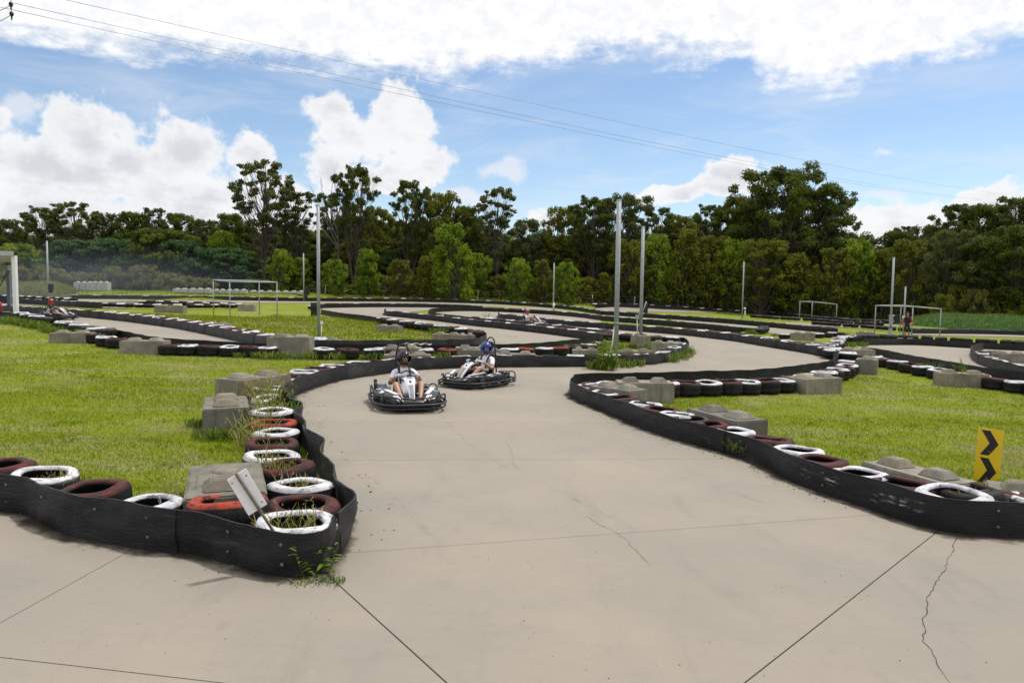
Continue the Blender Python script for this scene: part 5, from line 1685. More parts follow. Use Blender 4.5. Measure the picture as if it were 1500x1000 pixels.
# ------------------------------------------------------------------ karts (local forward is -Y)
M_KWHT = simple('kart_white', (0.66, 0.66, 0.70), 0.25, 0.05, 8.0)
M_KGRY = simple('kart_silver_grey', (0.20, 0.215, 0.24), 0.3, 0.15, 8.0)
M_KBLK = simple('kart_black', (0.010, 0.010, 0.012), 0.30, 0.25, 10.0)
M_KRED = simple('kart_magenta', (0.30, 0.015, 0.07), 0.4, 0.15, 8.0)
M_KBLU = simple('kart_blue_stripe', (0.05, 0.07, 0.30), 0.4, 0.15, 8.0)
M_TUBE = simple('bumper_tube', (0.013, 0.013, 0.014), 0.42, 0.3, 12.0)
M_SLICK = simple('slick_tyre', (0.013, 0.013, 0.013), 0.75, 0.3, 12.0)

def loft(mb, rings, m=0, caps=True, smooth=True):
    b = len(mb.v); n = len(rings[0])
    for r in rings: mb.v += [tuple(p) for p in r]
    for i in range(len(rings) - 1):
        for k in range(n):
            mb.f.append((b + i * n + k, b + i * n + (k + 1) % n, b + (i + 1) * n + (k + 1) % n, b + (i + 1) * n + k)); mb.mi.append(m); mb.sm.append(smooth)
    if caps:
        mb.f.append(tuple(b + k for k in range(n))[::-1]); mb.mi.append(m); mb.sm.append(False)
        e = b + (len(rings) - 1) * n
        mb.f.append(tuple(e + k for k in range(n))); mb.mi.append(m); mb.sm.append(False)

def rrect(cx, cz, w_, h_, r, y, n=4):
    P = []
    for sx, sz, a0 in ((1, 1, 0), (-1, 1, 90), (-1, -1, 180), (1, -1, 270)):
        for k in range(n):
            a = R(a0 + 90 * k / (n - 1))
            P.append((cx + sx * (w_ / 2 - r) + r * math.cos(a), y, cz + sz * (h_ / 2 - r) + r * math.sin(a)))
    return P

def make_kart():
    root = empty('go_kart')
    # floor and frame
    mb = MB(); mb.prism([(-.20, -.80), (.20, -.80), (.36, -.45), (.36, .70), (-.36, .70), (-.36, -.45)], .055, .07); mb.build('floor_tray', M_KBLK, root)
    mb = MB()
    for s in (-1, 1):
        mb.tube(catmull([Vector((s * .22, -.80, .085)), Vector((s * .30, -.45, .085)), Vector((s * .34, 0, .085)), Vector((s * .32, .75, .10))], .15), .016, 8)
    for y in (-.78, -.35, .2, .72):
        mb.tube([(-.32, y, .085), (.32, y, .085)], .014, 8)
    mb.build('chassis', M_TUBE, root)
    # wrap-round bumper: two rails, uprights and a raised hoop over the nose
    def rail(z, o):
        half = [(0, -.99 - o), (.30, -.985 - o), (.48, -.93 - o), (.60, -.80), (.685 + o, -.55), (.70 + o, -.10), (.70 + o, .45), (.685 + o, .72), (.60, .90), (.40, .95 + o), (0, .96 + o)]
        P = [Vector((x, y, z)) for x, y in half] + [Vector((-x, y, z)) for x, y in half[-2:0:-1]]
        out = []
        for i in range(len(P)):
            a, b, c, d = P[i - 1], P[i], P[(i + 1) % len(P)], P[(i + 2) % len(P)]
            for k in range(3):
                t = k / 3
                out.append(.5 * (2 * b + (c - a) * t + (2 * a - 5 * b + 4 * c - d) * t * t + (3 * b - a - 3 * c + d) * t ** 3))
        return out
    for z, r, o in ((.085, .019, 0), (.155, .023, .012)):
        mb = MB(); mb.tube(rail(z, o), r, 8, closed=True); mb.build('bumper_rail', M_TUBE, root)
    def stay(nm, path, r, n):
        mb = MB(); mb.tube(path, r, n); mb.build(nm, M_TUBE, root)
    stay('nose_hoop', catmull([Vector(p) for p in ((-.70, -.42, .16), (-.68, -.52, .29), (-.50, -.80, .30), (-.28, -.90, .27), (-.20, -.96, .16))], .08), .017, 8)
    stay('nose_hoop', catmull([Vector(p) for p in ((.70, -.42, .16), (.68, -.52, .29), (.50, -.80, .30), (.28, -.90, .27), (.20, -.96, .16))], .08), .017, 8)
    stay('nose_hoop', catmull([Vector(p) for p in ((-.30, -.98, .16), (-.24, -.93, .275), (-.07, -.92, .27), (0, -.925, .25), (.07, -.92, .27), (.24, -.93, .275), (.30, -.98, .16))], .06), .017, 8)
    for s in (-1, 1):
        stay('bumper_stay', catmull([Vector(p) for p in ((s * .70, .25, .16), (s * .69, .42, .34), (s * .66, .60, .36), (s * .62, .84, .30), (s * .58, .92, .16))], .08), .017, 8)
        for y in (-.3, .1, .5):
            stay('bumper_stay', [(s * .70, y, .085), (s * .71, y, .155)], .014, 6)
            stay('bumper_stay', [(s * .33, y, .085), (s * .70, y, .085)], .014, 6)
    for x in (-.42, -.15, .15, .42):
        stay('bumper_stay', [(x, -.95, .085), (x, -.965, .155)], .013, 6)
        stay('bumper_stay', [(x, -.94, .085), (x * .6, -.78, .085)], .013, 6)
    for x in (-.3, .3):
        stay('bumper_stay', [(x, .95, .085), (x, .72, .095)], .014, 6)
        stay('bumper_stay', [(x, .95, .155), (x, .95, .085)], .014, 6)
    # wheels
    for s in (-1, 1):
        for y, rad, wd, x in ((-.48, .128, .125, .535), (.52, .138, .18, .53)):
            mb = MB()
            mb.lathe([(rad * .52, -wd / 2), (rad * .86, -wd / 2), (rad * .97, -wd * .42), (rad, -wd * .25), (rad, wd * .25), (rad * .97, wd * .42), (rad * .86, wd / 2), (rad * .52, wd / 2)], 20, 0, axis='X', closed=True)
            wh = mb.build('wheel', M_SLICK, root, (s * x, y, rad))
            mb = MB()
            mb.lathe([(.012, wd * .34), (rad * .3, wd * .38), (rad * .34, wd * .16), (rad * .48, wd * .2), (rad * .545, wd * .47)], 16, 0, axis='X')
            mb.lathe([(.012, -wd * .34), (rad * .3, -wd * .38), (rad * .34, -wd * .16), (rad * .48, -wd * .2), (rad * .545, -wd * .47)], 16, 0, axis='X')
            mb.build('rim', M_KGRY, wh)
    mb = MB(); mb.tube([(-.5, .52, .138), (.5, .52, .138)], .02, 8); mb.tube([(-.5, -.48, .128), (.5, -.48, .128)], .016, 8); mb.build('axle', M_STEEL, root)
    # side pods and front pods
    for s in (-1, 1):
        mb = MB()
        loft(mb, [rrect(s * .47, .19, .16, .13, .03, -.34), rrect(s * .50, .21, .30, .20, .05, -.22), rrect(s * .51, .22, .32, .23, .06, .10), rrect(s * .50, .21, .30, .20, .05, .32), rrect(s * .48, .19, .18, .13, .03, .40)])
        sp = mb.build('side_pod', M_KBLK, root)
        mb = MB()
        mb.hexa([(s * .49, -.24, .305), (s * .60, -.24, .296), (s * .60, .24, .318), (s * .49, .24, .328), (s * .49, -.24, .317), (s * .60, -.24, .308), (s * .60, .24, .330), (s * .49, .24, .340)])
        mb.build('white_panel', M_KWHT, sp)
        mb = MB()
        loft(mb, [rrect(s * .30, .15, .18, .10, .03, -.90), rrect(s * .34, .19, .30, .17, .05, -.80), rrect(s * .37, .23, .32, .22, .06, -.62), rrect(s * .42, .25, .24, .20, .05, -.42), rrect(s * .44, .24, .14, .12, .03, -.34)])
        fp = mb.build('front_pod', M_KBLK, root)
        mb = MB()
        # white strip: leans from the outer rear corner down to the nose
        a, b_ = Vector((s * .47, -.30, .375)), Vector((s * .29, -.70, .325))
        c = Vector((s * .24, -.90, .215))
        w_ = Vector((s * .045, 0, 0))
        for (p, q) in ((a, b_),):
            mb.hexa([p - w_, p + w_, q + w_, q - w_, p - w_ + Vector((0, 0, .014)), p + w_ + Vector((0, 0, .014)), q + w_ + Vector((0, 0, .014)), q - w_ + Vector((0, 0, .014))])
        mb.build('white_stripe', M_KWHT, fp)
        mb = MB()
        p, q = Vector((s * .335, -.725, .305)), Vector((s * .245, -.905, .215))
        w2 = Vector((s * .05, 0, 0)); up_ = Vector((0, -.006, .012))
        mb.hexa([p - w2, p + w2, q + w2, q - w2, p - w2 + up_, p + w2 + up_, q + w2 + up_, q - w2 + up_], 0)
        for f0, mi in ((.28, 1), (.62, 2)):
            pp_, qq = p.lerp(q, .08), p.lerp(q, .9)
            o1 = w2 * (f0 * 2 - 1.0) + up_ * 1.01
            o2 = o1 + w2 * .22
            u2 = up_ * .16
            mb.hexa([pp_ + o1, pp_ + o2, qq + o2, qq + o1, pp_ + o1 + u2, pp_ + o2 + u2, qq + o2 + u2, qq + o1 + u2], mi)
        mb.build('nose_decal', [M_KWHT, M_KRED, M_KBLU], fp)
    mb = MB()
    loft(mb, [rrect(0, .15, .46, .08, .03, -.93), rrect(0, .17, .50, .12, .04, -.86), rrect(0, .17, .44, .12, .04, -.70)])
    mb.build('nose_cone', M_KBLK, root)
    # steering fairing with number
    mb = MB()
    def fx(w_, y, z): return [(-w_ / 2, y, z), (w_ / 2, y, z)]
    prof = [(.10, -.77, .20), (.12, -.66, .34), (.17, -.50, .49), (.23, -.37, .59), (.20, -.28, .625)]
    vs = []
    for w_, y, z in prof:
        vs += [(-w_ / 2, y + .02, z - .015), (-w_ * .28, y, z), (w_ * .28, y, z), (w_ / 2, y + .02, z - .015)]
    n4 = len(vs)
    vs += [(a, b + .018, c - .016) for a, b, c in vs]
    fs, mm = [], []
    for i in range(len(prof) - 1):
        for k in range(3):
            a = i * 4 + k
            mb.add([], []);
            fs.append((a, a + 1, a + 5, a + 4)); mm.append(1 if (k == 1 and i != 2) else 0)
            fs.append((n4 + a + 4, n4 + a + 5, n4 + a + 1, n4 + a)); mm.append(2)
        fs.append((i * 4, i * 4 + 4, n4 + i * 4 + 4, n4 + i * 4)); mm.append(0)
        fs.append((i * 4 + 3, n4 + i * 4 + 3, n4 + i * 4 + 7, i * 4 + 7)); mm.append(0)
    e = (len(prof) - 1) * 4
    fs += [(e, e + 1, n4 + e + 1, n4 + e), (e + 1, e + 2, n4 + e + 2, n4 + e + 1), (e + 2, e + 3, n4 + e + 3, n4 + e + 2)]; mm += [0, 0, 0]
    mb.v = vs; mb.f = fs; mb.mi = mm; mb.sm = [False] * len(fs)
    fa = mb.build('steering_fairing', [M_KWHT, M_KGRY, M_KBLK], root)
    # digit 9 on the fairing
    c0, ex = Vector((0, -.437, .543)), Vector((1, 0, 0)); ez = Vector((0, .14, .115)).normalized()
    nz = ez.cross(ex); nz = nz if nz.y < 0 else -nz
    mb = MB()
    pts9 = [c0 + ex * (.020 * math.cos(a)) + ez * (.020 * math.sin(a) + .012) + nz * .006 for a in [2 * PI * k / 12 for k in range(12)]]
    mb.tube(pts9, .006, 5, closed=True)
    mb.tube([c0 + ex * .020 + ez * .012 + nz * .006, c0 + ex * .018 - ez * .015 + nz * .006, c0 - ex * .004 - ez * .034 + nz * .006], .006, 5)
    mb.build('number', M_KBLK, fa)
    mb = MB(); mb.tube([(0, -.72, .13), (0, -.17, .60)], .018, 8); mb.tube([(-.06, -.62, .10), (0, -.42, .42), (.06, -.62, .10)], .012, 6); mb.build('steering_column', M_TUBE, root)
    # steering wheel
    tilt = Matrix.Rotation(R(-48), 3, 'X')
    mb = MB()
    mb.tube([tilt @ Vector((.165 * math.cos(a), 0, .150 * math.sin(a))) for a in [2 * PI * k / 24 for k in range(24)]], .016, 8, closed=True)
    for a in (R(0), R(180), R(270)):
        mb.tube([(0, 0, 0), tilt @ Vector((.16 * math.cos(a), 0, .145 * math.sin(a)))], .012, 6)
    mb.ball((0, 0, 0), .035, 10, 6)
    mb.build('steering_wheel', M_BLKM, root, (0, -.14, .615))
    # seat
    mb = MB(); prof = [(-.10, .13), (.05, .095), (.22, .085), (.36, .12), (.46, .24), (.53, .42), (.57, .56)]
    rings = []
    for i, (y, z) in enumerate(prof):
        w_ = .19 if i < 5 else .17
        lip = .12 if i < 5 else .05
        a = [(-w_ - .02, y - (.06 if i > 3 else 0), z + lip), (-w_, y, z + .03), (-w_ * .6, y, z), (w_ * .6, y, z), (w_, y, z + .03), (w_ + .02, y - (.06 if i > 3 else 0), z + lip)]
        rings.append(a + [(x, yy + .015, zz - .02) for x, yy, zz in a[::-1]])
    loft(mb, rings); mb.build('seat', M_BLKM, root)
    # hoop behind the head
    mb = MB()
    mb.tube(catmull([Vector(p) for p in ((-.19, .62, .10), (-.17, .62, .55), (-.125, .61, 1.05), (-.085, .61, 1.17), (0, .61, 1.21), (.085, .61, 1.17), (.125, .61, 1.05), (.17, .62, .55), (.19, .62, .10))], .08), .019, 8)
    mb.tube([(-.15, .62, .75), (.15, .62, .75)], .013, 6)
    hp = mb.build('roll_hoop', M_TUBE, root)
    mb = MB(); loft(mb, [rrect(0, 1.0, .20, .18, .05, .60), rrect(0, 1.0, .22, .20, .06, .575), rrect(0, 1.0, .19, .17, .05, .55)]); mb.build('headrest', M_BLKM, hp)
    # engine on the driver's right, tank on the left
    mb = MB()
    mb.box((-.46, .42, .22), (.24, .30, .18)); mb.box((-.46, .42, .33), (.26, .24, .06))
    for k in range(6):
        mb.box((-.46, .25 - .012 * k, .27), (.17 - .006 * k, .006, .15))
    mb.lathe([(.10, 0), (.10, .05), (.06, .06), (.001, .06)], 14, c=(-.46, .45, .36))
    en = mb.build('engine', M_KGRY, root, bevel=.012)
    mb = MB(); mb.tube([(-.60, .30, .16), (-.60, .30, .40), (-.60, .32, .47)], [.04, .04, .028], 10); mb.ball((-.60, .33, .485), .04, 8, 6); mb.build('air_filter', M_BLKM, en)
    mb = MB(); mb.tube([(-.585, .18, .26), (-.585, .60, .26)], .05, 10); mb.build('exhaust', M_STEEL, en)
    mb = MB(); mb.box((-.53, .12, .26), (.10, .12, .12)); mb.build('magneto_cover', M_KRED, en, bevel=.02)
    mb = MB(); loft(mb, [rrect(.45, .25, .20, .16, .04, .42), rrect(.45, .26, .24, .20, .05, .50), rrect(.45, .26, .24, .20, .05, .66), rrect(.45, .25, .20, .16, .04, .72)]); mb.build('fuel_tank', M_KBLK, root)
    mb = MB(); mb.tube([(-.35, .12, .36), (-.31, .3, .40), (-.31, .42, .40)], .03, 6); mb.box((-.315, .26, .38), (.02, .22, .20)); mb.build('side_plate', M_KWHT, root)
    for s in (-1, 1):
        mb = MB()
        mb.tube([(s * .15, -.60, .08), (s * .15, -.66, .24), (s * .10, -.66, .24)], .010, 6); mb.box((s * .13, -.665, .23), (.10, .012, .07))
        mb.build('pedal', M_STEEL, root)
    return root

# ------------------------------------------------------------------ people
M_BSHIRT = simple('black_cotton', (0.014, 0.014, 0.018), 0.9, 0.3, 9.0)
M_SHORTS_W = simple('white_shorts', (0.58, 0.57, 0.60), 0.85, 0.08, 9.0)
M_SHORTS_D = simple('dark_shorts', (0.025, 0.026, 0.032), 0.9, 0.3, 9.0)
M_ORNG = simple('orange_sleeve', (0.75, 0.085, 0.02), 0.8, 0.1, 9.0)
M_HAIR = simple('dark_hair', (0.02, 0.013, 0.009), 0.7, 0.3, 20.0)
M_GLOVE = simple('pale_glove', (0.55, 0.53, 0.60), 0.8, 0.1, 9.0)
M_SHOE = simple('pale_shoe', (0.36, 0.35, 0.27), 0.8, 0.2, 12.0)
M_TATT = simple('dark_skin_patch', (0.10, 0.05, 0.045), 0.6, 0.3, 20.0)
M_EYE = simple('eye', (0.02, 0.015, 0.012), 0.3, 0.1, 9.0)

def skin_body(name, chains, mats, parent):
    """chains: list of (points, radii, material); first point of a later chain may repeat an earlier joint."""
    V, E, RAD, idx = [], [], [], {}
    bones = []
    for P, rads, mt in chains:
        prev = None
        for i, (p, r) in enumerate(zip(P, rads)):
            key = tuple(round(c, 4) for c in p)
            if key not in idx:
                idx[key] = len(V); V.append(p); RAD.append(r)
            j = idx[key]
            if prev is not None:
                E.append((prev, j))
                m_ = mt[i - 1] if isinstance(mt, (list, tuple)) else mt
                bones.append((Vector(V[prev]), Vector(V[j]), m_, RAD[prev], RAD[j]))
            prev = j
    me = bpy.data.meshes.new(name)
    me.from_pydata([tuple(v) for v in V], E, [])
    ob = bpy.data.objects.new(name, me); COL.objects.link(ob)
    md = ob.modifiers.new('skin', 'SKIN'); md.use_smooth_shade = True; md.branch_smoothing = .6
    sv = me.skin_vertices[0].data
    for i, r in enumerate(RAD):
        sv[i].radius = (r, r) if not isinstance(r, tuple) else r
        sv[i].use_root = (i == 0)
    sb = ob.modifiers.new('sub', 'SUBSURF'); sb.levels = 2; sb.render_levels = 2
    bpy.context.view_layer.update()
    dg = bpy.context.evaluated_depsgraph_get()
    ev = ob.evaluated_get(dg)
    out = bpy.data.meshes.new_from_object(ev)
    bpy.data.objects.remove(ob)
    out.name = name
    out.materials.clear()
    for m_ in mats: out.materials.append(m_)
    for p in out.polygons:
        c = p.center; best, bi = 1e9, 0
        for a, b, m_, ra, rb in bones:
            ab = b - a; t = max(0, min(1, (c - a).dot(ab) / max(1e-9, ab.length_squared)))
            ra_ = ra if not isinstance(ra, tuple) else max(ra); rb_ = rb if not isinstance(rb, tuple) else max(rb)
            d = (c - a.lerp(b, t)).length / (ra_ + (rb_ - ra_) * t + .02)
            if d < best: best, bi = d, m_
        p.material_index = bi; p.use_smooth = True
    return link(name, out, parent)

def fingers(hand, dirv, curl, palm, size, mat_i, chains, thumb_side):
    """Four curled fingers and a thumb, each a short chain rooted in the palm."""
    d = dirv.normalized(); c = curl.normalized(); s = d.cross(c).normalized()
    for k in range(4):
        o = s * (k - 1.5) * .019 * size
        L = (.030, .036, .034, .026)[k] * size
        a = hand + o; b = a + d * L * 1.25; e = b + (d * .45 + c) .normalized() * L; f = e + (c - d * .5).normalized() * L * .75
        chains.append(([tuple(hand), tuple(a + d * .012), tuple(b), tuple(e), tuple(f)], [.026, .0115, .010, .0095, .008], mat_i))
    t0 = hand + s * thumb_side * .03; t1 = t0 + (d * .7 + s * thumb_side * .5 + c * .5).normalized() * .03; t2 = t1 + (d * .6 + c).normalized() * .026
    chains.append(([tuple(hand), tuple(t0), tuple(t1), tuple(t2)], [.026, .014, .012, .009], mat_i))

def make_head(parent, c, yaw, helmet_mat, tiltx=0.0, helmet=True):
    hd = empty('head', c); hd.parent = parent
    hd.rotation_euler = (tiltx, 0, yaw)
    mb = MB()
    mb.ball((0, 0, .01), .098, 18, 14, s=(.80, .98, 1.18))
    mb.ball((0, -.03, -.055), .062, 12, 8, s=(.92, .95, .9))
    # nose, brow, lips, ears
    mb.tube([(0, -.088, .028), (0, -.106, -.004), (0, -.112, -.018), (0, -.092, -.028)], [.010, .013, .016, .010], 8)
    for s in (-1, 1):
        mb.ball((s * .03, -.089, .040), .016, 8, 6, s=(1.3, .6, .45))
        mb.ball((s * .078, .005, .0), .026, 8, 6, s=(.35, .7, 1.1))
    mb.tube([(-.022, -.087, -.052), (0, -.093, -.050), (.022, -.087, -.052)], .007, 6, m=1)
    for s in (-1, 1):
        mb.ball((s * .031, -.0885, .024), .011, 8, 6, m=2, s=(1.2, .6, .7))
    face = mb.build('face', [M_SKIN, M_TATT, M_EYE], hd)
    if helmet:
        # full-face shell with an eye opening and a lip
        n, k = 28, 20
        bm = bmesh.new()
        bmesh.ops.create_uvsphere(bm, u_segments=n, v_segments=k, radius=.155)
        for v in bm.verts:
            x, y, z = v.co
            if z < -.03 and y < 0: y -= .028 * min(1, (-.03 - z) / .06) * (1 if y < -.04 else .4)     # chin bar
            v.co = Vector((x * .93, y * 1.08, z * (1.02 if z > 0 else 1.06) + .012))
        kill = [f for f in bm.faces if (lambda c_: (c_.y < -.045 and -.035 < c_.z < .055 and abs(c_.x) < .112) or c_.z < -.118)(f.calc_center_median())]
        bmesh.ops.delete(bm, geom=kill, context='FACES')
        me = bpy.data.meshes.new('helmet'); bm.to_mesh(me); bm.free()
        for p in me.polygons: p.use_smooth = True
        me.materials.append(helmet_mat)
        h = link('helmet', me, hd)
        md = h.modifiers.new('thick', 'SOLIDIFY'); md.thickness = .022; md.offset = -1
        mb = MB(); mb.box((.045, -.128, .088), (.05, .006, .016), M=Matrix.Rotation(R(-28), 3, 'X')); mb.build('helmet_mark', M_WHT, h)
        mb = MB(); mb.ball((-.13, -.01, .012), .014, 8, 5); mb.ball((.13, -.01, .012), .014, 8, 5); mb.build('visor_pivot', M_STEEL, h)
    else:
        mb = MB(); mb.ball((0, .012, .035), .104, 16, 10, s=(.84, 1.0, 1.05)); mb.build('hair', M_HAIR, hd)
    return hd

def make_driver(name, label, shirt, shorts, helmet_mat, yaw, gloves, arm_mat):
    root = empty(name)
    tag(root, label, 'person')
    H = lambda x, y, z: (x, y, z)
    pelvis = H(0, .24, .20); waist = H(0, .31, .33); chest = H(0, .385, .50); neckb = H(0, .415, .635); neck = H(0, .41, .73)
    mats = [M_SKIN, shirt, shorts, M_GLOVE if gloves else M_SKIN, M_SHOE, arm_mat]
    ch = [([pelvis, waist, chest, neckb], [(.15, .12), (.145, .115), (.165, .12), (.10, .08)], [2, 1, 1]),
          ([neckb, neck, H(0, .395, .80)], [(.10, .08), .058, .055], 0)]
    grip = []
    for s in (-1, 1):
        sh = H(s * .175, .40, .605); el = H(s * .295, .215, .405); wr = H(s * .215, -.055, .575); hd_ = H(s * .185, -.115, .600)
        ue = tuple(Vector(sh).lerp(Vector(el), .55))
        ch.append(([neckb, sh, ue, el], [(.10, .08), .076, .062, .046], [1, 1, 0 if s > 0 else 0]))
        fm = tuple(Vector(el).lerp(Vector(wr), .35))
        ch.append(([el, fm, wr, hd_], [.046, .047, .029, .030], [5 if s < 0 else 0, 0, 3]))
        fingers(Vector(hd_), Vector((-s * .25, -.55, .35)), Vector((-s * .3, .25, -.9)), None, 1.0, 3, ch, -s)
        hip = H(s * .10, .20, .19); kn = H(s * .245, -.20, .455); an = H(s * .165, -.56, .175); toe = H(s * .150, -.68, .235)
        th = tuple(Vector(hip).lerp(Vector(kn), .62))
        ch.append(([pelvis, hip, th, kn], [(.15, .12), .095, .078, .060], [2, 2, 0]))
        cf = tuple(Vector(kn).lerp(Vector(an), .35) + Vector((0, .012, -.01)))
        ch.append(([kn, cf, an, toe], [.060, .057, .036, (.042, .032)], [0, 0, 4]))
    skin_body('body', ch, mats, root)
    make_head(root, (0, .385, .865), yaw, helmet_mat, R(4))
    # harness straps
    for s in (-1, 1):
        mb = MB()
        P = [Vector(p) for p in ((s * .10, .50, .66), (s * .105, .42, .695), (s * .105, .335, .66), (s * .10, .262, .54), (s * .085, .225, .40))]
        P = catmull(P, .05)
        for i in range(len(P) - 1):
            a, b = P[i], P[i + 1]
            w_ = Vector((.019, 0, 0)); u = (b - a).cross(w_).normalized() * .006
            mb.hexa([a - w_ - u, a + w_ - u, b + w_ - u, b - w_ - u, a - w_ + u, a + w_ + u, b + w_ + u, b - w_ + u])
        mb.build('harness_strap', M_BLKM, root)
    return root

kart0 = make_kart()
M_HBLK = simple('helmet_gloss_black', (0.008, 0.008, 0.010), 0.14, 0.1, 6.0)
M_HBLU = simple('helmet_gloss_blue', (0.006, 0.038, 0.21), 0.18, 0.12, 6.0)
M_HRED = simple('helmet_red', (0.42, 0.03, 0.035), 0.2, 0.1, 6.0)
def place_kart(k, p, yaw, label, s=1.0):
    k.location = (p.x, p.y, p.z + .002); k.rotation_euler = (0, 0, yaw); k.scale = (s, s, s)
    tilt = math.atan(.023)
    tag(k, label, 'go-kart', 'racing karts on the track')
KARTS = [
    (596, 594, 17, 'black and white kart facing the viewer, carrying the driver in the black helmet', .87),
    (698, 564, -34, 'black and white kart turning left, driven by the blue helmet driver', .86),
    (84, 467.5, 72, 'distant kart at the far left, driven by the red helmet driver', .92),
    (780, 476.5, 62, 'distant kart in the middle of the track maze, driven by a red helmet driver', .95),
]
DRV = [
    dict(label='driver in black helmet, white polo shirt and pale shorts, gripping the wheel', shirt=simple('pale_polo', (.74, .72, .80), .85, .05, 9., bmp=.2), shorts=M_SHORTS_W, helmet_mat=M_HBLK, yaw=R(14), gloves=True, arm_mat=M_TATT),
    dict(label='driver in blue helmet and white T-shirt, looking towards the viewer', shirt=M_SHIRT, shorts=M_SHORTS_D, helmet_mat=M_HBLU, yaw=R(48), gloves=True, arm_mat=M_SKIN),
    dict(label='distant driver in red helmet in the far left kart', shirt=simple('dark_top', (.06, .06, .08), .85, .1), shorts=M_SHORTS_D, helmet_mat=M_HRED, yaw=R(-25), gloves=False, arm_mat=M_SKIN),
    dict(label='distant driver in red helmet and white shirt in the middle of the maze', shirt=M_SHIRT, shorts=M_SHORTS_D, helmet_mat=M_HRED, yaw=R(-20), gloves=False, arm_mat=M_SKIN),
]
for i, (px, py, yw, lab, s) in enumerate(KARTS):
    k = kart0 if i == 0 else copy_tree(kart0)
    p = at(px, py)
    place_kart(k, p, R(yw), lab, s)
    d = make_driver('person', DRV[i]['label'], DRV[i]['shirt'], DRV[i]['shorts'], DRV[i]['helmet_mat'], DRV[i]['yaw'], DRV[i]['gloves'], DRV[i]['arm_mat'])
    d.location = k.location; d.rotation_euler = k.rotation_euler; d.scale = [c * 1.07 for c in k.scale]
    d['group'] = 'kart drivers'

# marshal standing under the right-hand frame
def marshal():
    p = at(1328, 498); k = FPX / p.y
    root = empty('person', (p.x, p.y, p.z), R(-28))
    tag(root, 'marshal in black top with orange sleeves and shorts, standing under the right-hand frame', 'person')
    mats = [M_SKIN, M_BSHIRT, M_SHORTS_D, M_ORNG, M_SHOE]
    ch = [([(0, 0, .92), (0, 0, 1.08), (0, -.01, 1.26), (0, .0, 1.42)], [(.16, .115), (.15, .11), (.18, .12), (.10, .08)], [2, 1, 1]), ([(0, 0, 1.42), (0, 0, 1.50), (0, -.01, 1.56)], [(.10, .08), .058, .055], 0)]
    for s in (-1, 1):
        if s > 0: sh, el, wr, hd_ = (.19, 0, 1.39), (.27, .05, 1.12), (.20, -.14, 1.02), (.16, -.20, 1.02)
        else: sh, el, wr, hd_ = (-.19, 0, 1.39), (-.25, .06, 1.12), (-.22, -.03, .88), (-.22, -.05, .80)
        ch.append(([(0, 0, 1.42), sh, el], [(.10, .08), .07, .05], [1, 3]))
        ch.append(([el, wr, hd_], [.05, .036, .032], [3, 0]))
        fingers(Vector(hd_), Vector(hd_) - Vector(wr), Vector((-s * .4, -.6, -.4)), None, 1.0, 0, ch, -s)
        hip = (s * .09, 0, .90); kn = (s * .11, -.02 - .02 * s, .50); an = (s * .12, .02, .09); toe = (s * .14, -.12, .045)
        lo = tuple(Vector(hip).lerp(Vector(kn), .85))
        ch.append(([(0, 0, .92), hip, lo, kn], [(.16, .115), .098, .078, .058], [2, 2, 0]))
        ch.append(([kn, (s * .115, .01, .34), an, toe], [.058, .056, .038, (.045, .032)], [0, 0, 4]))
    skin_body('body', ch, mats, root)
    make_head(root, (0, -.015, 1.64), R(-10), None, 0, helmet=False)
    mb = MB(); mb.prism([(-.18, -.30), (.18, -.30), (.17, .30), (-.17, .30)], -.125, -.118, fn=lambda u, v, q: (u, q, 1.22 + v * .5)); mb.build('vest_front', M_BSHIRT, root)
marshal()
# ------------------------------------------------------------------ lawn blades
M_BLADE = mat_blade('lawn_blades', (.148, .196, .003), (.256, .302, .010), (.34, .295, .150), .30)
M_WEED = mat_blade('weed_leaves', (.055, .115, .012), (.13, .21, .022), (.30, .25, .08), .35)
M_STRAW = mat_blade('wispy_grass', (.14, .17, .03), (.25, .25, .06), (.36, .30, .13), .35)

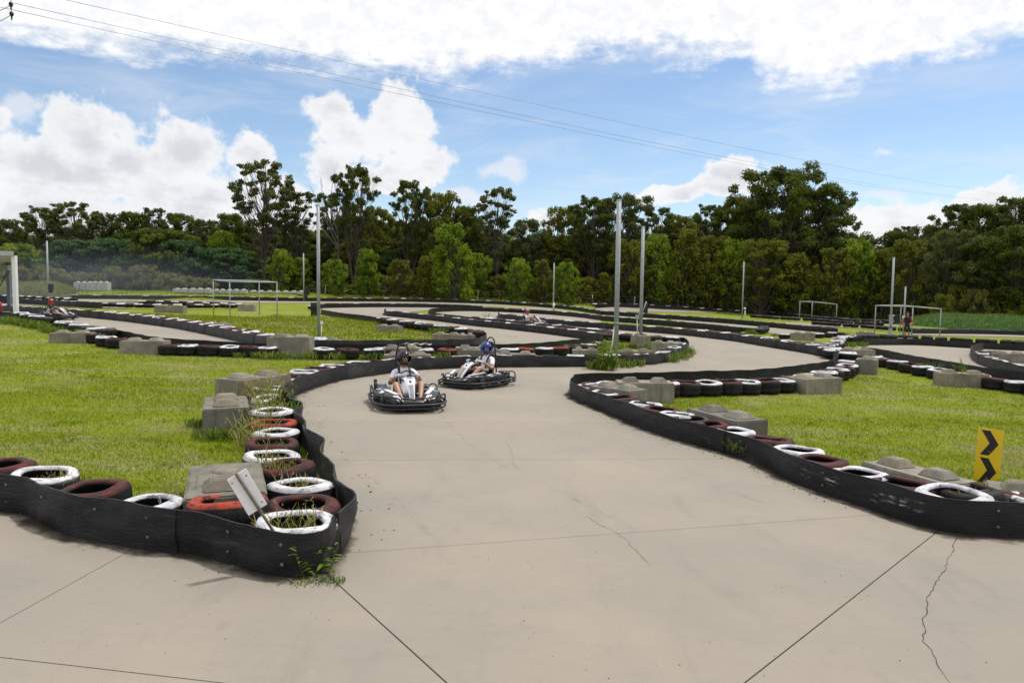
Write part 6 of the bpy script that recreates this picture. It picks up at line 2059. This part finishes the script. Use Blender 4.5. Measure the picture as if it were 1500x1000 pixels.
def in_poly(x, y, P):
    ins = np.zeros(len(x), bool)
    n = len(P)
    for i in range(n):
        x1, y1 = P[i]; x2, y2 = P[(i + 1) % n]
        c = ((y1 > y) != (y2 > y)) & (x < (x2 - x1) * (y - y1) / (y2 - y1 + 1e-12) + x1)
        ins ^= c
    return ins
GZ = np.vectorize(gz)
def blades(P, rng, dens, hgt, wid, z0=-.03, thick_patch=None):
    """Tufts of bent blades standing inside a world polygon; dens(dist) per square metre."""
    P = [(p.x, p.y) for p in P]
    xs = [p[0] for p in P]; ys = [p[1] for p in P]
    X0, X1, Y0, Y1 = min(xs), max(xs), min(ys), max(ys)
    out = []
    cell = 3.0
    for cx in np.arange(X0, X1, cell):
        for cy in np.arange(Y0, Y1, cell):
            dist = math.hypot(cx + cell / 2, cy + cell / 2)
            n = int(dens(dist) * cell * cell)
            if n < 1: continue
            x = cx + rng.random(n) * cell; y = cy + rng.random(n) * cell
            m = in_poly(x, y, P)
            x, y = x[m], y[m]
            out.append(np.stack([x, y, np.full(len(x), dist)], 1))
    A = np.concatenate(out)
    n = len(A)
    sc = np.clip(A[:, 2] / 10, .8, 3.0)
    h = hgt * rng.uniform(.5, 1.35, n) * (1 + .15 * (sc - 1))
    w_ = wid * rng.uniform(.7, 1.3, n) * sc
    cl = np.array([mnoise.noise(Vector((p[0] * 2.3, p[1] * 2.3, 9.3))) for p in A[:, :2]])
    h = h * (1 + .6 * np.clip((cl - .28) * 5, 0, 1))          # ranker clumps the mower has missed
    a = rng.random(n) * 2 * PI
    lean = rng.normal(size=(n, 2)) * .55
    base = np.stack([A[:, 0], A[:, 1], GZ(A[:, 0], A[:, 1]) + z0], 1)
    sd = np.stack([np.cos(a), np.sin(a), np.zeros(n)], 1) * w_[:, None]
    mid = base + np.stack([lean[:, 0] * h * .4, lean[:, 1] * h * .4, h * .65], 1)
    tip = base + np.stack([lean[:, 0] * h * 1.1, lean[:, 1] * h * 1.1, h], 1)
    V = np.stack([base - sd, base + sd, mid + sd * .7, tip, mid - sd * .7], 1).reshape(-1, 3)
    F = np.arange(n * 5).reshape(-1, 5)
    # dry and lush patches: pigment, by place
    u = np.array([mnoise.noise(Vector((p[0] * .35, p[1] * .6, 1.7))) + .6 * mnoise.noise(Vector((p[0] * 1.5, p[1] * 2.0, 4.1))) for p in A[:, :2]])
    t = np.clip(.38 + .20 * rng.normal(size=n) + .30 * u, 0, .83)
    dry = rng.random(n) < np.clip((u - .02) * 1.5, .03, .75)
    t[dry] = .95
    return V, F, t
rng = np.random.default_rng(3)
dens = lambda d: 2600 if d < 8 else 1800 if d < 11 else 900 if d < 16 else 380 if d < 24 else 120 if d < 36 else 0
LAWN_L = W2([(-260, 672), (-120, 676), (0, 690), (66, 706), (133, 726), (212, 745), (290, 745), (420, 742), (428, 705), (394, 680), (380, 650), (376, 620), (372, 595), (378, 572), (400, 561),
             (440, 548), (500, 533), (560, 526.5), (640, 524.5), (700, 524), (740, 523.6), (800, 523), (880, 521.5), (960, 519), (985, 512), (985, 504), (940, 499), (893, 504), (872, 509), (800, 517), (740, 522), (600, 523.5),
             (400, 523), (250, 514), (180, 502), (80, 483), (20, 474), (-120, 474)])
LAWN_R = W2([(872, 572), (900, 577), (1000, 612), (1120, 662), (1250, 700), (1390, 738), (1500, 745), (1660, 745), (1660, 590), (1500, 566), (1400, 553), (1340, 541), (1280, 528), (1254, 524), (1250, 533), (1230, 545), (1180, 557), (1100, 566), (1000, 571)])
parts = [blades(LAWN_L, rng, dens, .027, .0026), blades(LAWN_R, rng, dens, .027, .0026)]
LAWN_C = W2([(330, 492), (400, 506), (540, 508), (660, 507), (690, 500), (680, 490), (600, 478), (480, 461), (440, 450), (200, 455), (160, 463), (250, 476)])
dens2 = lambda d: 60 if d < 50 else 0
parts.append(blades(LAWN_C, rng, dens2, .07, .006))
off = 0; Fs = []
for V, F, t in parts:
    Fs.append(F + off); off += len(V)
lawn = link('lawn_grass', quads_mesh('lawn_grass', np.concatenate([p[0] for p in parts]), np.concatenate(Fs), M_BLADE, np.concatenate([p[2] for p in parts])))
tag(lawn, 'short mown grass with dry patches on both lawns', 'grass', kind='stuff')
print('blades', off // 5)

# ------------------------------------------------------------------ weeds
def weed_mesh(seed, n, h, spread, kind='leafy'):
    rg = np.random.default_rng(seed); rr = random.Random(seed)
    V, F, T = [], [], []
    def strip(P, w_, t):
        b = len(V)
        for i, p in enumerate(P):
            q = P[min(i + 1, len(P) - 1)] - P[max(i - 1, 0)]
            s = q.cross(Vector((rr.gauss(0, .2), rr.gauss(0, .2), 1)))
            s = (s if s.length > 1e-5 else Vector((1, 0, 0))).normalized()
            ww = w_ * (math.sin(PI * min(1, .12 + .86 * i / (len(P) - 1))) ** .8)
            V.append(p - s * ww); V.append(p + s * ww)
        for i in range(len(P) - 1):
            F.append((b + 2 * i, b + 2 * i + 1, b + 2 * i + 3, b + 2 * i + 2)); T.append(t)
    for k in range(n):
        a = rr.uniform(0, 2 * PI); r0 = spread * math.sqrt(rr.random())
        p0 = Vector((r0 * math.cos(a), r0 * math.sin(a), 0))
        H = h * rr.uniform(.45, 1.1)
        ln = Vector((rr.gauss(0, .25), rr.gauss(0, .25), 1)).normalized()
        if kind == 'leafy':
            P = [p0 + ln * H * i / 5 + Vector((math.cos(a), math.sin(a), 0)) * .10 * H * (i / 5) ** 2 for i in range(6)]
            strip(P, .004, rr.uniform(.1, .4))
            for j in range(9):
                u = .15 + .85 * j / 9
                c = p0 + ln * H * u
                b_ = rr.uniform(0, 2 * PI); d = Vector((math.cos(b_), math.sin(b_), rr.uniform(.2, 1.0))).normalized()
                L = h * rr.uniform(.18, .34) * (1.15 - .5 * u)
                strip([c + d * L * i / 3 - Vector((0, 0, L * .35 * (i / 3) ** 2)) for i in range(4)], L * .13, rr.uniform(.3, .85) if rr.random() < .9 else .95)
        else:
            bend = Vector((rr.gauss(0, .5), rr.gauss(0, .5), 0))
            P = [p0 + ln * H * i / 5 + bend * H * .55 * (i / 5) ** 2.2 - Vector((0, 0, H * .18 * (i / 5) ** 3)) for i in range(6)]
            strip(P, .0046 if kind == 'wispy' else .0065, rr.uniform(.15, .75) if rr.random() < .8 else .95)
            if kind == 'wispy' and rr.random() < .3:
                strip([P[-1] + Vector((rr.gauss(0, .01), rr.gauss(0, .01), .012 * i)) for i in range(4)], .006, .93)
    me = quads_mesh('weed', np.array([tuple(v) for v in V]), np.array(F), M_WEED if kind != 'wispy' else M_STRAW, np.array(T))
    return me
WM = {'leafy': [weed_mesh(s, 9, .34, .10) for s in (1, 2)], 'wispy': [weed_mesh(s, 80, .34, .20, 'wispy') for s in (3, 4, 5)], 'tuft': [weed_mesh(s, 90, .17, .16, 'tuft') for s in (6, 7, 8)],
      'tall': [weed_mesh(9, 26, .95, .30), weed_mesh(10, 14, .60, .22)]}
WR = random.Random(4)
def weed(kind, px, py, label, s=1.0, z=0.0, v=None, sxy=None, group=None, name='weed', plane=None):
    p = at(px, py, z if plane is None else plane)
    L = WM[kind]; me = L[v] if v is not None else WR.choice(L)
    o = link(name, me, None, (p.x, p.y, p.z + z - .02), (0, 0, WR.uniform(0, 6.28)), ((sxy or s), (sxy or s), s))
    return tag(o, label, 'weed', group or 'weeds growing along the track')
weed('leafy', 466, 842, 'leafy green weed at the foot of the black belt corner', 1.0, v=0)
weed('tuft', 488, 852, 'small grass tuft at the end of the saw cut below the belt corner', .5)
weed('tuft', 448, 851, 'trailing grass tuft left of the leafy weed at the belt corner', .35, sxy=.7)
for px, py, wh, kd, s in [(386, 622, 'left of the overgrown orange-red tyre', 'wispy', 1.3), (412, 612, 'right of the overgrown orange-red tyre', 'tuft', 2.0), (396, 609, 'behind the overgrown orange-red tyre', 'leafy', 1.2),
                          (405, 599, 'on the tilted white tyre', 'leafy', 1.1), (384, 601, 'left of the tilted white tyre', 'wispy', 1.3), (400, 590, 'among the crooked tyres', 'tuft', 2.0), (380, 585, 'left of the crooked white tyre', 'wispy', 1.5),
                          (398, 578, 'behind the crooked white tyre', 'wispy', 1.3), (402, 566, 'at the bend of the tyre column', 'wispy', 1.3), (376, 640, 'left foot of the red tyre in the column', 'wispy', 1.2), (372, 656, 'left foot of the third white tyre', 'wispy', 1.0),
                          (385, 700, 'between the broken-stud block and the tyre column', 'wispy', 1.1), (262, 738, 'between the chain tyre and the orange-red tyre', 'wispy', .9), (105, 716, 'in the gap before the leftmost white tyre', 'wispy', .8)]:
    weed(kd, px, py, 'weeds ' + wh, s, z=.12, group='weeds growing round the left tyres')
IN = [(430, 768, 'white corner tyre', 'wispy', 1.1), (446, 738, 'red tyre behind the white corner tyre', 'wispy', .5), (440, 707, 'second white tyre of the left column', 'wispy', .9), (424, 684, 'large red tyre of the left column', 'wispy', .85),
      (399, 665, 'third white tyre of the left column', 'tuft', 1.4), (399, 646, 'red tyre beside the near studded block', 'wispy', .75), (404, 630, 'white tyre below the overgrown ones', 'wispy', .6), (402, 618, 'overgrown orange-red tyre', 'tuft', 1.2),
      (400, 605, 'tilted white tyre', 'tuft', 1.3), (392, 594, 'faded tyre in the overgrown stretch', 'tuft', 1.25), (390, 583, 'crooked white tyre', 'wispy', .9), (388, 575, 'red tyre beside the dark block', 'wispy', .9),
      (320, 746, 'orange-red tyre left of the leaning sign', 'wispy', .55), (212, 735, 'white tyre with the chain', 'wispy', .35), (133, 713, 'dull red tyre in the foreground row', 'tuft', .7), (65, 694, 'leftmost white tyre in the foreground row', 'wispy', .6),
      (1287, 706, 'right-hand belt beside the studded block', 'tuft', 1.0), (1408, 719, 'black tyre at the chevron sign', 'wispy', .8), (1088, 640, 'white tyre by the plain black tyre', 'tuft', 1.2)]
for px, py, wh, kd, s in IN:
    weed(kd, px, py, 'grass sprouting by the ' + wh, s, z=.10, plane=.26, group='grass growing in the tyres')
weed('tuft', 1458, 722, 'green tuft at the right foot of the chevron sign', 1.3, z=.0)
weed('tall', 886, 541, 'tall leafy weeds growing through the belt beside the tallest pole', 1.0, v=0, sxy=.95)
weed('tuft', 886, 541, 'grass at the foot of the tall leafy weeds', 2.6)
weed('tuft', 874, 540, 'low grass left of the tall leafy weeds', 2.0)
weed('tuft', 930, 536, 'long grass at the belt right of the tall weeds', 1.9, z=.0)
weed('tuft', 912, 538, 'long grass at the belt under the tallest pole', 2.2)
for px, py in ((980, 530), (992, 527), (1000, 523), (1005, 518)):
    weed('tuft', px, py, 'rank grass hugging the rounded end of the hairpin belt', 2.4)
weed('leafy', 1408, 546, 'spindly weed growing on top of the block by the right-hand lane', 1.35, z=.36, v=1)
weed('tuft', 1356, 546, 'green tuft between the tyres in front of the right-hand lane', 2.6)
weed('tall', 1372, 548, 'taller green weed left of the block by the right-hand lane', .55, v=1)
weed('leafy', 713, 470, 'small weed on the island beyond the blue helmet driver', 2.2, v=0)
weed('tuft', 657, 490, 'thin weed stalks on the middle lawn edge', 2.8)
weed('tuft', 905, 560, 'thin weed beside the pointed tip', 1.0)
weed('wispy', 1105, 676, 'grass tuft at the foot of the right-hand belt', .35)
for i, (px, py, s) in enumerate([(300, 641, 1.0), (330, 641, 1.2), (352, 638, 1.4), (372, 640, 1.3), (288, 622, 1.0), (278, 731, .8), (340, 580, 1.2), (360, 583, 1.5)]):
    weed('tuft', px, py, 'longer grass at the foot of the concrete blocks left of the track', s)
for i in range(26):
    t = i / 25
    px, py = 890 + t * 335, 577 - t * 20 + (0 if t < .7 else -(t - .7) * 30)
    weed('tuft', px + WR.uniform(-8, 8), py, 'longer grass at the foot of the tyres behind the right lawn', WR.uniform(1.0, 1.7), group='grass along the tyres behind the right lawn')
for i in range(34):
    px = 130 + i * 19; py = float(np.interp(px, [130, 180, 250, 400, 600, 780], [495, 503, 516, 525, 525.5, 523]))
    weed('tuft', px + WR.uniform(-6, 6), py, 'longer grass at the foot of the tyres behind the left lawn', WR.uniform(.9, 1.9), group='grass along the tyres behind the left lawn')
for i in range(22):
    px = 5 + i * 7; py = float(np.interp(px, [0, 40, 90, 160], [472, 477, 489, 498]))
    weed('tuft', px + WR.uniform(-3, 3), py + WR.uniform(-2, 2), 'rank grass round the blocks near the far left kart', WR.uniform(1.6, 2.6), group='rank grass at the far left')
STK = [(945, 511), (905, 512), (890, 509), (960, 507), (925, 509), (873, 515), (1232, 516), (1240, 508), (1250, 516), (1226, 505), (1262, 507), (1100, 489), (1135, 492), (1190, 494), (1240, 492), (560, 475), (640, 490), (690, 496), (840, 486), (790, 480), (740, 474), (930, 484), (1010, 490), (1040, 487), (980, 470), (1060, 481)]
for px, py in STK:
    weed('tuft', px, py, 'grass tuft among the tyres of the middle-distance islands', WR.uniform(1.4, 2.6), group='grass tufts on the islands')

# rough grass at the far edge of the field
def rough(pts, n, h, seed, name, label):
    rg = np.random.default_rng(seed)
    P = W2(pts); poly = [(p.x, p.y) for p in P]
    xs = [p[0] for p in poly]; ys = [p[1] for p in poly]
    x = rg.uniform(min(xs), max(xs), n * 3); y = rg.uniform(min(ys), max(ys), n * 3)
    m = in_poly(x, y, poly); x, y = x[m][:n], y[m][:n]
    n = len(x)
    hh = h * rg.uniform(.4, 1.2, n); a = rg.random(n) * 2 * PI; wd = .05 * rg.uniform(.6, 1.4, n)
    base = np.stack([x, y, GZ(x, y) - .03], 1); sd = np.stack([np.cos(a), np.sin(a), 0 * a], 1) * wd[:, None]
    tip = base + np.stack([rg.normal(size=n) * hh * .35, rg.normal(size=n) * hh * .35, hh], 1)
    V = np.stack([base - sd, base + sd, tip], 1).reshape(-1, 3)
    o = link(name, quads_mesh(name, V, np.arange(n * 3).reshape(-1, 3), M_STRAW, np.clip(rg.normal(.35, .3, n), 0, 1)))
    tag(o, label, 'grass', kind='stuff')
rough([(-60, 433), (300, 436), (700, 441), (860, 448), (1000, 449), (1150, 459), (1260, 468), (1260, 462), (1000, 444), (700, 437), (300, 432), (-60, 429)], 26000, .42, 8, 'rough_grass', 'rough unmown grass at the foot of the wood')

def cover(ob, n, h, w_, mt, seed, name, label):
    """Blades standing on the surface of a mound."""
    rg = np.random.default_rng(seed)
    me = ob.data; me.calc_loop_triangles()
    co = np.array([v.co[:] for v in me.vertices]); tr = np.array([t.vertices[:] for t in me.loop_triangles])
    A, B, C = co[tr[:, 0]], co[tr[:, 1]], co[tr[:, 2]]
    ar = np.linalg.norm(np.cross(B - A, C - A), axis=1)
    k = rg.choice(len(tr), n, p=ar / ar.sum()); u = rg.random((n, 2)); m = u.sum(1) > 1; u[m] = 1 - u[m]
    base = A[k] + (B - A)[k] * u[:, :1] + (C - A)[k] * u[:, 1:] - np.array([0, 0, .03])
    hh = h * rg.uniform(.4, 1.3, n); a = rg.random(n) * 2 * PI
    sd = np.stack([np.cos(a), np.sin(a), 0 * a], 1) * (w_ * rg.uniform(.6, 1.4, n))[:, None]
    tip = base + np.stack([rg.normal(size=n) * hh * .4, rg.normal(size=n) * hh * .4, hh], 1)
    V = np.stack([base - sd, base + sd, tip], 1).reshape(-1, 3)
    t = np.array([.4 + .5 * mnoise.noise(Vector((p[0] * .5, p[1] * .5, seed))) for p in base]) + rg.normal(size=n) * .18
    tag(link(name, quads_mesh(name, V, np.arange(n * 3).reshape(-1, 3), mt, np.clip(t, 0, 1))), label, 'grass', kind='stuff')
cover(bpy.data.objects['grass_mound'], 16000, .28, .035, M_STRAW, 2, 'mound_grass', 'long dry grass growing on the mound at the far left')
cover(bpy.data.objects['grass_bank'], 24000, .15, .03, M_WEED, 3, 'bank_grass', 'lush green grass growing on the bank at the far right')
cover(bpy.data.objects['grass_rise'], 14000, .20, .035, M_BLADE, 4, 'rise_grass', 'grass on the low rise under the pale blocks')

# ------------------------------------------------------------------ dirt along the belts, skid marks, crumbs
def strip_mesh(name, P, side, w0, w1, z, mt, parent=None):
    """Ribbon beside a line with an attribute falling from 1 at the line to 0 at its edge."""
    vs, fs, at_v = [], [], []
    K = 4
    for i, p in enumerate(P):
        t = (P[min(i + 1, len(P) - 1)] - P[max(i - 1, 0)]); t.z = 0; t.normalize()
        n = Vector((-t.y, t.x, 0)) * side
        for k in range(K):
            u = k / (K - 1)
            c = p - n * (w0 + (w1 - w0) * u)
            vs.append((c.x, c.y, gz(c.x, c.y) + z)); at_v.append(1 - u)
    fs = [(i * K + k, i * K + k + 1, (i + 1) * K + k + 1, (i + 1) * K + k) for i in range(len(P) - 1) for k in range(K - 1)]
    me = bpy.data.meshes.new(name); me.from_pydata(vs, [], fs); me.materials.append(mt)
    a = me.attributes.new('fade', 'FLOAT', 'POINT'); a.data.foreach_set('value', at_v)
    return link(name, me, parent)
M_DIRT = mat_alpha('dirt_deposit', (.040, .032, .024), 2.4, .50, .85, .85, attr='fade')
M_SKID = mat_alpha('skid_rubber', (.075, .068, .060), 5.0, .40, .90, .16, (1, 1, 1))
for nm, px, sd, w_ in (('front', FRONT_BELT, 1, .34), ('side', SIDE_BELT, 1, .22), ('bend', BEND_BELT, 1, .32), ('right', RIGHT_BELT, 1, .42), ('r3', R3_BELT, 1, .3), ('g', G_BELT, 1, .4), ('d', D_FRONT, 1, .4)):
    o = strip_mesh('dirt_strip', catmull(W2(px), .3), sd, -.04, w_, .004, M_DIRT)
    tag(o, 'dark dirt washed along the foot of a belt', 'dirt', kind='stuff')
for px in ([(560, 600), (500, 640), (520, 690), (600, 760), (640, 800)], [(640, 600), (700, 660), (860, 740), (940, 780)], [(520, 590), (470, 620), (490, 660)], [(760, 560), (900, 545), (1050, 530), (1150, 515)],
           [(720, 590), (800, 640), (1000, 700), (1150, 745)], [(545, 700), (590, 740), (640, 790)], [(900, 560), (1030, 535), (1160, 522)]):
    o = strip_mesh('skid_mark', catmull(W2(px), .3), 1, -.03, .03, .005, M_SKID, track)
# loose crumbs of soil and bark
rr = random.Random(12)
mb = MB()
def crumb(p, s):
    a = rr.uniform(0, 6.28)
    q = [Vector((math.cos(a + k * 2.1) * s * rr.uniform(.6, 1.2), math.sin(a + k * 2.1) * s * rr.uniform(.6, 1.2), 0)) for k in range(3)]
    t = Vector((0, 0, s * rr.uniform(.5, .9)))
    mb.add([p + q[0], p + q[1], p + q[2], p + t], [(0, 2, 1), (0, 1, 3), (1, 2, 3), (2, 0, 3)])
for px, n, w_ in ((FRONT_BELT[3:], 30, .2), (RIGHT_BELT[3:12], 240, .30), (SIDE_BELT, 70, .5), (BEND_BELT[:4], 40, .5)):
    P = catmull(W2(px), .1)
    for k in range(n):
        i = rr.randrange(1, len(P)); t = (P[i] - P[i - 1]).normalized(); nn_ = Vector((-t.y, t.x, 0))
        p = P[i] - nn_ * abs(rr.gauss(.02, w_ * .5)); p.z = gz(p.x, p.y) + .001
        crumb(p, rr.uniform(.004, .016) * (1.3 if rr.random() < .2 else 1))
for k in range(90):
    p = at(rr.uniform(20, 1480), rr.uniform(640, 1000)); p.z += .001
    crumb(p, rr.uniform(.002, .007))
tag(mb.build('loose_crumbs', M_SOIL), 'loose crumbs of soil and bark scattered on the concrete', 'crumbs', kind='stuff')
# white paint scrapes on the right-hand belt
M_SCR = mat_alpha('white_scrape', (.50, .50, .51), 4.0, .50, .62, .75, (1, 1, 9), mask='fade')
RB = catmull(W2(RIGHT_BELT), .1)
tgt = [(1178, 688, .30), (1222, 700, .28), (1287, 722, .36), (1330, 732, .10), (1345, 746, .08)]
rb = next(o for o in bpy.data.objects if o.name.startswith('rubber_barrier') and 'right foreground' in o.get('label', ''))
for px, py, w_ in tgt:
    g = at(px, py + 26)
    i = min(range(1, len(RB) - 1), key=lambda j: (RB[j] - g).length)
    n = max(2, int(w_ / .1))
    mb = MB(); vs = []
    for j in range(i - n // 2, i + n - n // 2 + 1):
        t = (RB[j + 1] - RB[j - 1]).normalized(); nr = Vector((-t.y, t.x, 0))
        for z in (.10, .15, .20, .25):
            vs.append(RB[j] - nr * .036 + Vector((0, 0, z)))
    fs = [(a * 4 + k, a * 4 + k + 1, a * 4 + k + 5, a * 4 + k + 4) for a in range(n) for k in range(3)]
    mb.add(vs, fs); o = mb.build('paint_scrape', M_SCR, rb)
    fa_ = o.data.attributes.new('fade', 'FLOAT', 'POINT')
    fa_.data.foreach_set('value', [(0.0 if k in (0, 3) or a in (0, n) else .85) for a in range(n + 1) for k in range(4)])

# blue-grey exhaust smoke drifting in front of the trees at the far left
c0 = far_at(110, 68)
mb = MB(); mb.ball((0, 0, 0), 1.0, 24, 14)
sm = mb.build('exhaust_smoke', bpy.data.materials.new('smoke'), None, (c0.x, c0.y, c0.z + 1.6))
sm.scale = (22, 11, 4.6)
tag(sm, 'thin blue-grey smoke drifting over the far left of the field', 'smoke', kind='stuff')
m_ = sm.data.materials[0]; m_.use_nodes = True
t_ = NT(m_.node_tree); t_.n.clear()
pv = t_.add('ShaderNodeVolumePrincipled'); pv.inputs['Color'].default_value = (.72, .82, 1.0, 1); pv.inputs['Anisotropy'].default_value = .2
co_ = t_.add('ShaderNodeTexCoord').outputs['Object']
ln_ = t_.add('ShaderNodeVectorMath', operation='LENGTH'); t_.l.new(co_, ln_.inputs[0])
dn_ = t_.m('MULTIPLY', t_.sstep(ln_.outputs['Value'], 1.0, .2), t_.sstep(t_.noise(co_, 2.2, 3.0), .30, .70, .3, 1.0))
t_.l.new(t_.m('MULTIPLY', dn_, .012), pv.inputs['Density'])
ou_ = t_.add('ShaderNodeOutputMaterial'); t_.l.new(pv.outputs[0], ou_.inputs['Volume'])
